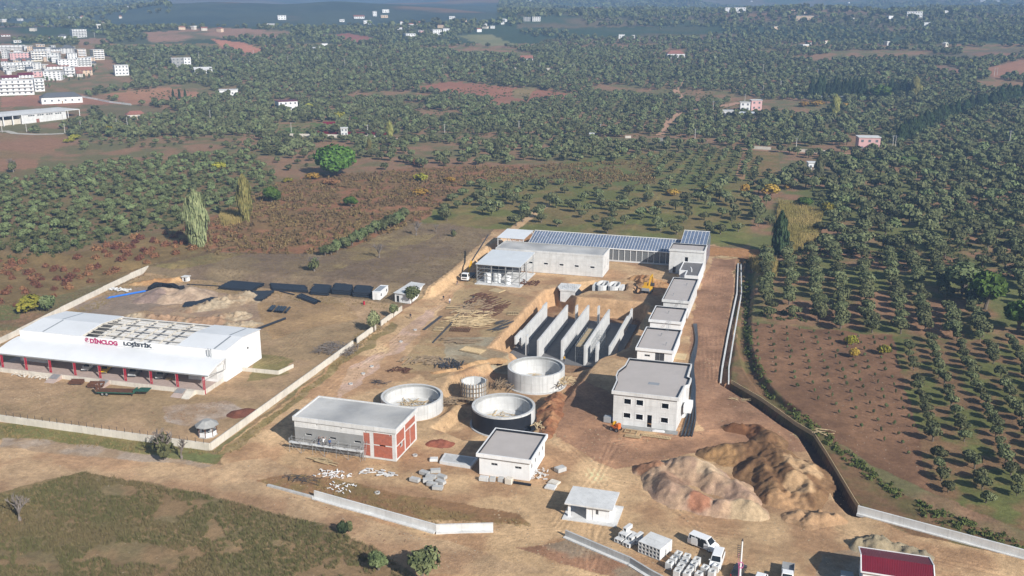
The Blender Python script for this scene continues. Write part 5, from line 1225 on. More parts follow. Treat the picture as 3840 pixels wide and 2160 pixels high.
# loading ramps against the platform
for k, p, lb in [(33,(1180,610),'grey steel dock ramp sloping off the platform near the left posts'),(33,(2140,690),'grey steel dock ramp beside the yellow car'),(34,(1480,740),'grey steel dock ramp near the right office cabin')]:
    x_, y_ = W(k,*p,.9); lx_, ly_ = loc_w((x_,y_)); q = wpt(lx_,-8.75,0); g = thing('dock_ramp', lb, 'ramp', q, wr)
    m_ = MB(); m_.yz([(-3.2,-.1),(.03,-.1),(.03,.98)], -1.3, 1.3); m_.build('earth_bank', M['pave'], g); m_ = MB(); m_.yz([(-1.6,.55),(.03,1.0),(.03,1.06),(-1.6,.61)], -1.1, 1.1); m_.build('plate', M['steel'], g)
# gazebo
x_, y_ = W(8,1795,225)
g = thing('gazebo', 'octagonal garden gazebo with grey roof inside the corner of the boundary wall', 'gazebo', (x_,y_+1.0,0)); hx = [(math.cos(i*math.tau/8+.39),math.sin(i*math.tau/8+.39)) for i in range(8)]
m_ = MB(); n_ = 8
m_.add([(2.5*c,2.5*s,2.3) for c,s in hx]+[(.9*c,.9*s,3.3) for c,s in hx]+[(2.45*c,2.45*s,2.2) for c,s in hx], [tuple(range(8,16))]+[(i,(i+1)%8,8+(i+1)%8,8+i) for i in range(8)]+[(16+i,i,(i+1)%8,16+(i+1)%8)[::-1] for i in range(8)]+[tuple(range(23,15,-1))]); m_.build('roof', M['concd'], g)
m_ = MB()
for c,s in hx: m_.box(1.9*c-.07,1.9*c+.07,1.9*s-.07,1.9*s+.07,0,2.25)
m_.build('post', M['rust'], g, each=True)
m_ = MB()
for i in range(8):
    if i == 2: continue
    (c,s),(c2,s2) = hx[i],hx[(i+1)%8]; m_.bar((1.9*c,1.9*s,.55),(1.9*c2,1.9*s2,.55),.06,.9)
m_.build('parapet_panel', M['white'], g, each=True)
MB().prism([(2.1*c,2.1*s) for c,s in hx],-.2,.1).build('base', M['conc'], g)
# fence posts on the front boundary wall
fp0 = None
for i in range(34):
    t = i/33.; x_ = -172+(PWR-1.5+172)*t; y_ = 149.6+(151.0-149.6)*(x_+230)/(PWR-.15+230)
    if fp0 is None:
        fp0 = thing('fence_post', 'thin dark fence post on top of the cream front boundary wall', 'fence post', (x_,y_,1.5), 0, 'fence posts on the front wall')
        m_ = MB(); m_.box(-.035,.035,-.035,.035,0,.95); m_.build('post', M['steeld'], fp0); m_ = MB(); m_.box(-.07,.07,-.07,.07,.05,.09); m_.build('flange', M['steeld'], fp0)
    else: dup(fp0, (x_,y_,1.5))
# ------------------------------------------------------------------ black pipes in the yard
def pipe_mesh(r, L, mt, n=10):
    b = MB(); b.lathe([(r,-L/2),(r,L/2),(r*.88,L/2),(r*.88,-L/2)], n); b.v = [(z,y,x) for x,y,z in b.v]; o = b.build('pipe', M[mt], smooth=True); me = o.data; bpy.data.objects.remove(o); return me
PM = {}
def pipe(label, group, c, rz, r, L, mt='black'):
    k = (r, L, mt)
    if k not in PM: PM[k] = pipe_mesh(r, L, mt)
    o = bpy.data.objects.new('drain_pipe' if mt == 'black' else 'blue_pipe', PM[k]); COL.objects.link(o); o.location = c; o.rotation_euler = (0,0,rz); tag(o, label, 'pipe', group, 'thing'); return o
def stack(label, group, p, q, r, L, rz, rows, mt='black'):
    """pipes laid side by side from p to q (centres), stacked in rows"""
    p = Vector((*p,0)); q = Vector((*q,0)); d = q-p; n = max(1, int(d.length/(2.05*r))); e = d.normalized()
    for k in range(rows):
        for i in range(n-k):
            c = p+e*(i*2.05*r+k*r+r); pipe(label, group, (c.x+random.uniform(-.45,.45),c.y,r+k*1.75*r), rz+random.uniform(-.012,.012), r, L, mt)
def cen(k, x, y, z=.5): return W(k,x,y,z)
ang0 = math.atan2(*(lambda a,b:(b[1]-a[1],b[0]-a[0]))(W(28,1290,520),W(28,1590,540)))
for i, (a, b, L, lb, rws) in enumerate([((1420,515),(1530,300),5.4,'black drain pipe in the stack beside the white site container',3),((1070,470),(1140,300),6.1,'black drain pipe in the second stack from the white site container',3),((690,480),(760,310),5.7,'black drain pipe in the third stack from the white site container',2)]):
    stack(lb, ['black pipes in the stack by the container','black pipes in the second stack','black pipes in the third stack'][i], cen(28,*a), cen(28,*b), .3, L, ang0, rws)
pa, pb = W(28,280,490,.3), W(28,620,620,.3); an = math.atan2(pb[1]-pa[1],pb[0]-pa[0])
stack('black pipe in the slanting bundle in front of the long pipe stacks', 'black pipes in the slanting bundle', W(28,440,590,.3), W(28,560,540,.3), .2, 10, an, 2)
stack('black pipe in the long bundle beside the far boundary wall', 'black pipes by the far wall', W(2,440,330,.3), W(2,420,275,.3), .22, 12, ang0, 2)
stack('black pipe in the wide heap at the left of the far wall', 'black pipes in the wide heap', W(1,2060,320,.3), W(1,2180,255,.3), .22, 12, ang0-.06, 2)
stack('short black pipe in the small bundle on the open yard', 'short pipes on the yard', W(2,250,480,.35), W(2,425,497,.35), .36, 4.8, math.atan2(*(lambda a,b:(b[1]-a[1],b[0]-a[0]))(W(2,300,520),W(2,362,448))), 1)
stack('black pipe in the flat layer beside the gravel heap', 'black pipes beside the gravel heap', W(35,1690,680,.3), W(35,1900,470,.3), .22, 8, R(4), 1)
stack('black pipe in the leaning bundle on the rubble', 'black pipes on the rubble', W(2,95,410,.5), W(2,215,330,.5), .22, 6.5, R(22), 2)
stack('blue water pipe lying along the gravel heap', 'blue pipes by the gravel', W(35,500,420,.2), W(35,560,390,.2), .14, 16, math.atan2(*(lambda a,b:(b[1]-a[1],b[0]-a[0]))(W(35,30,480),W(35,860,330))), 1, 'blue')
stack('blue water pipe in the short bundle behind the black sheeting', 'short blue pipes', W(35,780,220,.2), W(35,900,195,.2), .13, 5, R(8), 1, 'blue')
for k, p, q, r_, lb in [(1,(2210,680),(2500,570),.35,'single black pipe lying behind the right corner of the warehouse'),(28,(0,430),(250,490),.2,'thin black pipe lying before the slanting bundle'),(1,(2040,600) if 0 else (1640,270),(2200,300) if 0 else (1990,290),.16,'thin black pipe lying along the far side of the gravel heap')]:
    a, b = W(k,*p,r_), W(k,*q,r_); pipe(lb, None, ((a[0]+b[0])/2,(a[1]+b[1])/2,r_), math.atan2(b[1]-a[1],b[0]-a[0]), r_, round(math.hypot(b[0]-a[0],b[1]-a[1]),2))
# black pipes bent round the office block
for i, off in enumerate((0,.45,.9,1.3)):
    pts = [(1530+off*70,790),(1575+off*60,640),(1610+off*30,480),(1625+off*20,360),(1610+off*20,180)] if 1 else 0
    P = [(*W(5,*p),.17) for p in pts]+[(*W(3,2090+off*25,1180),.17),(*W(3,2125+off*10,1050),.17),(*W(3,2105+off*20,905),.17)]
    Q = []
    for j in range(len(P)-1):
        for s in range(5):
            t = s/5; p0,p1,p2,p3 = [Vector(P[max(0,min(len(P)-1,j+q))]) for q in (-1,0,1,2)]
            Q.append(tuple(.5*((2*p1)+(p2-p0)*t+(2*p0-5*p1+4*p2-p3)*t*t+(3*p1-p0-3*p2+p3)*t**3)))
    Q.append(P[-1]); c0 = Vector(Q[0]); m_ = MB(); m_.tube([Vector(q)-c0 for q in Q], .19, 8); o = m_.build('bent_pipe', M['black'], loc=c0, smooth=True)
    tag(o, ['innermost','second','third','outermost'][i]+' long black pipe bending round the right side of the office block', 'pipe', 'long pipes by the office block', 'thing')
# black sheeting over the gravel
pts = [(830,310),(950,250),(1070,215),(1180,240),(1280,270),(1380,290),(1490,270)]; P = [W(35,*p,1.6) for p in pts]; m_ = MB()
for i, p in enumerate(P): pass
for i in range(len(P)-1): m_.tube([(*P[i],1.3+.5*math.sin(i*2)),(*P[i+1],1.3+.5*math.sin(i*2+2))], .85, 7)
c0 = Vector((*P[0],0)); m_.v = [(a-c0.x,b-c0.y,c) for a,b,c in m_.v]; o = m_.build('pipe_coil', M['bitu'], loc=c0, smooth=True); tag(o, 'long bunched black sheeting draped behind the gravel heap', 'sheeting', kind='thing')
# ------------------------------------------------------------------ site container, shed, small hut
a, b, c_ = W(28,1605,582), W(28,1755,592), W(28,1900,470); an = math.atan2(c_[1]-b[1], c_[0]-b[0]); Lc = math.hypot(c_[0]-b[0],c_[1]-b[1])
g = thing('site_container', 'white site office container beside the black pipe stacks', 'container', (b[0],b[1],0), an)
MB().box(0,Lc,0,2.4,.1,2.55).build('body', M['white'], g); MB().box(-.06,Lc+.06,-.06,2.46,2.554,2.68).build('roof', M['white'], g); MB().box(.9,Lc-1.2,.2,2.2,2.684,2.72).build('roof_sheet', M['pgrey'], g)
for x in (1.1,Lc-1.6): q = MB(); q.box(x-.4,x+.4,-.03,-.004,1.1,2.0); f = q.build('window', M['steel'], g); q = MB(); q.box(x-.34,x+.34,-.045,-.033,1.16,1.94); q.build('pane', M['glass'], f)
q = MB(); q.box(-.05,-.004,.8,1.6,.15,2.15); q.build('door', M['concl'], g)
P = [W(28,*p,2.9) for p in [(1985,458),(2290,500),(2545,300),(2300,262)]]; c_ = ((P[0][0]+P[2][0])/2,(P[0][1]+P[2][1])/2)
g = thing('white_shed', 'small white shed with pale sloping roof behind the boundary wall trees', 'shed', (*c_,0)); Pc = ccw(P)
part(MB().prism(Pc, 2.8, 2.93), 'roof', M['concl'], g); Q = inset(Pc, .35); walls4(g, Q, 2.79, .2, M['white'], {0: [(.5,1.5,.05,2.1,'d')]})
x_, y_ = W(35,1510,185); g = thing('pump_hut', 'tiny white hut with flat roof near the far boundary wall', 'hut', (x_,y_+.8,0)); MB().box(-.9,.9,-.8,.8,-.2,1.5).build('wall', M['white'], g); MB().box(-1.2,1.2,-1.1,1.1,1.504,1.68).build('roof', M['concl'], g); MB().box(-.3,.3,-.83,-.804,.1,1.3).build('door', M['steeld'], g)
x_, y_ = W(28,1475,665); g = thing('red_barrier', 'small bright red upright barrel on the yard by the container', 'barrel', (x_,y_,0)); MB().lathe([(0,0),(.32,0),(.34,.3),(.3,.35),(.34,.7),(.3,.75),(.33,1.1),(0,1.12)], 18, close=False).build('body', M['red'], g, smooth=True); MB().lathe([(0,1.125),(.2,1.125),(.2,1.16),(0,1.16)],14).build('lid', M['steeld'], g)
# ------------------------------------------------------------------ red roofed house at the bottom right
yb = W(27,790,710,4)[1]; yf = W(27,840,1130,4)[1]; yr = W(27,820,840,5.2)[1]; x0 = W(27,840,1130,4)[0]; x1 = W(27,2110,1200,4)[0]
g = thing('red_roofed_house', 'white house with dark red corrugated gable roof cut by the bottom edge', 'house', ((x0+x1)/2,(yb+yf)/2,0))
r = MB(); r.yz([(yf,4.0),(yr,5.2),(yr,5.1),(yf,3.9)], x0, x1); part(r, 'roof', M['rsheet'], g); r = MB(); r.yz([(yr+.004,5.2),(yb,4.0),(yb,3.9),(yr+.004,5.1)], x0, x1); part(r, 'roof', M['rsheet'], g)
r = MB()
for x in (x0,x1): r.yz([(yf-.05,3.85),(yr,5.07),(yr,5.28),(yf-.05,4.08)], x-.08, x+.08); r.yz([(yr+.004,5.07),(yb+.05,3.85),(yb+.05,4.08),(yr+.004,5.28)], x-.08, x+.08)
r.box(x0-.08,x1+.08,yf-.2,yf-.055,3.86,4.04); r.box(x0-.08,x1+.08,yb+.055,yb+.2,3.86,4.04); part(r, 'roof_trim', M['white'], g, each=True)
P = rect(x0+.35,x1-.35,yf+.35,yb-.35); walls4(g, P, 3.85, .2, M['white'], {0: [(.6,1.2,1.6,2.8,'w'),(1.5,2.1,1.6,2.8,'w'),(5,6,0.1,2.3,'d'),(7.4,8.6,1.4,2.8,'w')], 3: [(3,4,1.4,2.6,'w')]})
x_, y_ = W(27,700,1050); m_ = MB(); m_.box(-.9,.9,-1.2,1.2,0,1.5); g = thing('water_tank_box', 'blue box standing in the shadow left of the red roofed house', 'box', (x0-1.7,yf+2.2,0)); m_.build('body', mat('faded_blue_paint',(.08,.17,.33,1),.6,.1,1.), g); MB().box(-.95,.95,-1.25,1.25,1.504,1.56).build('lid', M['pgrey'], g)
# ------------------------------------------------------------------ utility pole at the bottom edge
g = thing('utility_pole', 'tall white pole with insulators and coiled pink cable at the bottom edge', 'utility pole', (-3.1,129.9,0))
m_ = MB(); m_.tube([(0,0,-.3),(0,0,9.7)], [.2,.11], 12); m_.build('shaft', M['white'], g); m_ = MB(); m_.tube([(0,0,9.7),(.03,0,10.1)], [.16,.05], 10); m_.build('cap', M['steeld'], g)
m_ = MB()
for i in range(7): z = 6.9+i*.32; m_.tube([(-.15,0,z),(-.6,0,z),(-.6,0,z+.14)], .05, 6)
m_.build('step_bracket', M['steeld'], g, each=True)
m_ = MB()
for i in range(3):
    c = [(.34*math.cos(t*.4)+.05,-.12-.03*i,5.6+.1*i+.5*math.sin(t*.4)) for t in range(17)]; m_.tube(c, .03, 5)
m_.tube([(-.35,-.1,7.6),(-.4,-.12,6.2),(-.2,-.12,4.8),(-.25,-.15,1)], .035, 5); m_.build('cable_coil', mat('pink_cable',(.6,.16,.36,1),.5,.05,1.), g)
# ------------------------------------------------------------------ heaps of soil, sand and gravel
def heap(name, label, crests, slope, c1, c2, cat='heap', step=.35, rough=.5, rs=1.6, patches=(), lump=0., zmax=None):
    """crests: list of polylines [(x,y,h),...] in world metres; cone slopes fall away from them"""
    X0 = min(p[0]-p[2]/slope for c in crests for p in c)-1; X1 = max(p[0]+p[2]/slope for c in crests for p in c)+1
    Y0 = min(p[1]-p[2]/slope for c in crests for p in c)-1; Y1 = max(p[1]+p[2]/slope for c in crests for p in c)+1
    nx = int((X1-X0)/step)+2; ny = int((Y1-Y0)/step)+2; gx, gy = np.meshgrid(np.linspace(X0,X1,nx), np.linspace(Y0,Y1,ny)); x = gx.ravel(); y = gy.ravel()
    z = np.full(x.shape, -9.)
    wx = x+(fbm(x,y,3.2,91,3)-.5)*2.0; wy = y+(fbm(x,y,3.2,92,3)-.5)*2.0
    for c in crests:
        for i in range(max(1, len(c)-1)):
            a = c[i]; b = c[min(i+1, len(c)-1)]; dx, dy = b[0]-a[0], b[1]-a[1]; t = np.clip(((wx-a[0])*dx+(wy-a[1])*dy)/(dx*dx+dy*dy+1e-9),0,1)
            d = np.hypot(wx-a[0]-t*dx, wy-a[1]-t*dy); h = a[2]+(b[2]-a[2])*t
            z = np.maximum(z, h-slope*np.sqrt(d*d+.12)+.2)
    k = ss(-.1, .8, z); z = z+k*((fbm(x,y,rs,93,4)-.5)*rough+(fbm(x,y,rs*3.2,94,3)-.5)*rough*1.3)
    z = z-k*rough*(np.abs(fbm(x,y,2.6,101,3)-.5)*2.2-.3)+k*(fbm(x,y,.7,102,2)-.5)*.16
    if lump: z = z+k*lump*(ss(.5,.75,vn(x,y,.9,95))-.3)
    z = np.maximum(z, -.35)+.0
    kk = ss(.36,.64,fbm(x,y,3.,96,4))[:,None]; col = np.array(lin(c1))*(1-kk)+np.array(lin(c2))*kk
    for (px, py, r, c) in patches:
        m = ss(1.1,.8,np.hypot(x-px,y-py)/r+(fbm(x,y,1.2,97,3)-.5)*.5)[:,None]; col = col*(1-m)+np.array(lin(c))*m
    col = np.clip(col*ALB*(1+.3*(fbm(x,y,1.,98,3)-.5))[:,None],.004,.7)
    i = np.arange(ny-1)[:,None]*nx+np.arange(nx-1)[None,:]; Fq = np.stack([i,i+1,i+nx+1,i+nx],-1).reshape(-1,4)
    Fq = Fq[(z[Fq] > -.3).any(1)]; u = np.unique(Fq); mp = np.zeros(len(x), int); mp[u] = np.arange(len(u)); Fq = mp[Fq]
    cx, cy = float(np.mean(x[u])), float(np.mean(y[u]))
    o = npmesh(name, np.stack([x[u]-cx,y[u]-cy,z[u]],1), Fq, M['ground'], {'soil': ('POINT','FLOAT_COLOR',np.concatenate([col[u],np.ones((len(u),1))],1))}, smooth=True); o.location = (cx,cy,0)
    return tag(o, label, cat, kind='thing')
def cr(k, pts): return [(*W(k,x,y,z),z) for x,y,z in pts]
rp = W(6,1455,810,.9); gp = W(6,1890,880,1.); gp2 = W(6,1650,870,.8); dk = W(6,1230,600,1.5)
heap('sand_heap', 'broad sand heap with grey tan and reddish loads, right of the white hut', [cr(6,[(1330,395,3.2),(1480,430,3.2),(1590,530,2.6),(1720,600,2.2)]),cr(6,[(1075,440,2.2),(1150,540,2.6),(1240,640,2.5),(1380,690,2.3),(1480,740,2.2)]),cr(6,[(1620,780,2.0),(1790,770,2.3),(1880,790,2.2)]),cr(6,[(1760,600,2.2),(1850,690,2.0)]),cr(6,[(960,470,1.4),(1060,460,2.)])], .68, (188,158,130),(176,146,124), 'sand heap', .3, .55, 1.5,
  [(*rp,2.2,(172,122,96)),(*gp,3.6,(190,166,134)),(*dk,3.2,(158,128,106)),(*W(6,1000,450,1.5),3.2,(164,122,94)),(*W(6,1550,460,3),2.6,(198,172,142))])
heap('earth_heap', 'largest brown earth heap beside the dark trench', [cr(6,[(1570,320,1.6),(1760,290,2.6),(1900,285,2.9),(2060,290,3.3),(2200,420,3.2),(2300,520,3.0)]),cr(6,[(2330,430,2.6),(2420,540,2.2),(2400,720,1.6)]),cr(6,[(1990,420,2.8),(2100,560,2.2),(2150,700,1.6)]),cr(6,[(1750,120,1.),(1950,130,1.4),(2080,200,2.)])], .55, (140,110,80),(124,94,68), 'earth heap', .3, .6, 1.2,
  [(*W(6,2370,480,2.2),3.6,(188,156,120)),(*W(6,2330,650,1.6),3.,(184,152,116)),(*W(6,1640,380,1.4),3.4,(168,132,92)),(*W(6,2250,820,.6),4,(176,140,104)),(*W(6,1850,140,1),4.5,(128,90,64))], .25)
heap('clay_ridge', 'rutted tan clay heap at the end of the trench, by the long pale wall', [cr(6,[(2290,880,.9),(2400,930,1.),(2480,890,.9)]),cr(7,[(760,930,.8),(900,910,.9)])], .5, (180,146,112),(168,134,100), 'earth heap', .25, .8, .8, (), .3)
heap('gravel_heap', 'long pale gravel heap with two peaks in the pipe yard', [cr(35,[(960,310,2.2),(1060,300,2.7),(1240,310,2.4),(1400,350,1.9),(1600,285,3.1),(1680,330,2.4)]),cr(35,[(700,480,1.2),(950,420,1.6),(1200,450,1.6)])], .42, (190,166,142),(176,152,130), 'gravel heap', .4, .3, 2.5, [(*W(35,820,540),5,(150,130,120))])
heap('rubble_heap', 'wide grey and pinkish rubble heap behind the warehouse', [cr(1,[(1680,470,.9),(1850,430,1.3),(2000,380,1.7),(2150,345,1.9)]),cr(1,[(1150,540,.7),(1400,550,.9),(1700,570,1.),(1900,560,1.1),(2100,520,1.1)]),cr(1,[(2000,620,.8),(2200,600,.8)])], .35, (184,166,140),(160,138,112), 'rubble heap', .32, .5, 1.2, [(*W(1,1500,560),7,(166,136,110)),(*W(1,1800,620),6,(164,134,108)),(*W(1,2100,330),4,(160,148,134))], .55)
heap('spoil_bank', 'low yellowish spoil bank along the far wall of the pipe yard', [cr(1,[(1180,255,.6),(1350,230,.9),(1560,215,.9)])], .4, (198,160,116),(176,134,92), 'earth heap', .4, .6, 1.6, (), .3)
heap('brick_rubble', 'small bright red soil heap on the dirt right of the half plastered building', [cr(4,[(1465,590,.5),(1530,585,.8),(1590,600,.6)])], .5, (156,96,76),(148,92,74), 'heap', .25, .4, .8)
heap('red_heap', 'flat red soil heap beside the boundary wall near the gazebo', [cr(1,[(2080,1390,.5),(2150,1370,.7)])], .35, (128,82,66),(120,78,64), 'heap', .25, .3, .8)
heap('digging_heap', 'freshly dug earth heap behind the yellow excavator', [cr(22,[(880,900,1.2),(1000,880,1.9),(1130,940,2.2),(1250,980,1.6)]),cr(22,[(1330,1040,1.),(1400,1030,.8)])], .55, (186,146,104),(160,116,80), 'earth heap', .3, .8, 1.1, (), .3)
heap('pit_bank', 'ridge of loose brown earth along the right edge of the tank pit', [cr(5,[(455,400,.7),(400,480,1.2),(385,560,1.3),(350,680,.9),(320,760,.6)])], .6, (170,126,92),(146,100,72), 'earth heap', .25, .7, .9, (), .3)
heap('grey_heap', 'grey green soil heap just behind the red roofed house', [cr(27,[(800,600,.9),(930,540,1.3),(1110,530,1.7),(1230,610,1.2),(1320,660,.8)]),cr(27,[(1480,660,.8),(1700,730,.9),(1920,810,.8)])], .6, (158,144,118),(142,132,112), 'earth heap', .25, .9, .9, (), .35)
heap('pit_spoil', 'tan spoil ridge between the small formwork tank and the rear tank', [cr(2,[(1700,1040,.3),(1900,1000,.4),(2100,940,.5),(2280,920,.5)])], .6, (196,160,118),(180,142,102), 'earth heap', .3, .6, 1.2)
# ------------------------------------------------------------------ concrete blocks
def block_mesh(sx, sy, sz, t, axis):
    b = MB()
    if axis == 'y':
        P = [(-sx/2,0),(sx/2,0),(sx/2,sz),(-sx/2,sz)]; Q = [(-sx/2+t,t),(sx/2-t,t),(sx/2-t,sz-t),(-sx/2+t,sz-t)]
        v = [(p[0],-sy/2,p[1]) for p in P]+[(p[0],sy/2,p[1]) for p in P]+[(p[0],-sy/2,p[1]) for p in Q]+[(p[0],sy/2,p[1]) for p in Q]
    else:
        P = rect(-sx/2,sx/2,-sy/2,sy/2); Q = rect(-sx/2+t,sx/2-t,-sy/2+t,sy/2-t)
        v = [(*p,sz) for p in P]+[(*p,0) for p in P]+[(*p,sz) for p in Q]+[(*p,sz*.35 if 0 else 0) for p in Q]
    f = []
    for i in range(4):
        j = (i+1) % 4; f += [(i,j,4+j,4+i)[::-1],(8+i,8+j,12+j,12+i),(i,8+i,8+j,j)[::-1] if 0 else (i,j,8+j,8+i),(4+i,12+i,12+j,4+j)]
    b.add(v, f); o = b.build('block', M['concl']); me = o.data; bpy.data.objects.remove(o)
    bm = bmesh.new(); bm.from_mesh(me); bmesh.ops.recalc_face_normals(bm, faces=bm.faces); bm.to_mesh(me); bm.free(); return me
BM = {'s': block_mesh(.66,1.95,.66,.09,'y'), 'u': block_mesh(1.2,1.0,1.1,.2,'z'), 'f': block_mesh(1.0,.7,.45,.12,'y')}
def block(label, group, m, x, y, z, rz):
    o = bpy.data.objects.new('culvert_block', BM[m]); COL.objects.link(o); o.location = (x,y,z); o.rotation_euler = (0,0,rz); tag(o, label, 'concrete block', group, 'thing'); return o
a = W(26,1600,800); b = W(26,1990,955); an = math.atan2(b[1]-a[1],b[0]-a[0]); ex = (math.cos(an),math.sin(an)); ey = (-ex[1],ex[0])
for d in range(2):
    for k in range(3):
        for i in range(6):
            s = .35+i*.68; q = 1.0+d*2.0; block(('hollow concrete block in the front face of the tall stack by the retaining wall' if d == 0 else 'hollow concrete block in the rear half of the tall stack'), ('blocks in the front of the tall stack' if d == 0 else 'blocks in the rear of the tall stack'), 's', a[0]+ex[0]*s+ey[0]*q, a[1]+ex[1]*s+ey[1]*q, .02+k*.67, an+random.uniform(-.01,.01))
a = W(26,1185,620)
for i, (s, q, z) in enumerate([(.35,1.,0),(1.05,1.,0),(2.0,.9,0),(2.75,.8,0),(.6,1.9,.67),(1.3,1.9,.67),(2.5,1.9,.67),(2.1,2.6,.0),(.8,2.9,1.34),(1.3,3.0,0),(.5,3.0,0),(3.1,2.6,0),(3.0,2.8,.67)]):
    block('hollow concrete block in the loose left hand pile near the white hut', 'blocks in the loose pile', 's', a[0]+ex[0]*s+ey[0]*q, a[1]+ex[1]*s+ey[1]*q, .02+z, an+random.uniform(-.08,.08))
for r_, (p, q, n) in enumerate([((285,1250),(440,1085),3),((420,1390),(590,1130),4),((590,1430),(760,1190),4),((800,1440),(905,1330),2),((1030,1400),(1100,1300),2)]):
    a = W(25,*p,.6); b = W(25,*q,.6); rz = math.atan2(b[1]-a[1],b[0]-a[0])
    for i in range(n):
        t = i/max(1,n-1); block(['leftmost','second','third','fourth','rightmost'][r_]+' row of open topped concrete blocks before the vans, one block', 'open blocks row '+['one','two','three','four','five'][r_], 'u', a[0]+(b[0]-a[0])*t, a[1]+(b[1]-a[1])*t, .02, rz)
for i, (x, y) in enumerate([(1385,880),(1480,862),(1440,915),(1535,915),(1415,945),(1450,980),(1525,960),(1500,1010),(1300,940)]):
    p = W(4,x,y,.2); g = thing('kerb_pallet', 'small pallet of grey kerb stones on the dirt left of the small white building', 'pallet', (*p,0), random.uniform(-.4,.5), 'kerb stone pallets')
    for k in range(3): MB().box(-.95,.95,-.5+k*.34,-.5+k*.34+.31,.16,.75).build('kerb_stone', M['conc'], g)
    MB().box(-.98,.98,-.52,.52,.0,.14).build('pallet', M['wood'], g)
for i, (k, x, y, rz, sx, sy, sz, mt, lb, ct) in enumerate([
 (4,1905,930,.05,1.8,.9,.8,'concl','first pale block at the foot of the small white building','block'),(4,1980,935,.1,1.1,.9,.8,'conc','second grey block at the foot of the small white building','block'),(4,2055,938,.0,1.1,.9,.8,'conc','third grey block in the row below the small white building','block'),(4,2125,955,-.1,1.3,1.2,1.1,'cream','cream block beside the black roll by the small white building','block'),
 (4,2240,968,-.03,3.4,.5,.5,'bitu','black membrane roll lying below the small white building','roll'),(4,2520,955,-.3,2.,1.6,.35,'cream','square cream manhole slab on the dirt, upper of two','slab'),(4,2490,995,-.1,2.,1.6,.35,'concl','square pale manhole slab on the dirt, lower of two','slab'),(5,470,1080,-.7,1.4,2.0,.8,'conc','strapped grey bundle on the dirt right of the small white building','bundle'),
 (4,1465,755,.3,1.6,1.2,.5,'concl','pale block at the left end of the low white slab','block'),(5,885,650,0,1.6,1.2,1.3,'pgrey','grey generator box beside the office block corner','generator'),(5,955,645,.05,2.4,1.2,.5,'blue','bright blue water tank beside the office block corner','tank'),
 (5,1520,85,0,3.0,4.4,.25,'woodl','yellowish stack of boards right of the white gated building','boards'),(34,1120,700,.02,1.6,1.0,.35,'woodl','tan crate on the warehouse loading platform','crate'),(21,770,1160,-.35,4.2,3.6,.18,'woodl','large yellow formwork panel lying before the steel shed','formwork')]):
    p = W(k,x,y,.2); zz = 1.08 if k == 34 else 0; g = thing(ct.replace(' ','_'), lb, ct, (*p,zz), rz); m_ = MB()
    if mt == 'bitu': m_.tube([(-sx/2,0,sz/2),(sx/2,0,sz/2)], sz/2, 10); m_.build('body', M[mt], g)
    else:
        m_.box(-sx/2,sx/2,-sy/2,sy/2,.0,sz); m_.build('body', M[mt], g, bevel=.04); MB().box(-sx/2*.86,sx/2*.86,-sy/2*.86,sy/2*.86,sz+.004,sz+.05).build('lid', M[mt], g)
# compact mixer / loader by the office block
p = W(5,960,715,.5); g = thing('concrete_mixer', 'orange site mixer with yellow drum at the left corner of the office block', 'mixer', (*p,0), R(-25))
MB().box(-1.1,.9,-.55,.55,.55,1.0).build('chassis', M['orange'], g, bevel=.05); m_ = MB(); m_.box(.2,.9,-.5,.5,1.004,1.75); m_.build('engine_cover', M['orange'], g, bevel=.06)
m_ = MB(); m_.lathe([(.2,-.55),(.5,-.3),(.55,.15),(.3,.6),(.24,.6)], 18, close=False); m_.v = [(-.6+c*.8,b,1.45+a+c*.5) for a,b,c in m_.v]; m_.build('drum', M['yellow'], g, smooth=True)
for x in (-.8,.6):
    for s in (-1,1): wheel(g, x, s*.68, .42, .25)
p = W(5,1190,705,.2); g = thing('white_sack_pile', 'white sheets lying at the foot of the office block front', 'sheets', (*W(5,1330,742,.1),0), .02); MB().box(-1.3,1.3,-.4,.4,0,.25).build('sheet', M['white'], g, bevel=.1); MB().box(-.9,1.1,-.3,.2,.254,.4).build('top_sheet', M['white'], g, bevel=.06)
# ------------------------------------------------------------------ timber lying about
def timber(label, k, x, y, sx, sy, n, L, rz=None, mt='wood', rs=.3, w=.17, zr=.4, z=0., name='timber_heap', seed=3, cat='timber'):
    rng = random.Random(seed*77+int(x)); m_ = MB(); sticks(m_, (0,0), n, L, (sx,sy), w, 0, zr, rz=rz, rs=rs, rng=rng); p = W(k,x,y,z); o = m_.build(name, M[mt], loc=(*p,z)); return tag(o, label, cat, kind='thing')
timber('grey heap of tangled branches against the boundary wall', 2, 850,850, 5.2,4.0, 240, 2.6, None, 'twig', .5, .09, 1.0)
timber('long boards scattered beside the narrow trench line, upper group', 2, 2080,470, 5,8, 90, 4.5, R(58), 'wood', .35)
timber('dark loose boards beside the formwork panel before the steel shed', 2, 2240,480, 3,7, 60, 5.0, R(60), 'rust', .2)
timber('pale boards fanned out right of the narrow trench line', 2, 2050,610, 4,4, 45, 5.5, R(28), 'woodl', .2)
timber('row of posts stacked side by side on the site track', 2, 1490,950, 2.6,1.4, 22, 3.2, R(82), 'wood', .08)
timber('heap of grey props below the trestle, left of the spoil ridge', 2, 1700,945, 4,2.6, 70, 3.0, R(30), 'wood', .4)
timber('dark steel props heaped left of the spoil ridge', 2, 1830,975, 3.5,2.6, 60, 3.0, R(115), 'steeld', .3)
timber('rusty scrap heap behind the left round tank', 2, 1400,1030, 2.6,1.6, 40, 1.8, None, 'rust', .5)
timber('grey wire heap close behind the left round tank', 2, 1230,1135, 2.2,1.0, 40, 1.6, None, 'steeld', .5, .07)
timber('broken boards beside the rear round tank on its right', 5, 520,310, 1.6,3.0, 34, 2.2, None, 'woodl', .6)
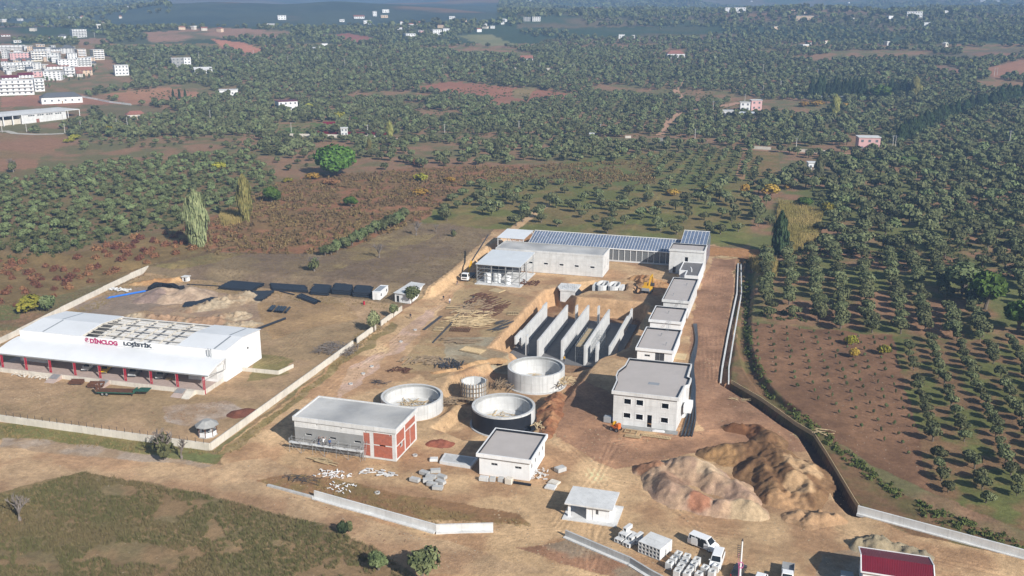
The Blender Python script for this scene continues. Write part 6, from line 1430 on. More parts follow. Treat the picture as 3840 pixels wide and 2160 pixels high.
timber('boards stacked on the pit edge right of the black coated tank', 5, 300,690, 1.6,1.8, 26, 2.4, None, 'woodl', .6)
timber('props leaning between the small formwork tank and the rear tank', 4, 2080,120, 2.5,2.0, 44, 3.2, R(60), 'wood', .5, .12, 1.6, -2.)
timber('white rubbish and sheets scattered before the half plastered building', 4, 590,890, 3.4,1.7, 46, .8, None, 'white', .6, .16, .3)
timber('second scatter of white sheets near the front retaining wall', 4, 650,1010, 2.6,1.8, 30, .7, None, 'white', .6, .15, .25)
timber('white panels dumped right of the mixed rubbish before the red brick corner', 4, 985,880, 3.6,1.2, 26, 1.5, R(8), 'concl', .5, .2, .3)
timber('pale planks lying on the dirt below the scaffold', 4, 470,775, 2.6,.9, 12, 3.4, R(-8), 'woodl', .06, .2)
timber('dark twigs and rods left of the white rubbish', 4, 300,930, 3.5,1.2, 50, 2.0, None, 'steeld', .6, .06)
timber('timber planks lying beside the dark trench', 7, 810,195, 1.8,1.4, 9, 3.2, R(-4), 'woodl', .3, .14)
timber('thin rods scattered near the end of the channel wall', 5, 2040,470, 1.6,1., 16, 2.2, R(-20), 'woodl', .4, .07)
timber('rubble and bricks in front of the steel shed corner', 21, 1330,1040, 3.2,2.4, 90, .7, None, 'rust', .6, .25, .4)
timber('boards on the ground at the far right corner beside the cut bank', 22, 2450,595, 3.2,1.2, 22, 3.0, R(5), 'woodl', .15, .16)
timber('debris strewn along the foot of the loading platform', 33, 640,690, 6,1.0, 60, 1.0, None, 'cream', .6, .2, .3)
timber('pale stones dumped along the wall behind the blue pipes', 35, 260,360, 3.6,1.2, 70, .8, None, 'concl', .6, .35, .5)
timber('heap of cut wood behind the rubble near the warehouse corner', 1, 2150,635, 3,1.6, 50, 2.0, R(10), 'woodl', .4)
timber('white debris at the right side of the small white building', 4, 2400,890, 1.6,2.4, 34, .8, None, 'concl', .6, .16, .5)
timber('long pale planks strewn across the centre of the storage area', 2, 2010,560, 5,6, 46, 5.0, R(35), 'woodl', .3, .2)
timber('dark stacked boards along the cable line, far end', 2, 2120,400, 4,5, 40, 4.0, R(65), 'rust', .25, .22)
timber('grey planks beside the concrete patch left of the basin', 2, 1900,770, 5,1.6, 24, 5.0, R(22), 'wood', .15, .2)
timber('dark bars leaning on the grass edge above the basin cut', 2, 2290,640, 1.8,4, 24, 5.0, R(62), 'steeld', .15, .16)
timber('light props scattered left of the storage boards', 2, 1870,600, 3,3, 26, 2.4, R(20), 'woodl', .8, .14)
timber('broken grey boards lying right of the left round tank', 4, 1590,250, 2.4,1.6, 26, 2.2, R(10), 'wood', .6, .14)
def panel(label, k, x, y, sx, sy, rz, n, mt='woodl'):
    p = W(k,x,y,.1); g = thing('slatted_pallet', label, 'pallet', (*p,.08), rz); m_ = MB()
    for i in range(n): m_.box(-sx/2+sx*i/(n-1)-.06,-sx/2+sx*i/(n-1)+.06,-sy/2,sy/2,.02,.14)
    m_.build('slat', M[mt], g); m_ = MB()
    for s in (-1,1): m_.box(-sx/2,sx/2,s*sy/2*.9-.07,s*sy/2*.9+.07,.145,.24)
    m_.build('rail', M[mt], g, each=True); return g
panel('slatted yellow formwork panel on the concrete patch left of the basin', 2, 2040,850, 6.2,3.6, R(-12), 22)
panel('reddish timber frame panel right of the narrow trench line', 2, 1930,670, 5.4,3.0, R(10), 12, 'rust')
panel('small pale frame panel on the grass edge above the basin cut', 2, 2395,530, 3.2,3.0, R(15), 7)
panel('square frame panel lying left of the narrow trench line', 2, 1740,665, 2.6,3.0, R(10), 8)
panel('slatted timber table before the long branch heap of boards', 2, 1870,480, 4.0,2.4, R(15), 12)
panel('left pallet strip lying before the office block', 5, 1105,790, 3.2,1.1, R(-2), 12)
panel('right pallet strip lying before the office block', 5, 1310,790, 6.0,1.1, R(-2), 20)
panel('empty timber frame before the office block door', 5, 1090,745, 2.6,1.5, R(-4), 3)
# narrow trench line, service chambers
p = [W(2,1690,785),W(2,1830,640),W(2,1960,480),W(2,2070,360)]; m_ = MB()
for a, b in zip(p, p[1:]): m_.bar((a[0]-p[0][0],a[1]-p[0][1],.05),(b[0]-p[0][0],b[1]-p[0][1],.05), .35, .3)
o = m_.build('cable_duct', M['steeld'], loc=(*p[0],0)); tag(o, 'dark narrow cable line running back across the site', 'cable', kind='thing')
for i, (k, x, y) in enumerate([(2,970,1145),(2,1080,1055),(2,1155,992),(2,1410,775),(2,1535,672),(4,970,1048),(4,1300,720)]):
    p = W(k,x,y); g = thing('manhole', ['manhole nearest the half plastered building on the pinkish strip','second manhole along the pinkish strip','third manhole along the pinkish strip','fourth manhole along the pinkish strip','farthest manhole along the pinkish strip','manhole ring on the dirt behind the front retaining wall','manhole ring right of the red brick corner'][i], 'manhole', (*p,0)); MB().lathe([(.5,-.2),(.5,.2),(.32,.2),(.32,-.2)], 18).build('ring', M['conc'], g); MB().lathe([(0,.03),(.31,.03),(.31,-.02),(0,-.02)], 16).build('cover', M['dark'], g)
p = [W(2,1600,672),W(2,1755,552)]; c0 = p[0]; m_ = MB()
for s in (0,.35,.7): m_.tube([(s,0,.1),(p[1][0]-c0[0]+s,p[1][1]-c0[1],.1)], .11, 6)
o = m_.build('pipe_bundle', M['steeld'], loc=(*c0,0)); tag(o, 'dark pipe bundle lying along the pinkish strip of the site track', 'pipes', kind='thing')
ladder('orange ladder leaning on the red brick front of the half plastered building', (WY(4,855,770,155.8)[0],155.6,0), (WY(4,868,600,157)[0],157.0,3.6))
# ------------------------------------------------------------------ people
def person_mesh(pose, top, leg):
    J = {'stand': dict(hip=.92,lean=0,la=(.25,.05),ra=(.28,.0),ll=(.1,.0),rl=(-.1,.02)), 'walk': dict(hip=.9,lean=.05,la=(.2,.22),ra=(.22,-.2),ll=(.1,.28),rl=(-.1,-.28)), 'reach': dict(hip=.92,lean=.1,la=(.3,.4),ra=(.3,.45),ll=(.13,.05),rl=(-.13,-.05))}[pose]
    h = J['hip']; ln = J['lean']; up = pose == 'reach'
    V = [(0,0,h),(0,ln*.5,h+.25),(0,ln,h+.5),(0,ln*1.1,h+.6),(0,ln*1.3+.02,h+.76)]; Rr = [.15,.145,.16,.065,.1]; E = [(0,1),(1,2),(2,3),(3,4)]
    def add(p, r, frm): V.append(p); Rr.append(r); E.append((frm, len(V)-1)); return len(V)-1
    for s, (sp, fw) in ((1,J['la']),(-1,J['ra'])):
        a = add((s*.2,ln,h+.5),.075,2); b = add((s*sp,ln+fw*.45,h+(.55 if up else .22)),.055,a); c = add((s*(sp+.02),ln+fw,h+(.75 if up else -.02)),.04,b); d = add((s*(sp+.02),ln+fw*1.15,h+(.82 if up else -.1)),.042,c)
    for s, (sp, fw) in ((1,J['ll']),(-1,J['rl'])):
        a = add((s*.1,0,h-.06),.1,0); b = add((s*abs(sp),fw*.5+.04,h*.52),.075,a); c = add((s*abs(sp),fw-.02,.08),.05,b); d = add((s*abs(sp),fw+.16,.04),.045,c)
    me = bpy.data.meshes.new('person'); me.from_pydata(V, E, []); o = bpy.data.objects.new('person', me); COL.objects.link(o); m_ = o.modifiers.new('s','SKIN')
    for i, r in enumerate(Rr): me.skin_vertices[0].data[i].radius = (r,r)
    me.skin_vertices[0].data[0].use_root = True; o.modifiers.new('u','SUBSURF').levels = 1
    bpy.context.view_layer.update(); m2 = bpy.data.meshes.new_from_object(o.evaluated_get(bpy.context.evaluated_depsgraph_get())); bpy.data.objects.remove(o)
    fing = MB()
    for s, (sp, fw) in ((1,J['la']),(-1,J['ra'])):
        zz = h+(.84 if up else -.13); dz = .08 if up else -.08
        for q in range(4): fing.tube([(s*(sp+.02),ln+fw*1.15-.03+q*.02,zz),(s*(sp+.025),ln+fw*1.15-.03+q*.021,zz+dz*(1-.12*abs(q-1.4)))], .009, 5)
        fing.tube([(s*sp,ln+fw*1.15+.04,zz-dz*.3),(s*(sp-.02),ln+fw*1.15+.08,zz+dz*.25)], .011, 5)
    bm = bmesh.new(); bm.from_mesh(m2); vs = [bm.verts.new(v) for v in fing.v]
    for f in fing.f: bm.faces.new([vs[i] for i in f])
    bm.to_mesh(m2); bm.free(); m2.materials.clear()
    for k in (top, leg, 'skin', 'steeld'): m2.materials.append(M[k])
    for p in m2.polygons:
        c = p.center; arm = abs(c.x) > .17 and (c.z < h-.02 or (up and c.z > h+.72)) and c.z > .6
        p.material_index = 2 if (c.z > h+.585 or arm) else (3 if c.z < .1 else (1 if c.z < h-.01 else 0)); p.use_smooth = True
    return m2, (0,ln*1.3+.0,h+.84)
PMESH = {}
def person(label, x, y, z, rz, pose, top, leg, helmet=None):
    k = (pose,top,leg)
    if k not in PMESH: PMESH[k] = person_mesh(*k)
    me, hp = PMESH[k]; o = bpy.data.objects.new('person', me); COL.objects.link(o); o.location = (x,y,z); o.rotation_euler = (0,0,rz); tag(o, label, 'person', None, 'thing')
    b = MB(); b.lathe([(.105,-.02),(.112,.03),(.09,.09),(.04,.125),(0,.13)], 14, close=False); c = b.build('helmet' if helmet else 'hair', M[helmet or 'hair'], o, loc=(hp[0],hp[1],hp[2]-.02), smooth=True)
    return o
zs = 1.99
person('person in a white shirt and dark trousers standing on the scaffold deck', WY(4,495,580,155.7)[0], 155.7, zs, R(0), 'reach', 'cl_white', 'cl_dark')
person('person in grey blue clothes on the scaffold deck by the middle window', WY(4,552,600,155.7)[0], 155.7, zs, R(10), 'stand', 'cl_blue', 'cl_dark')
person('person at the left on the scaffold deck reaching to the wall', WY(4,455,560,155.7)[0], 155.7, zs, R(-8), 'reach', 'cl_dark', 'cl_blue')
person('person in dark clothes walking on the site track, left of a paler figure', *W(2,1785,412), 0, R(150), 'walk', 'cl_dark', 'cl_dark')
person('person in a pale shirt standing beside the slatted timber table', *W(2,1838,440), 0, R(200), 'stand', 'cl_white', 'cl_blue')
person('person in dark clothes beside the white crane truck', *W(2,1905,275), 0, R(120), 'walk', 'cl_dark', 'cl_blue')
person('person in dark clothes near the gap of the boundary wall', *W(28,2290,910), 0, R(170), 'walk', 'cl_dark', 'cl_dark')
person('person in a yellow top at the near end of the third basin wall', *W(23,1240,1290,-2.2), -2.3, R(170), 'stand', 'yellow', 'cl_dark')
# ------------------------------------------------------------------ houses, blocks of flats
WINM = {}
def winmesh(w, h, dark='winfar', fr='white'):
    k = (round(w,1), round(h,1), dark)
    if k not in WINM:
        b = MB(); b.box(-w/2,w/2,-.05,.0,0,h); o = b.build('window', M[dark]); WINM[k] = o.data; bpy.data.objects.remove(o)
    return WINM[k]
def house(name, label, cat, k, xL, xR, yT, yB, floors=1, wall='white', roof='flat', rm='tile', yaw=0., depth=None, bays=None, balc=False, group=None, wr_=.42, parts=True, side=True):
    """house from its outline in the survey picture: left, right, roof line and ground line"""
    x, y, z = WT(k, (xL+xR)/2, yB); s0 = SP(k,xL,yB); s1 = SP(k,xR,yT); dist = zc_at(x,y,z)
    w = (s1[0]-s0[0])*dist/F; h = max(2.6, (s0[1]-s1[1])*dist/F); d = depth or max(5, min(14, w*.7))
    ang = math.atan2(y, x)-math.pi/2+yaw; c = abs(math.cos(yaw)); sn = abs(math.sin(yaw)); w = max(3.2, (w-d*sn)/max(c,.5)) if w-d*sn > 3 else w
    g = thing(name, label, cat, (x+y/math.hypot(x,y)*0,y+d/2*.6,z-.3), ang, group)
    hb = h-(min(3.6,h*.42) if roof != 'flat' else 0)
    b = MB(); b.box(-w/2,w/2,-d/2,d/2,-2.,hb+.3); b.build('wall', M[wall], g)
    if roof == 'flat':
        b = MB(); b.box(-w/2-.4,w/2+.4,-d/2-.4,d/2+.4,hb+.304,hb+.62); b.build('roof', M[rm if rm != 'tile' else 'concl'], g)
    else:
        r = .45; zt = h+.3; b = MB(); e = d*.3 if roof == 'hip' else 0
        V = [(-w/2-r,-d/2-r,hb+.31),(w/2+r,-d/2-r,hb+.31),(w/2+r,d/2+r,hb+.31),(-w/2-r,d/2+r,hb+.31),(-w/2-r+e*1.2,0,zt),(w/2+r-e*1.2,0,zt)]
        b.add(V, [(3,2,1,0),(0,1,5,4),(2,3,4,5),(1,2,5),(3,0,4)]); b.build('roof', M[rm], g)
    if not parts: return g
    n = bays or max(2, min(6, int(w/3.2))); fh = (hb)/floors
    for f in range(floors):
        for i in range(n):
            ww = min(1.5, w/n*.5); hh = min(1.5, fh*.5); me = winmesh(ww, hh)
            o = bpy.data.objects.new('window', me); COL.objects.link(o); o.parent = g; o.location = (-w/2+w*(i+.5)/n, -d/2-.004, .3+f*fh+fh*.34)
        if side:
            for i in range(max(1, min(3, int(d/4)))):
                for sx in (-1,1):
                    o = bpy.data.objects.new('window', winmesh(1.2, min(1.4,fh*.5))); COL.objects.link(o); o.parent = g; o.rotation_euler = (0,0,sx*math.pi/2); o.location = (sx*(w/2+.004), -d/2+d*(i+.5)/max(1,min(3,int(d/4))), .3+f*fh+fh*.34)
        if balc and f:
            b = MB(); b.box(-w/2+.3,w/2-.3,-d/2-1.3,-d/2-.06,.3+f*fh-.12,.3+f*fh); b.box(-w/2+.3,w/2-.3,-d/2-1.3,-d/2-1.2,.3+f*fh+.004,.3+f*fh+.8); b.build('balcony', M['white' if wall != 'white' else 'concl'], g)
    if floors == 1 and n > 1:
        b = MB(); b.box(-w/2+w*.5-.5,-w/2+w*.5+.5,-d/2-.05,-d/2-.003,.3,2.4); b.build('door', M['wood'], g)
    return g
TN = [(-40,595,1085,1370,4,'white','flat','concl',0,1,'front white apartment block with long dark balconies at the left edge of town'),(605,835,1060,1300,4,'white','flat','concl',.2,1,'white apartment block with a dark grey centre, front right corner of the town'),
 (850,1240,905,1075,4,'white','flat','concl',-.3,0,'white block with a blank left gable behind the front apartment blocks'),(1250,1460,840,1000,3,'white','flat','concl',.1,1,'white three storey block with dark bays before the peach row'),
 (1480,1800,815,975,3,'ochre','gable','tile',.1,0,'peach block with red roof at the right end of the town front'),(1110,1500,670,835,4,'white','flat','concl',.15,0,'white four storey block in the middle of the town'),
 (1510,1790,640,800,4,'white','flat','concl',.1,1,'white block with dark window bays behind the peach red roofed block'),(580,910,505,690,4,'cream','flat','concl',.12,1,'long cream block with paired balconies in the middle of the town'),
 (915,1180,540,690,3,'concl','flat','concl',-.2,0,'pale grey block right of the long cream block'),(1300,1500,545,650,3,'white','flat','concl',.1,0,'plain white block below the tall grey tower block'),
 (1480,1690,465,615,5,'ochre','flat','concl',.25,1,'peach five storey block at the far right of the town'),(1200,1460,375,540,5,'concl','hip','slate',-.25,0,'tall pale grey block with a pitched roof at the back of the town'),
 (165,560,535,690,4,'pink','flat','concl',.1,0,'pinkish block left of the long cream block'),(0,160,485,640,4,'concl','flat','concl',-.3,0,'blank grey block at the left edge of the picture'),
 (-30,430,385,470,3,'white','flat','concl',.05,1,'long white block at the back left of the town'),(440,510,395,480,3,'white','flat','concl',.1,0,'narrow white block at the end of the long back left block'),
 (640,880,410,495,2,'concl','gable','slate',.1,0,'grey low block with pitched grey roof at the back of the town'),(430,580,715,865,3,'white','flat','concl',.0,1,'white block with dark frames in the left middle of the town'),
 (590,780,740,860,3,'concl','flat','concl',.1,0,'grey and white block right of the dark framed block'),(0,430,735,870,3,'white','flat','concl',.05,1,'long white green tinted block at the left middle of the town'),
 (310,600,640,730,2,'cream','gable','slate',.1,0,'low cream house with dark roof before the pinkish block'),(0,320,985,1085,2,'white','gable','rsheet',.1,0,'low white house with crimson roof behind the left front block'),
 (330,620,935,1030,2,'white','gable','rsheet',.15,0,'white house with dark crimson roof in the front of the town'),(620,810,905,1010,2,'pink','flat','concl',.1,0,'low pinkish house beside the dark crimson roof'),
 (915,1330,765,850,2,'white','gable','tile',.1,0,'long low white house with red roof in the middle of the town'),(1790,2055,475,665,5,'cream','flat','concl',.3,1,'cream five storey block standing alone at the right of the town'),
 (1390,1700,65,215,5,'white','flat','concl',.25,1,'white five storey block alone on the hill behind the town'),(1130,1330,155,245,3,'white','hip','slate',.1,0,'white three storey house with grey roof on the hill behind the town'),
 (0,165,155,195,1,'white','gable','tile',0,0,'low white farm building at the left edge above the town'),(730,960,205,255,1,'white','gable','tile',0,0,'low red roofed building between the town and the hill house'),(250,400,285,320,1,'concl','flat','concl',0,0,'long grey roofed shed above the back left block'),(1690,1860,620,700,3,'ochre','flat','concl',.2,0,'small peach block behind the white block with dark bays')]
for xL,xR,yT,yB,fl,wm,rf,rm,yw,bl,lb in TN: house('apartment_block' if fl > 2 else 'town_house', lb, 'building', 31, xL, xR, yT, yB, fl, wm, rf, rm, yw, balc=bool(bl), depth=12 if fl > 2 else 9, group='buildings of the town')
HS = [(11,1490,1600,515,590,3,'concd','flat','concl',.1,'grey unfinished three storey frame house in the groves right of town'),(11,1605,1668,510,590,3,'white','flat','concl',.1,'white house joined to the right of the grey unfinished frame'),
 (11,1680,1840,590,640,1,'white','gable','concl',.1,'low white bungalow below the grey unfinished frame house'),(11,985,1110,575,660,3,'white','flat','concl',.15,'white three storey house standing alone right of the town'),
 (11,1910,2066,790,840,1,'white','flat','concl',.0,'low white house with flat roof among the olive groves, pink in the middle'),(11,1085,1250,975,1042,1,'cream','hip','tile',.1,'cream house with red hip roof near the yellow trees'),
 (12,290,485,890,965,2,'white','flat','rsheet',.25,'white house with crimson roof edge and balcony in the left middle grove'),(12,722,825,1070,1130,1,'white','gable','rsheet',.1,'small white house with dark red roof above the roadside wall'),
 (12,878,936,1125,1197,2,'concl','flat','concl',0,'grey gate house on the roadside wall'),(12,705,762,385,418,1,'white','flat','concl',.2,'small white house in the groves left of the low hill field'),(12,630,696,418,446,1,'white','flat','concl',.1,'low white house just left of the small one before the hill field'),
 (12,1425,1530,298,338,2,'white','flat','concl',.3,'white terraced houses at the left end of the hilltop row'),(12,1665,1760,262,306,3,'white','flat','concl',.3,'largest white block of the hilltop row'),(12,1762,1830,252,292,3,'white','flat','concl',.3,'white and pinkish block at the right end of the hilltop row'),(12,1565,1612,270,302,2,'pink','flat','tile',.2,'small pink house in the middle of the hilltop row'),
 (12,2450,2560,488,546,2,'white','gable','tile',.1,'white house with red roof behind the long roadside wall'),(13,140,205,155,188,3,'concd','flat','concl',.1,'grey unfinished frame on the far slope'),(13,215,292,150,186,3,'concl','flat','concl',.1,'pale frame house right of the unfinished frame on the far slope'),
 (13,765,836,66,96,2,'white','gable','tile',.1,'white house with red roof high on the far slope'),(13,865,900,98,114,1,'white','flat','concl',0,'tiny bright white house below the red roof high on the slope'),(13,1910,2092,68,112,2,'white','flat','concl',.1,'wide white villa high on the right slope'),
 (13,1390,1555,445,508,1,'white','hip','tile',.15,'white bungalow with red roof in the right middle groves'),(13,2125,2232,880,965,2,'pink','flat','concl',.25,'pink house behind the white two storey house'),(13,2040,2130,900,972,2,'white','flat','concl',.1,'white two storey house in front of the pink one'),
 (13,1872,1985,972,1022,1,'white','flat','concl',.1,'small white outbuilding left of the white two storey house'),(13,2020,2216,995,1032,1,'concl','flat','gsheet',.05,'long pale sheet roof shelter below the pink house'),(13,980,1032,305,342,1,'white','flat','concl',0,'small white house in the upper middle groves'),(13,1095,1122,310,336,1,'white','flat','concl',0,'tiny white house right of the one in the upper groves'),
 (13,722,760,1175,1216,1,'concd','flat','concl',0,'small grey hut in the middle grove'),(14,575,722,142,188,1,'ochre','flat','concl',0,'long peach building on the right far slope'),(14,1540,1676,102,146,2,'white','flat','concl',.15,'white building with tower on the right far slope'),
 (14,745,838,690,724,1,'white','hip','concl',.1,'small white pavilion above the cypress cluster'),(14,800,1016,855,874,1,'concl','flat','gsheet',0,'long pale shed below the cypress cluster'),(14,1095,1300,1205,1322,2,'pink','flat','concl',.2,'pink two storey house with white roof edge by the right hand road'),
 (18,665,756,305,372,1,'white','flat','concl',.2,'small white house beside the pale poplar in the right grove'),(14,2190,2230,0,20,2,'white','flat','concl',0,'white house at the top edge of the right slope'),(14,2300,2356,0,30,2,'concl','flat','concl',0,'pale house at the top edge, right of the white one'),
 (12,1160,1196,102,142,3,'white','flat','concl',.1,'tall white house in the far hill village'),(12,985,1082,135,162,1,'white','gable','tile',.1,'low white house at the left of the far hill village'),(12,1240,1302,86,112,1,'white','flat','concl',.1,'white house at the top of the far hill village'),(12,1230,1292,136,156,1,'ochre','flat','concl',0,'ochre low house in the far hill village'),
 (12,1080,1142,182,212,1,'white','flat','concl',0,'white house below the far hill village'),(12,1830,1882,146,168,1,'white','flat','concl',0,'white house at the right end of the far hill village'),(12,320,396,137,172,2,'white','flat','concl',.1,'white house on the left hill crest above the fields'),(12,870,912,172,192,1,'white','flat','concl',0,'small white house between the two hill villages')]
for k,xL,xR,yT,yB,fl,wm,rf,rm,yw,lb in HS: house('house', lb, 'house', k, xL, xR, yT, yB, fl, wm, rf, rm, yw)
# tiny houses on the far hills
rg = random.Random(11); cnt = 0
for poly, n in [([(0,5),(400,10),(400,60),(330,70),(0,85)],22),([(420,72),(760,66),(760,78),(420,84)],5),([(1000,55),(1290,50),(1250,85),(1000,82)],18),([(1300,4),(2560,4),(2560,40),(2000,60),(1600,30)],24),([(1700,60),(2500,60),(2500,120),(1900,130)],7)]:
    xs = [p[0] for p in poly]; ys = [p[1] for p in poly]; c = 0
    while c < n:
        a, b = rg.uniform(min(xs),max(xs)), rg.uniform(min(ys),max(ys))
        if not inpoly(np.array([a]), np.array([b]), poly)[0]: continue
        c += 1; x, y, z = WT(0, a, b); w, d, h = rg.uniform(4.5,9), rg.uniform(5,8), rg.uniform(2.6,4.6); m_ = MB(); m_.box(-w/2,w/2,-d/2,d/2,-3,h)
        o = m_.build('far_house', M[rg.choice(('cream','concl','white','ochre'))], loc=(x,y,z), rz=rg.uniform(-.4,.9)); tag(o, 'tiny pale house scattered among trees on the far hills', 'house', 'far houses on the hills', 'thing')
        rr = MB(); rr.prism(rect(-w/2-.4,w/2+.4,-d/2-.4,d/2+.4), h+.003, h+rg.choice((.3,1.6)), rect(-w/4,w/4,-d/6,d/6) if rg.random() < .4 else None); rr.build('roof', M[rg.choice(('tile','concl','concl','slate'))], o)
# hall and grey roofed villa in front of the town
a = WT(32,505,905); b = WT(32,1450,790); an = math.atan2(b[1]-a[1],b[0]-a[0]); L_ = math.hypot(b[0]-a[0],b[1]-a[1]); dz = zc_at(*a); hh = (905-700)/5.795*dz/F
g = thing('industrial_hall', 'big white industrial hall with flat pale roof and dark open end bay', 'hall', (a[0],a[1],a[2]-.3), an)
zr_ = lambda: 0
Dp = 34; b_ = MB(); b_.box(0,L_,0,Dp,0,hh); b_.build('wall', M['concl'], g); b_ = MB(); b_.prism(rect(-22,L_+.4,-.5,Dp+.5), hh+.004, hh+.9, rect(-22,L_+.4,Dp*.3,Dp*.6)); b_.build('roof', M['concl'], g)
for i in range(16):
    if i % 4 == 3: continue
    q = MB(); x = 4.5+(L_-6)*i/16; q.box(x,x+(L_-6)/22,-.06,-.004,hh*.78,hh*.9); q.build('window', M['glass'], g)
q = MB(); q.box(L_*.3,L_*.37,-.08,-.004,.2,hh*.45); q.build('door', M['tile'], g)
q = MB(); q.box(-22,-.05,3,Dp-.05,0,hh*.55); q.build('side_wing', M['cream'], g)
q = MB()
for x in (-21.5,-14.5,-7.5,-.7): q.box(x,x+.5,-.3,.2,0,hh)
q.build('column', M['white'], g, each=True)
q = MB(); q.box(L_+.45,L_+15,Dp*.15,Dp-1,hh-.5,hh); q.build('open_bay_roof', M['concl'], g); q = MB(); q.box(L_+.45,L_+15,Dp-1.5,Dp-1.01,0,hh-.51); q.build('open_bay_wall', M['slate'], g)
q = MB()
for x in (L_+5,L_+14.6): q.box(x,x+.4,Dp*.16,Dp*.16+.4,0,hh-.51)
q.build('open_bay_post', M['white'], g, each=True)
house('villa', 'white villa with a wide dark grey hip roof behind the industrial hall', 'house', 32, 820, 1670, 225, 445, 1, 'white', 'hip', 'slate', .1, depth=16, bays=6)
# ------------------------------------------------------------------ utility poles
pm = MB(); pm.tube([(0,0,-.5),(0,0,9)], [.17,.1], 7); o = pm.build('shaft', M['pole']); PSH = o.data; bpy.data.objects.remove(o)
pm = MB(); pm.box(-.9,.9,-.06,.06,8.3,8.42)
for x in (-.8,0,.8): pm.box(x-.05,x+.05,-.05,.05,8.424,8.65)
o = pm.build('crossarm', M['steel']); PCA = o.data; bpy.data.objects.remove(o)
PL = {11:[(1845,965,1060),(710,1060,1140),(1025,1040,1120),(1120,1030,1130),(20,1050,1160),(235,1090,1160),(570,1130,1170),(555,1045,1090),(1357,470,550),(1745,460,540),(1985,460,520),(2222,450,490),(1037,480,525),(1373,600,640),(830,300,330)],
 12:[(450,1075,1160),(1120,1095,1185),(1795,1090,1190),(2445,1090,1140),(680,500,555),(920,515,590),(1153,540,600),(1457,560,630),(1777,570,620),(2072,565,620),(2293,560,615),(420,520,545),(575,445,480),(703,410,450),(84,540,575)],
 13:[(292,545,615),(590,560,625),(857,565,615),(1438,500,550),(1830,500,555),(2402,715,770),(2247,760,810),(1808,885,985),(2087,825,890),(107,1085,1140),(822,1100,1170),(1650,1155,1215),(2537,1220,1300)],
 14:[(283,565,640),(677,595,645),(763,615,660),(1060,605,655),(1485,605,675),(1900,625,675),(2308,595,670),(2333,595,660),(587,660,705),(437,720,770),(573,1220,1300),(1417,1185,1305),(1440,1190,1305),(2440,1145,1270)]}
PLB = {11:'pale concrete utility pole standing in the groves and fields on the left side',12:'pale concrete utility pole in the grove left of the picture middle',13:'pale concrete utility pole in the grove right of the picture middle',14:'pale concrete utility pole in the groves near the right edge'}
for k in PL:
    for x, yt, yb in PL[k]:
        X, Y, Z = WT(k, x, yb); h = (yb-yt)/2.337*zc_at(X,Y,Z)/F; g = thing('utility_pole', PLB[k], 'utility pole', (X,Y,Z), random.uniform(-.5,.9), 'utility poles, '+{11:'left',12:'middle left',13:'middle right',14:'right'}[k])
        for me, nm in ((PSH,'shaft'),(PCA,'crossarm')):
            o = bpy.data.objects.new(nm, me); COL.objects.link(o); o.parent = g; o.scale = (1.25,1.25,max(6.5,min(h,13))/9)
# roadside walls
def farwall(label, k, pts, h, mt='cream'):
    P = [WT(k,*p) for p in pts]; c0 = P[0]; m_ = MB()
    for a, b in zip(P, P[1:]):
        m_.bar((a[0]-c0[0],a[1]-c0[1],a[2]-c0[2]+h/2-.3),(b[0]-c0[0],b[1]-c0[1],b[2]-c0[2]+h/2-.3), .3, h+.6)
    g = thing('roadside_wall', label, 'wall', (c0[0],c0[1],c0[2])); m_.build('wall_panel', M[mt], g, each=True); return g
farwall('long pale roadside wall below the grey gate house', 12, [(330,1188),(650,1197),(1000,1205),(1280,1213)], 1.6)
farwall('dark red fence on the roadside wall beside the grey gate house', 12, [(655,1170),(860,1177)], 1.6, 'rsheet'); farwall('dark red fence on the roadside wall right of the grey gate house', 12, [(945,1176),(1300,1186)], 1.5, 'rsheet')
farwall('pale wall in front of the red roofed house in the upper middle', 13, [(0,612),(250,612),(490,618)], 2.2); farwall('broken pale roadside wall near the pink two storey house, left part', 14, [(140,1302),(350,1315)], 1.8); farwall('broken pale roadside wall near the pink two storey house, right part', 14, [(500,1328),(700,1340),(830,1345)], 1.8)
farwall('short pale wall piece in the middle grove', 13, [(1325,1238),(1405,1245)], 2.2); farwall('small pale wall piece left of the one in the middle grove', 13, [(1040,1212),(1090,1212)], 1.6)
farwall('pale rubble wall right of the grey roofed villa', 11, [(690,850),(860,880),(960,900),(1150,925)], 1.4, 'concl')
# road surfaces
def road(name, k, pts, w, c, kk='structure'):
    P = [WT(k,*p) for p in pts]; Q = []
    for a, b in zip(P, P[1:]):
        n = max(1, int(math.hypot(b[0]-a[0],b[1]-a[1])/6)); Q += [(a[0]+(b[0]-a[0])*i/n, a[1]+(b[1]-a[1])*i/n) for i in range(n)]
    Q.append(P[-1][:2]); V, Fa = [], []
    for i, p in enumerate(Q):
        a = Q[max(0,i-1)]; b = Q[min(len(Q)-1,i+1)]; d = Vector((b[0]-a[0],b[1]-a[1])).normalized()
        for s in (-1,1):
            X = p[0]-d.y*s*w/2; Y = p[1]+d.x*s*w/2; V.append((X,Y,T1(X,Y)+.12))
    Fa = [(2*i,2*i+1,2*i+3,2*i+2)[::-1] for i in range(len(Q)-1)]; m_ = MB(); m_.add(V,Fa); o = m_.build(name, mat(name+'_surface', sl(*c), .95, .12, .3)); tag(o, kind='structure'); return o
road('road', 11, [(-100,1160),(60,1150),(130,1172),(300,1180),(450,1178),(560,1172)], 5, (190,184,172))
road('dirt_track', 13, [(1340,1190),(1390,1100),(1470,1020),(1540,960),(1560,900),(1480,790),(1540,690)], 6, (190,150,122))
road('dirt_track', 13, [(1560,960),(1760,960),(1900,930),(2040,900)], 7, (186,146,122)); road('dirt_track', 14, [(-40,1300),(300,1320),(830,1355),(1100,1345),(1400,1320),(1700,1310),(2300,1300),(2571,1290)], 5, (170,130,104))
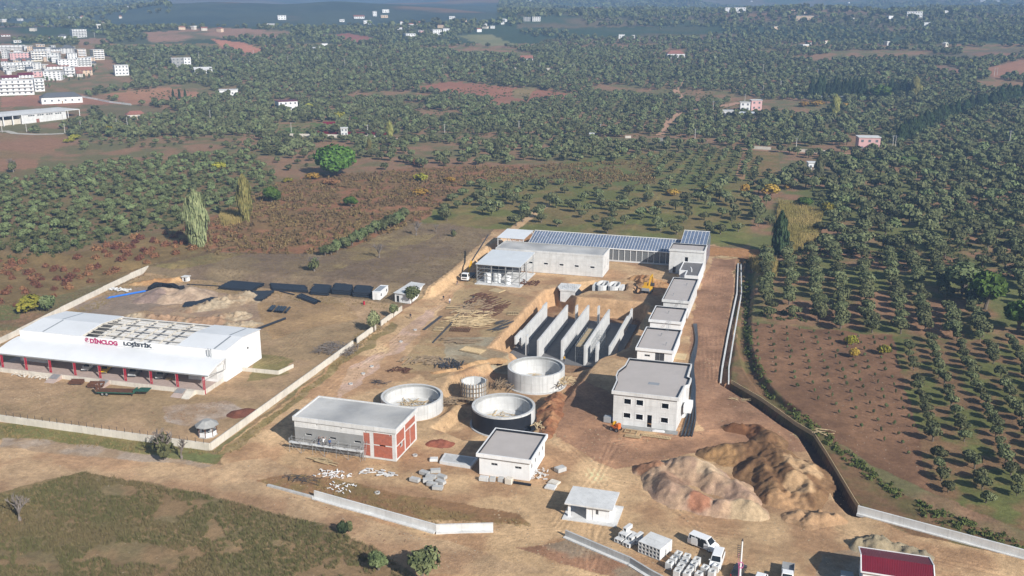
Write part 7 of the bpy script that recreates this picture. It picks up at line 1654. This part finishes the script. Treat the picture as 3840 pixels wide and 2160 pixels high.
road('dirt_track', 12, [(0,1160),(330,1192),(650,1203),(1000,1212),(1500,1222)], 4, (196,182,160)); road('dirt_track', 17, [(2040,640),(2070,520),(2110,400)], 5, (160,126,90))
# ------------------------------------------------------------------ single trees and shrubs
def px(k, x, yb, yt, rpx):
    X, Y, Z = WT(k, x, yb); s = (2576/3840. if k == 0 else (2.337 if k < 20 else 4.6745)); d = zc_at(X,Y,Z)/F/s; return X, Y, Z-.05, rpx*d*1.22, (yb-yt)*d*1.08
def tree(label, cat, kind, mt, k, x, yb, yt, rpx, group=None, name=None, **kw):
    X, Y, Z, r, h = px(k,x,yb,yt,rpx); return plant(name or cat.replace(' ','_'), label, cat, kind, mt, X, Y, Z, r, h, group, **kw)
tree('tall pale multi stemmed poplar beyond the left grey field','poplar tree','poplar','poplar',15,1740,1040,600,78,n=2400,leaf=.085,nv=2); tree('tall yellowing poplar right of the pale multi stemmed one','poplar tree','poplar','poplary',15,2155,825,450,50,n=2400,leaf=.085,nv=2)
tree('slim yellow poplar standing at the roadside wall','poplar tree','poplar','poplary',12,1315,1232,1080,24); tree('small slim yellow poplar below the roadside wall','poplar tree','poplar','poplary',12,1135,1345,1225,17)
tree('golden poplar in the right cypress cluster','poplar tree','poplar','poplary',14,1610,845,690,28); tree('smaller golden poplar just right of the golden one','poplar tree','poplar','poplary',14,1655,835,750,20); tree('yellow poplar below the long pale shed on the right','poplar tree','poplar','poplary',14,912,1020,850,28); tree('pale poplar beside the small white house in the right grove','poplar tree','poplar','poplar',18,765,470,262,32)
tree('single tall dark cypress at the far right corner of the site','cypress tree','column','cyp',18,425,1108,765,58,n=1300,leaf=.14)
for i,(x,y) in enumerate([(1485,1255),(1560,1215),(1620,1185),(1680,1155),(1740,1125),(1800,1095),(1860,1070),(1920,1050),(1980,1032),(2040,1012),(2100,988),(2160,968),(2220,958),(2290,942),(2360,928),(2430,912),(2500,895),(2560,882),(1520,1235),(1590,1200),(1650,1170),(1710,1140),(1770,1110),(1830,1082),(1890,1060),(2070,1000),(2190,962),(2325,935),(2395,920),(2465,902)]): tree('dark cypress in the long diagonal windbreak row at the right','cypress tree','column','cyp',14,x+random.uniform(-8,8),y,y-random.uniform(115,165),random.uniform(24,34),'cypress windbreak row',leaf=.2)
for i in range(15): x = 705+i*33; tree('dark cypress in the cluster above the long pale shed','cypress tree','column','cyp',14,x+random.uniform(-8,8),868,868-random.uniform(120,190),random.uniform(18,26),'cypresses above the pale shed',leaf=.24)
for i in range(7): x = 1400+i*30; tree('dark cypress beside the golden poplars','cypress tree','column','cyp',14,x,835,835-random.uniform(90,135),random.uniform(18,24),'cypresses by the golden poplars',leaf=.24)
for i,x in enumerate((1520,1575,1625)): tree('small cypress standing on the reddish field below the town','cypress tree','column','cyp',11,x,868,790,9,'cypresses on the reddish field',leaf=.3)
tree('rounded bright green tree in front of the right cypresses','broad tree','broad','leaf',14,1310,880,745,82,n=700); tree('large bright green umbrella pine in the middle left','pine tree','round','leaf',16,835,425,112,185,n=3600,leaf=.1)
tree('bright green tree at the right edge, upper of the pair','broad tree','broad','leaf',0,2478,778,678,42,n=1600,leaf=.14); tree('bright green tree at the right edge, lower of the pair','broad tree','broad','leaf',0,2562,836,748,40,n=1600,leaf=.14); tree('dark broad olive behind the bright green pair at the right edge','broad tree','broad','olived',0,2420,745,655,52,n=1600,leaf=.14)
for lb,k,x,yb,yt,r,mt in [('yellow green bush behind the left boundary wall',0,78,782,735,32,'leafy'),('lime yellow bush in the left grove clearing',15,1920,370,295,56,'leafy'),('bright green bush beside the yellowing poplar',15,2380,650,495,75,'leaf'),('yellow tree by the crimson edged house, lower',12,872,1050,975,55,'leafy'),('yellow tree by the crimson edged house, upper',12,605,955,900,45,'leafy'),('green bush right of the yellow tree in the left middle grove',12,1005,1075,1020,40,'leaf'),
  ('lime tree left of the big right grove',18,835,770,640,66,'leafy'),('green tree just left of the lime tree',18,655,700,595,90,'leaf'),('yellow green tree below the pale poplar',18,830,480,420,42,'leafy'),('orange yellow tree in the rows left of the right grove',18,345,600,485,78,'leafo'),('small orange yellow tree beside the larger one',18,500,540,460,34,'leafo'),('orange yellow bush at the left end of the rows',18,125,570,485,40,'leafo'),('small lime bush in the middle of the right grove',18,1375,815,778,32,'leafy'),
  ('lime tree on the far right slope',14,2080,560,515,32,'leafy'),('golden orchard tree left of the long pale shed, first',14,640,935,885,50,'leafo'),('golden orchard tree left of the long pale shed, second',14,760,930,875,60,'leafo'),('golden orchard tree below the pale shed',14,1010,950,900,50,'leafo'),('golden bush left of the yellow poplar on the right',14,560,1060,1010,45,'leafo'),('golden bush below the golden orchard trees',14,760,1050,1000,40,'leafo'),('yellow green bush beside the green verge on the left',15,660,100,50,55,'leafy'),('yellow bush left of the cream house with red hip roof',15,610,130,85,40,'leafy'),('yellow green bush before the cream house with red hip roof',11,950,1160,1095,55,'leafy'),
  ('yellow scrub bush at the upper left of the brown scrub',16,410,480,430,45,'leafy'),('ochre scrub bush in the brown scrub by the pine',16,640,450,390,60,'leafo'),('orange red scrub bush below the umbrella pine',16,800,500,440,70,'leafr'),('yellow green bush at the top right of the brown scrub',16,1590,470,395,60,'leafy'),('orange bush in the right part of the brown scrub',16,1590,590,520,70,'leafo'),('ochre bush at the far right of the brown scrub',16,1830,480,420,60,'leafo'),('crimson bush at the edge of the middle grove',16,1530,330,265,30,'leafr'),('lime bush in the middle grove above the rows',17,1020,410,350,45,'leafy'),('yellow bush at the lower end of the rows',17,1760,750,670,55,'leafy'),('golden bush in the rows behind the glazed halls',17,1460,780,715,60,'leafo'),
  ('first yellowing young tree on the ploughed field',0,2145,868,840,15,'leafy'),('second yellowing young tree on the ploughed field',0,2152,900,872,15,'leafo'),('third yellowing young tree on the ploughed field',0,2223,892,864,17,'leafy')]: tree(lb,'bush' if 'bush' in lb else 'tree','round',mt,k,x,yb,yt,r,name='bush' if 'bush' in lb else 'small_tree',n=520,leaf=.2)
tree('dark round olive beside the yellow green bush behind the left wall','olive tree','round','olived',0,118,782,738,22,n=500,leaf=.2)
for i,(x,y,r) in enumerate([(745,1120,48),(800,1112,48),(855,1090,50),(920,1055,58),(985,1030,56),(1040,1000,50),(1075,975,50),(1125,945,55),(1190,925,58),(1250,905,56),(1320,870,62),(1380,845,62),(1440,810,66)]): tree('bushy olive in the diagonal hedge row beside the grey field','olive tree','round','olived',16,x,y,y-random.uniform(100,130),r,'olives in the diagonal hedge row',n=520,leaf=.2)
tree('green palm like shrub in the brown scrub','shrub','round','leaf',16,975,690,590,62,n=500,leaf=.2)
tree('tall pale green tree at the boundary wall gap, nearest the branch heap','tree','broad','poplar',28,1650,1150,760,115,name='broad_tree',n=1500,leaf=.13); tree('thin grey green tree at the boundary wall between the two gaps','tree','broad','olive',28,1990,890,640,100,name='broad_tree',n=500,leaf=.14); tree('dark green tree in front of the small white shed','tree','broad','olived',28,2310,640,330,135,name='broad_tree',n=1400,leaf=.14)
tree('olive tree at the bottom edge, right of the smaller one','olive tree','olive','olive',0,1062,1462,1368,44,n=1600,leaf=.13); tree('small green tree at the bottom edge left of the larger olive','olive tree','olive','olived',0,952,1434,1384,30,n=1200,leaf=.14); tree('small dark shrub on the weedy bank by the front road','shrub','round','cyp',0,862,1342,1303,13,n=400); tree('small pale green shrub beside the dark one by the front road','shrub','round','olive',0,880,1336,1303,10,n=400)
# bare trees
def bare_mesh(seed, n=70, spread=.6, dens=4):
    rd = random.Random(seed); b = MB()
    def grow(p, d, L, r, lv):
        q = p+d*L; b.tube([p, (p+q)/2+Vector((rd.uniform(-.03,.03),rd.uniform(-.03,.03),0))*L, q], [r,r*.85,r*.6], 5 if lv < 2 else 3, cap=False)
        if lv == 4: return
        for i in range(rd.randint(2,3) if lv else dens):
            a = rd.uniform(0,6.28); e = (d+Vector((math.cos(a),math.sin(a),rd.uniform(-.1,.5)))*spread).normalized(); grow(p+d*L*rd.uniform(.6,1) if lv else q, e, L*rd.uniform(.6,.85), r*.6, lv+1)
    grow(Vector((0,0,-.05)), Vector((0,0,1)), .22, .035, 0); o = b.build('branches', M['twig']); me = o.data; bpy.data.objects.remove(o)
    z = max(v.co.z for v in me.vertices)
    for v in me.vertices: v.co /= z
    return me
BARE = [bare_mesh(s, dens=6) for s in (1,2,3)]
for i,(lb,k,x,yb,yt) in enumerate([('large grey leafless shrub at the bottom left on the weedy field',8,175,965,735),('leafless shrubby tree leaning by the front boundary wall, larger of two',8,1440,432,175),('thin leafless tree by the front boundary wall near the gazebo',8,1592,418,235),('dark leafless shrub on the grey field near the pipe stacks',16,650,1255,1120),('small dry tree standing on the grey field, middle',16,1220,1140,1020),('dry leafless tree at the upper edge of the grey field',16,1545,945,820),('low dark shrub at the right edge of the grey field',16,1870,955,880),('low dark leafless bush left of the pair by the cut bank',16,1720,915,850),('tall dry tree on the brown field edge at the left',15,120,390,270)]):
    X, Y, Z, r, h = px(k,x,yb,yt,20); g = thing('bare_tree', lb, 'tree', (X,Y,Z), random.uniform(0,6), None); o = bpy.data.objects.new('branches', BARE[i%3]); COL.objects.link(o); o.parent = g; o.scale = (h*.95,h*.95,h)
    if i in (1,3,6,8): v = random.choice(proto('round','olive',3,160,.16)); c = bpy.data.objects.new('leaves', v[0]); COL.objects.link(c); c.parent = g; c.scale = (h*.36,h*.36,h*.55)
# red shrubs in the left field, one by one
A_ = grove([(-40,660),(160,648),(330,600),(560,560),(612,598),(480,636),(360,668),(160,738),(-40,815)], 5.2, (1.0,1.6), .8, seed=21, jit=.4, free=True)
if len(A_) == 0:
    NT = NOTREE; NOTREE = []; A_ = grove([(-40,660),(160,648),(330,600),(560,560),(612,598),(480,636),(360,668),(160,738),(-40,815)], 5.2, (1.0,1.6), .8, seed=21, jit=.4, free=True); NOTREE = NT
for x,y,z,r in A_:
    if vis(x,y,z): plant('red_shrub','low reddish brown shrub in the rows behind the left boundary wall','shrub','bush','leafr',x,y,z-.05,r*random.uniform(.8,1.25),r*1.15,'reddish shrubs in rows',n=260,leaf=.24)
print('red shrubs', len(A_))
# ------------------------------------------------------------------ stuff: scrub, weeds, reeds
def rampmat(name, cols):
    m = bpy.data.materials.new(name); m.use_nodes = True; N = m.node_tree.nodes; L = m.node_tree.links; p = N['Principled BSDF']; p.inputs['Roughness'].default_value = .9; p.inputs['Specular IOR Level'].default_value = .1
    at = N.new('ShaderNodeAttribute'); at.attribute_name = 'tint'; r = N.new('ShaderNodeValToRGB'); e = r.color_ramp.elements
    for i, c in enumerate(cols):
        q = e[i] if i < 2 else e.new(0); q.position = i/(len(cols)-1); q.color = sl(*c, .8)
    L.new(at.outputs['Fac'], r.inputs[0]); L.new(r.outputs[0], p.inputs['Base Color']); return m
def scatter(polys, n, rr, hr, seed, tints, excl=(), noise=None):
    rng = np.random.default_rng(seed); o = []
    for poly, share in polys:
        Wp = WTs(0, poly); xs = [p[0] for p in Wp]; ys = [p[1] for p in Wp]; m = int(n*share*4); x = rng.uniform(min(xs),max(xs),m); y = rng.uniform(min(ys),max(ys),m); z = T(x,y); a, b = proj(x,y,z)
        k = inpoly(a,b,poly)
        if noise: k &= fbm(x,y,noise[0],noise[1],3) > noise[2]
        x, y, z = x[k][:int(n*share)], y[k][:int(n*share)], z[k][:int(n*share)]; t = np.clip(tints[0]+(tints[1]-tints[0])*(.6*ss(.3,.7,fbm(x,y,9,seed,3))+.4*rng.random(len(x))),0,1)
        r = rng.uniform(*rr,len(x)); o.append(np.stack([x,y,z-.03,r,rng.uniform(*hr,len(x)),t],1))
    return np.concatenate(o)
def blades(n, seed, lean=.35, w=.09):
    rng = np.random.default_rng(seed); q = []
    for i in range(n):
        a = rng.uniform(0,6.28); p = rng.normal(0,.45,2); e = np.array([math.cos(a),math.sin(a)])*w; l = rng.normal(0,lean,2); h = rng.uniform(.55,1.)
        q.append([(p[0]-e[0],p[1]-e[1],0),(p[0]+e[0],p[1]+e[1],0),(p[0]+l[0]+e[0]*.3,p[1]+l[1]+e[1]*.3,h),(p[0]+l[0]-e[0]*.3,p[1]+l[1]-e[1]*.3,h)])
    return np.array(q)
def stuff(name, A, temps, mt, hz=1.):
    V, Tn = stuffmesh(name, A, temps, None, hz); o = npmesh(name, V, np.arange(len(V)).reshape(-1,4), mt, {'tint': ('FACE','FLOAT',Tn)}); tag(o, kind='stuff'); print(name, len(A), len(V)//4); return o
bt = [templ('bush',26,.42,200+i,False) for i in range(5)]
stuff('scrub', scatter([([(505,565),(700,465),(800,445),(1100,425),(1180,462),(1060,555),(850,640),(520,640)],.72),([(1100,425),(1640,408),(1650,468),(1180,460)],.28)], 2900, (.5,1.4), (.6,1.9), 31, (0,1), noise=(7,4,.42)), bt, rampmat('scrub_leaves', [(118,98,72),(150,112,82),(170,116,86),(182,106,78),(176,134,88),(138,118,78)]))
gt = [blades(10,300+i) for i in range(5)]
stuff('weeds', scatter([([(-40,1300),(0,1245),(210,1188),(500,1242),(800,1318),(935,1375),(1040,1455),(1040,1520),(-40,1520)],1)], 10500, (.22,.5), (.25,.8), 33, (0,1), noise=(6,5,.34)), gt, rampmat('weed_leaves', [(138,122,88),(154,128,96),(124,112,78),(176,150,112),(112,112,72)]))
stuff('hedge_weeds', scatter([([(1866,700),(1884,700),(1892,880),(1950,985),(2068,1080),(2205,1195),(2340,1275),(2590,1372),(2590,1400),(2320,1300),(2180,1205),(2050,1095),(1930,1000),(1876,890)],1)], 2600, (.35,.85), (.3,.9), 35, (0,1), noise=(4,6,.34)), bt, rampmat('hedge_leaves', [(96,106,58),(124,126,70),(142,134,82),(156,140,96),(100,108,60)]))
stuff('verge_grass', scatter([([(-20,1064),(420,1120),(560,1136),(985,806),(1000,815),(700,1045),(600,1140),(430,1148),(-20,1098)],.4),([(0,870),(372,690),(380,705),(120,845)],.15),([(380,690),(1000,770),(1000,782),(640,748),(380,706)],.15),([(860,920),(985,800),(985,790),(900,840),(820,930)],.1),([(760,1195),(1240,1310),(1330,1310),(1330,1325),(1090,1318),(780,1235)],.06)], 4200, (.2,.5), (.2,.6), 37, (0,1)), gt, rampmat('verge_leaves', [(150,134,92),(128,122,76),(112,112,66),(164,140,98)]))
stuff('field_grass', scatter([([(380,672),(490,632),(850,642),(1030,556),(1180,572),(1255,582),(1180,640),(1078,740),(1000,768)],.55),([(-20,760),(160,745),(370,672),(372,690),(0,850)],.2),([(250,700),(480,640),(640,600),(520,640),(380,672)],.25)], 9000, (.3,.6), (.15,.42), 39, (0,1)), gt, rampmat('field_leaves', [(122,104,84),(138,120,92),(112,98,80),(150,130,94)]))
rd_ = [blades(16,400+i,.25,.07) for i in range(4)]
stuff('reeds', scatter([([(1962,512),(2066,535),(2056,600),(1992,640),(1960,645),(1955,560)],.7),([(1885,655),(1950,660),(1950,700),(1890,680)],.15),([(555,540),(612,535),(612,560),(560,570)],.15)], 2600, (.7,1.1), (1.8,3.2), 41, (0,1)), rd_, rampmat('reed_leaves', [(150,140,80),(172,156,92),(132,130,72),(186,164,108)]))
stuff('undergrowth', scatter([([(1900,470),(2040,465),(2576,335),(2576,860),(1900,800)],.4),([(0,455),(620,385),(715,490),(160,640),(0,680)],.2),([(300,200),(1900,200),(1900,380),(300,340)],.4)], 6000, (.6,1.4), (.5,1.2), 43, (0,1), noise=(50,8,.5)), bt, rampmat('undergrowth_leaves', [(96,100,64),(120,106,70),(132,112,76),(84,92,58)]))
# stones and clods strewn over the site and yard
def stones(n, seed):
    rng = np.random.default_rng(seed); o = []
    for i in range(n):
        P = np.array([(-1,-1,-.6),(1,-1,-.6),(1,1,-.6),(-1,1,-.6),(-1,-1,.7),(1,-1,.7),(1,1,.7),(-1,1,.7)])*rng.uniform(.5,1.,(8,3))
        o.append(P[[[4,5,6,7],[0,1,5,4],[1,2,6,5],[2,3,7,6],[3,0,4,7]]])
    return o
st_ = [np.asarray(q) for q in stones(6, 3)]
stuff('rubble', scatter([([(1245,585),(1780,640),(1840,660),(1826,955),(2050,1130),(2140,1285),(2300,1360),(2100,1450),(560,1450),(700,1290),(760,1050),(985,830),(1080,740)],.62),([(200,760),(370,695),(990,772),(960,800),(780,900),(720,940),(660,900),(655,830),(250,790)],.26),([(0,940),(600,1000),(540,1110),(0,1050)],.12)], 7000, (.06,.2), (.06,.2), 51, (0,1), noise=(9,2,.45)), st_, rampmat('rubble_stones', [(196,176,146),(170,140,110),(210,200,184),(150,116,90)]))
stuff('field_stones', scatter([([(1890,812),(2250,846),(2345,1240),(2180,1160),(2060,1090),(1940,985),(1885,890)],.4),([(0,1250),(210,1190),(500,1245),(930,1380),(1040,1455),(0,1500)],.3),([(0,1104),(420,1150),(680,1160),(900,1300),(1380,1430),(1100,1430),(700,1290),(210,1180),(0,1220)],.3)], 700, (.05,.15), (.04,.12), 53, (0,1)), st_, rampmat('field_stone_faces', [(168,148,122),(140,108,84),(120,92,72),(190,176,156)]))
# trees between the buildings of the town
for i, (x, y) in enumerate([(880,1090),(960,1100),(1040,1110),(1120,1120),(1290,1060),(1340,1050),(1560,1000),(1650,980),(1840,960),(1900,920),(1950,880),(1880,820),(860,1180),(930,1200),(1010,1230),(330,1300),(60,1380),(1500,1060),(1600,1080),(1700,1060),(1800,1040),(1400,1090),(820,800),(1000,700),(1180,850)]):
    tree('dark green tree among the town blocks','tree','round','olived',31,x,y,y-random.uniform(60,110)*1.0,random.uniform(32,52)*.5,'trees among the town blocks',name='town_tree',n=160,leaf=.36)
# low houses filling the gaps of the town
rg = random.Random(5); TW = ['white','white','cream','concl','ochre']
for i, (xL, xR, yB) in enumerate([(820,900,700),(520,640,500),(900,1000,520),(1010,1200,500),(1330,1480,520),(180,320,760),(0,120,760),(420,470,760),(800,900,860),(1000,1100,720),(1060,1120,690),(1340,1480,800),(60,180,960),(480,620,900),(830,900,960),(1240,1300,950),(1420,1500,900),(1800,1880,790),(560,640,820),(250,420,560),(700,860,450),(960,1080,470),(0,90,900),(150,300,900),(1500,1620,1010),(1100,1200,600)]):
    w = rg.choice(TW); rf, rm = rg.choice((('flat','concl'),('gable','tile'),('flat','concl'),('flat','concl'),('gable','slate'))); fl = rg.choice((2,3,3))
    house('town_house', 'small '+{'white':'white','cream':'cream','concl':'grey','ochre':'peach'}[w]+(' flat roofed' if rf == 'flat' else (' red roofed' if rm == 'tile' else ' grey roofed'))+' house squeezed between the town blocks', 'house', 31, xL, xR, yB-rg.uniform(75,110), yB, fl, w, rf, rm, rg.uniform(-.3,.3), depth=10, bays=rg.randint(2,4), group='small houses in the town, '+w+' '+rm)
# saplings on the ploughed field
sp_ = []
for i in range(11):
    a = np.array(W(0,1905+i*36,822+i*4)); b = np.array(W(0,1905+i*47+i*i*1.0,905+i*34)); n = int(np.hypot(*(b-a))/4.6)
    for j in range(n+1):
        c = a+(b-a)*j/max(1,n)+RNG.normal(0,.25,2); q = proj(np.array([c[0]]),np.array([c[1]]),np.array([0.]))
        if inpoly(q[0],q[1],[(1895,815),(2248,850),(2340,1225),(2185,1150),(2065,1082),(1948,975),(1892,890)])[0]: sp_.append(c)
for c in sp_[:160]: plant('sapling','tiny newly planted sapling on the ploughed brown field beside the trench','sapling','round','olived',c[0],c[1],T1(*c)-.03,random.uniform(.32,.55),random.uniform(.9,1.5),'saplings on the ploughed field',n=60,leaf=.5,nv=3)
print('saplings', len(sp_))
# ------------------------------------------------------------------ camera, sun, sky, air
cam = bpy.data.cameras.new('camera'); co = bpy.data.objects.new('camera', cam); COL.objects.link(co)
co.location = (0,0,CAMH); co.rotation_euler = (math.pi/2-PIT, 0, AZ)
cam.sensor_width = 36; cam.lens = 36*F/3840.; cam.clip_start = 1; cam.clip_end = 30000
sc.camera = co
SUNH, SUNE = (.819, -.574), R(31)
sd = Vector((SUNH[0]*math.cos(SUNE), SUNH[1]*math.cos(SUNE), math.sin(SUNE)))
l = bpy.data.lights.new('sun', 'SUN'); lo = bpy.data.objects.new('sun', l); COL.objects.link(lo)
l.energy = 5.0; l.angle = R(.5); l.color = (1,.965,.91)
lo.rotation_euler = sd.to_track_quat('Z', 'Y').to_euler(); lo.location = (200,-200,300)
w = bpy.data.worlds.new('World'); sc.world = w; w.use_nodes = True
bg = w.node_tree.nodes['Background']; sky = w.node_tree.nodes.new('ShaderNodeTexSky'); sky.sky_type = 'NISHITA'; sky.sun_disc = False
sky.sun_elevation = SUNE; sky.sun_rotation = math.atan2(SUNH[0], SUNH[1]); sky.air_density = 1.2; sky.dust_density = 1.
w.node_tree.links.new(sky.outputs[0], bg.inputs[0]); bg.inputs[1].default_value = .05
HAZE = True
if HAZE:
    m = bpy.data.materials.new('haze'); m.use_nodes = True; N = m.node_tree.nodes
    for n in list(N):
        if n.type == 'BSDF_PRINCIPLED': N.remove(n)
    pv = N.new('ShaderNodeVolumePrincipled'); pv.inputs['Color'].default_value = (.32,.51,.82,1); pv.inputs['Density'].default_value = 2.6e-4; pv.inputs['Anisotropy'].default_value = .0
    m.node_tree.links.new(pv.outputs[0], N['Material Output'].inputs['Volume'])
    b = MB(); b.box(-12500, 12500, -300, 13000, -9, 520); o = b.build('haze', m); tag(o, kind='stuff')
sc.view_settings.view_transform = 'Standard'; sc.view_settings.look = 'None'; sc.view_settings.exposure = .62; sc.view_settings.gamma = 1
sc.cycles.max_bounces = 6; sc.cycles.volume_bounces = 1; sc.cycles.use_denoising = True
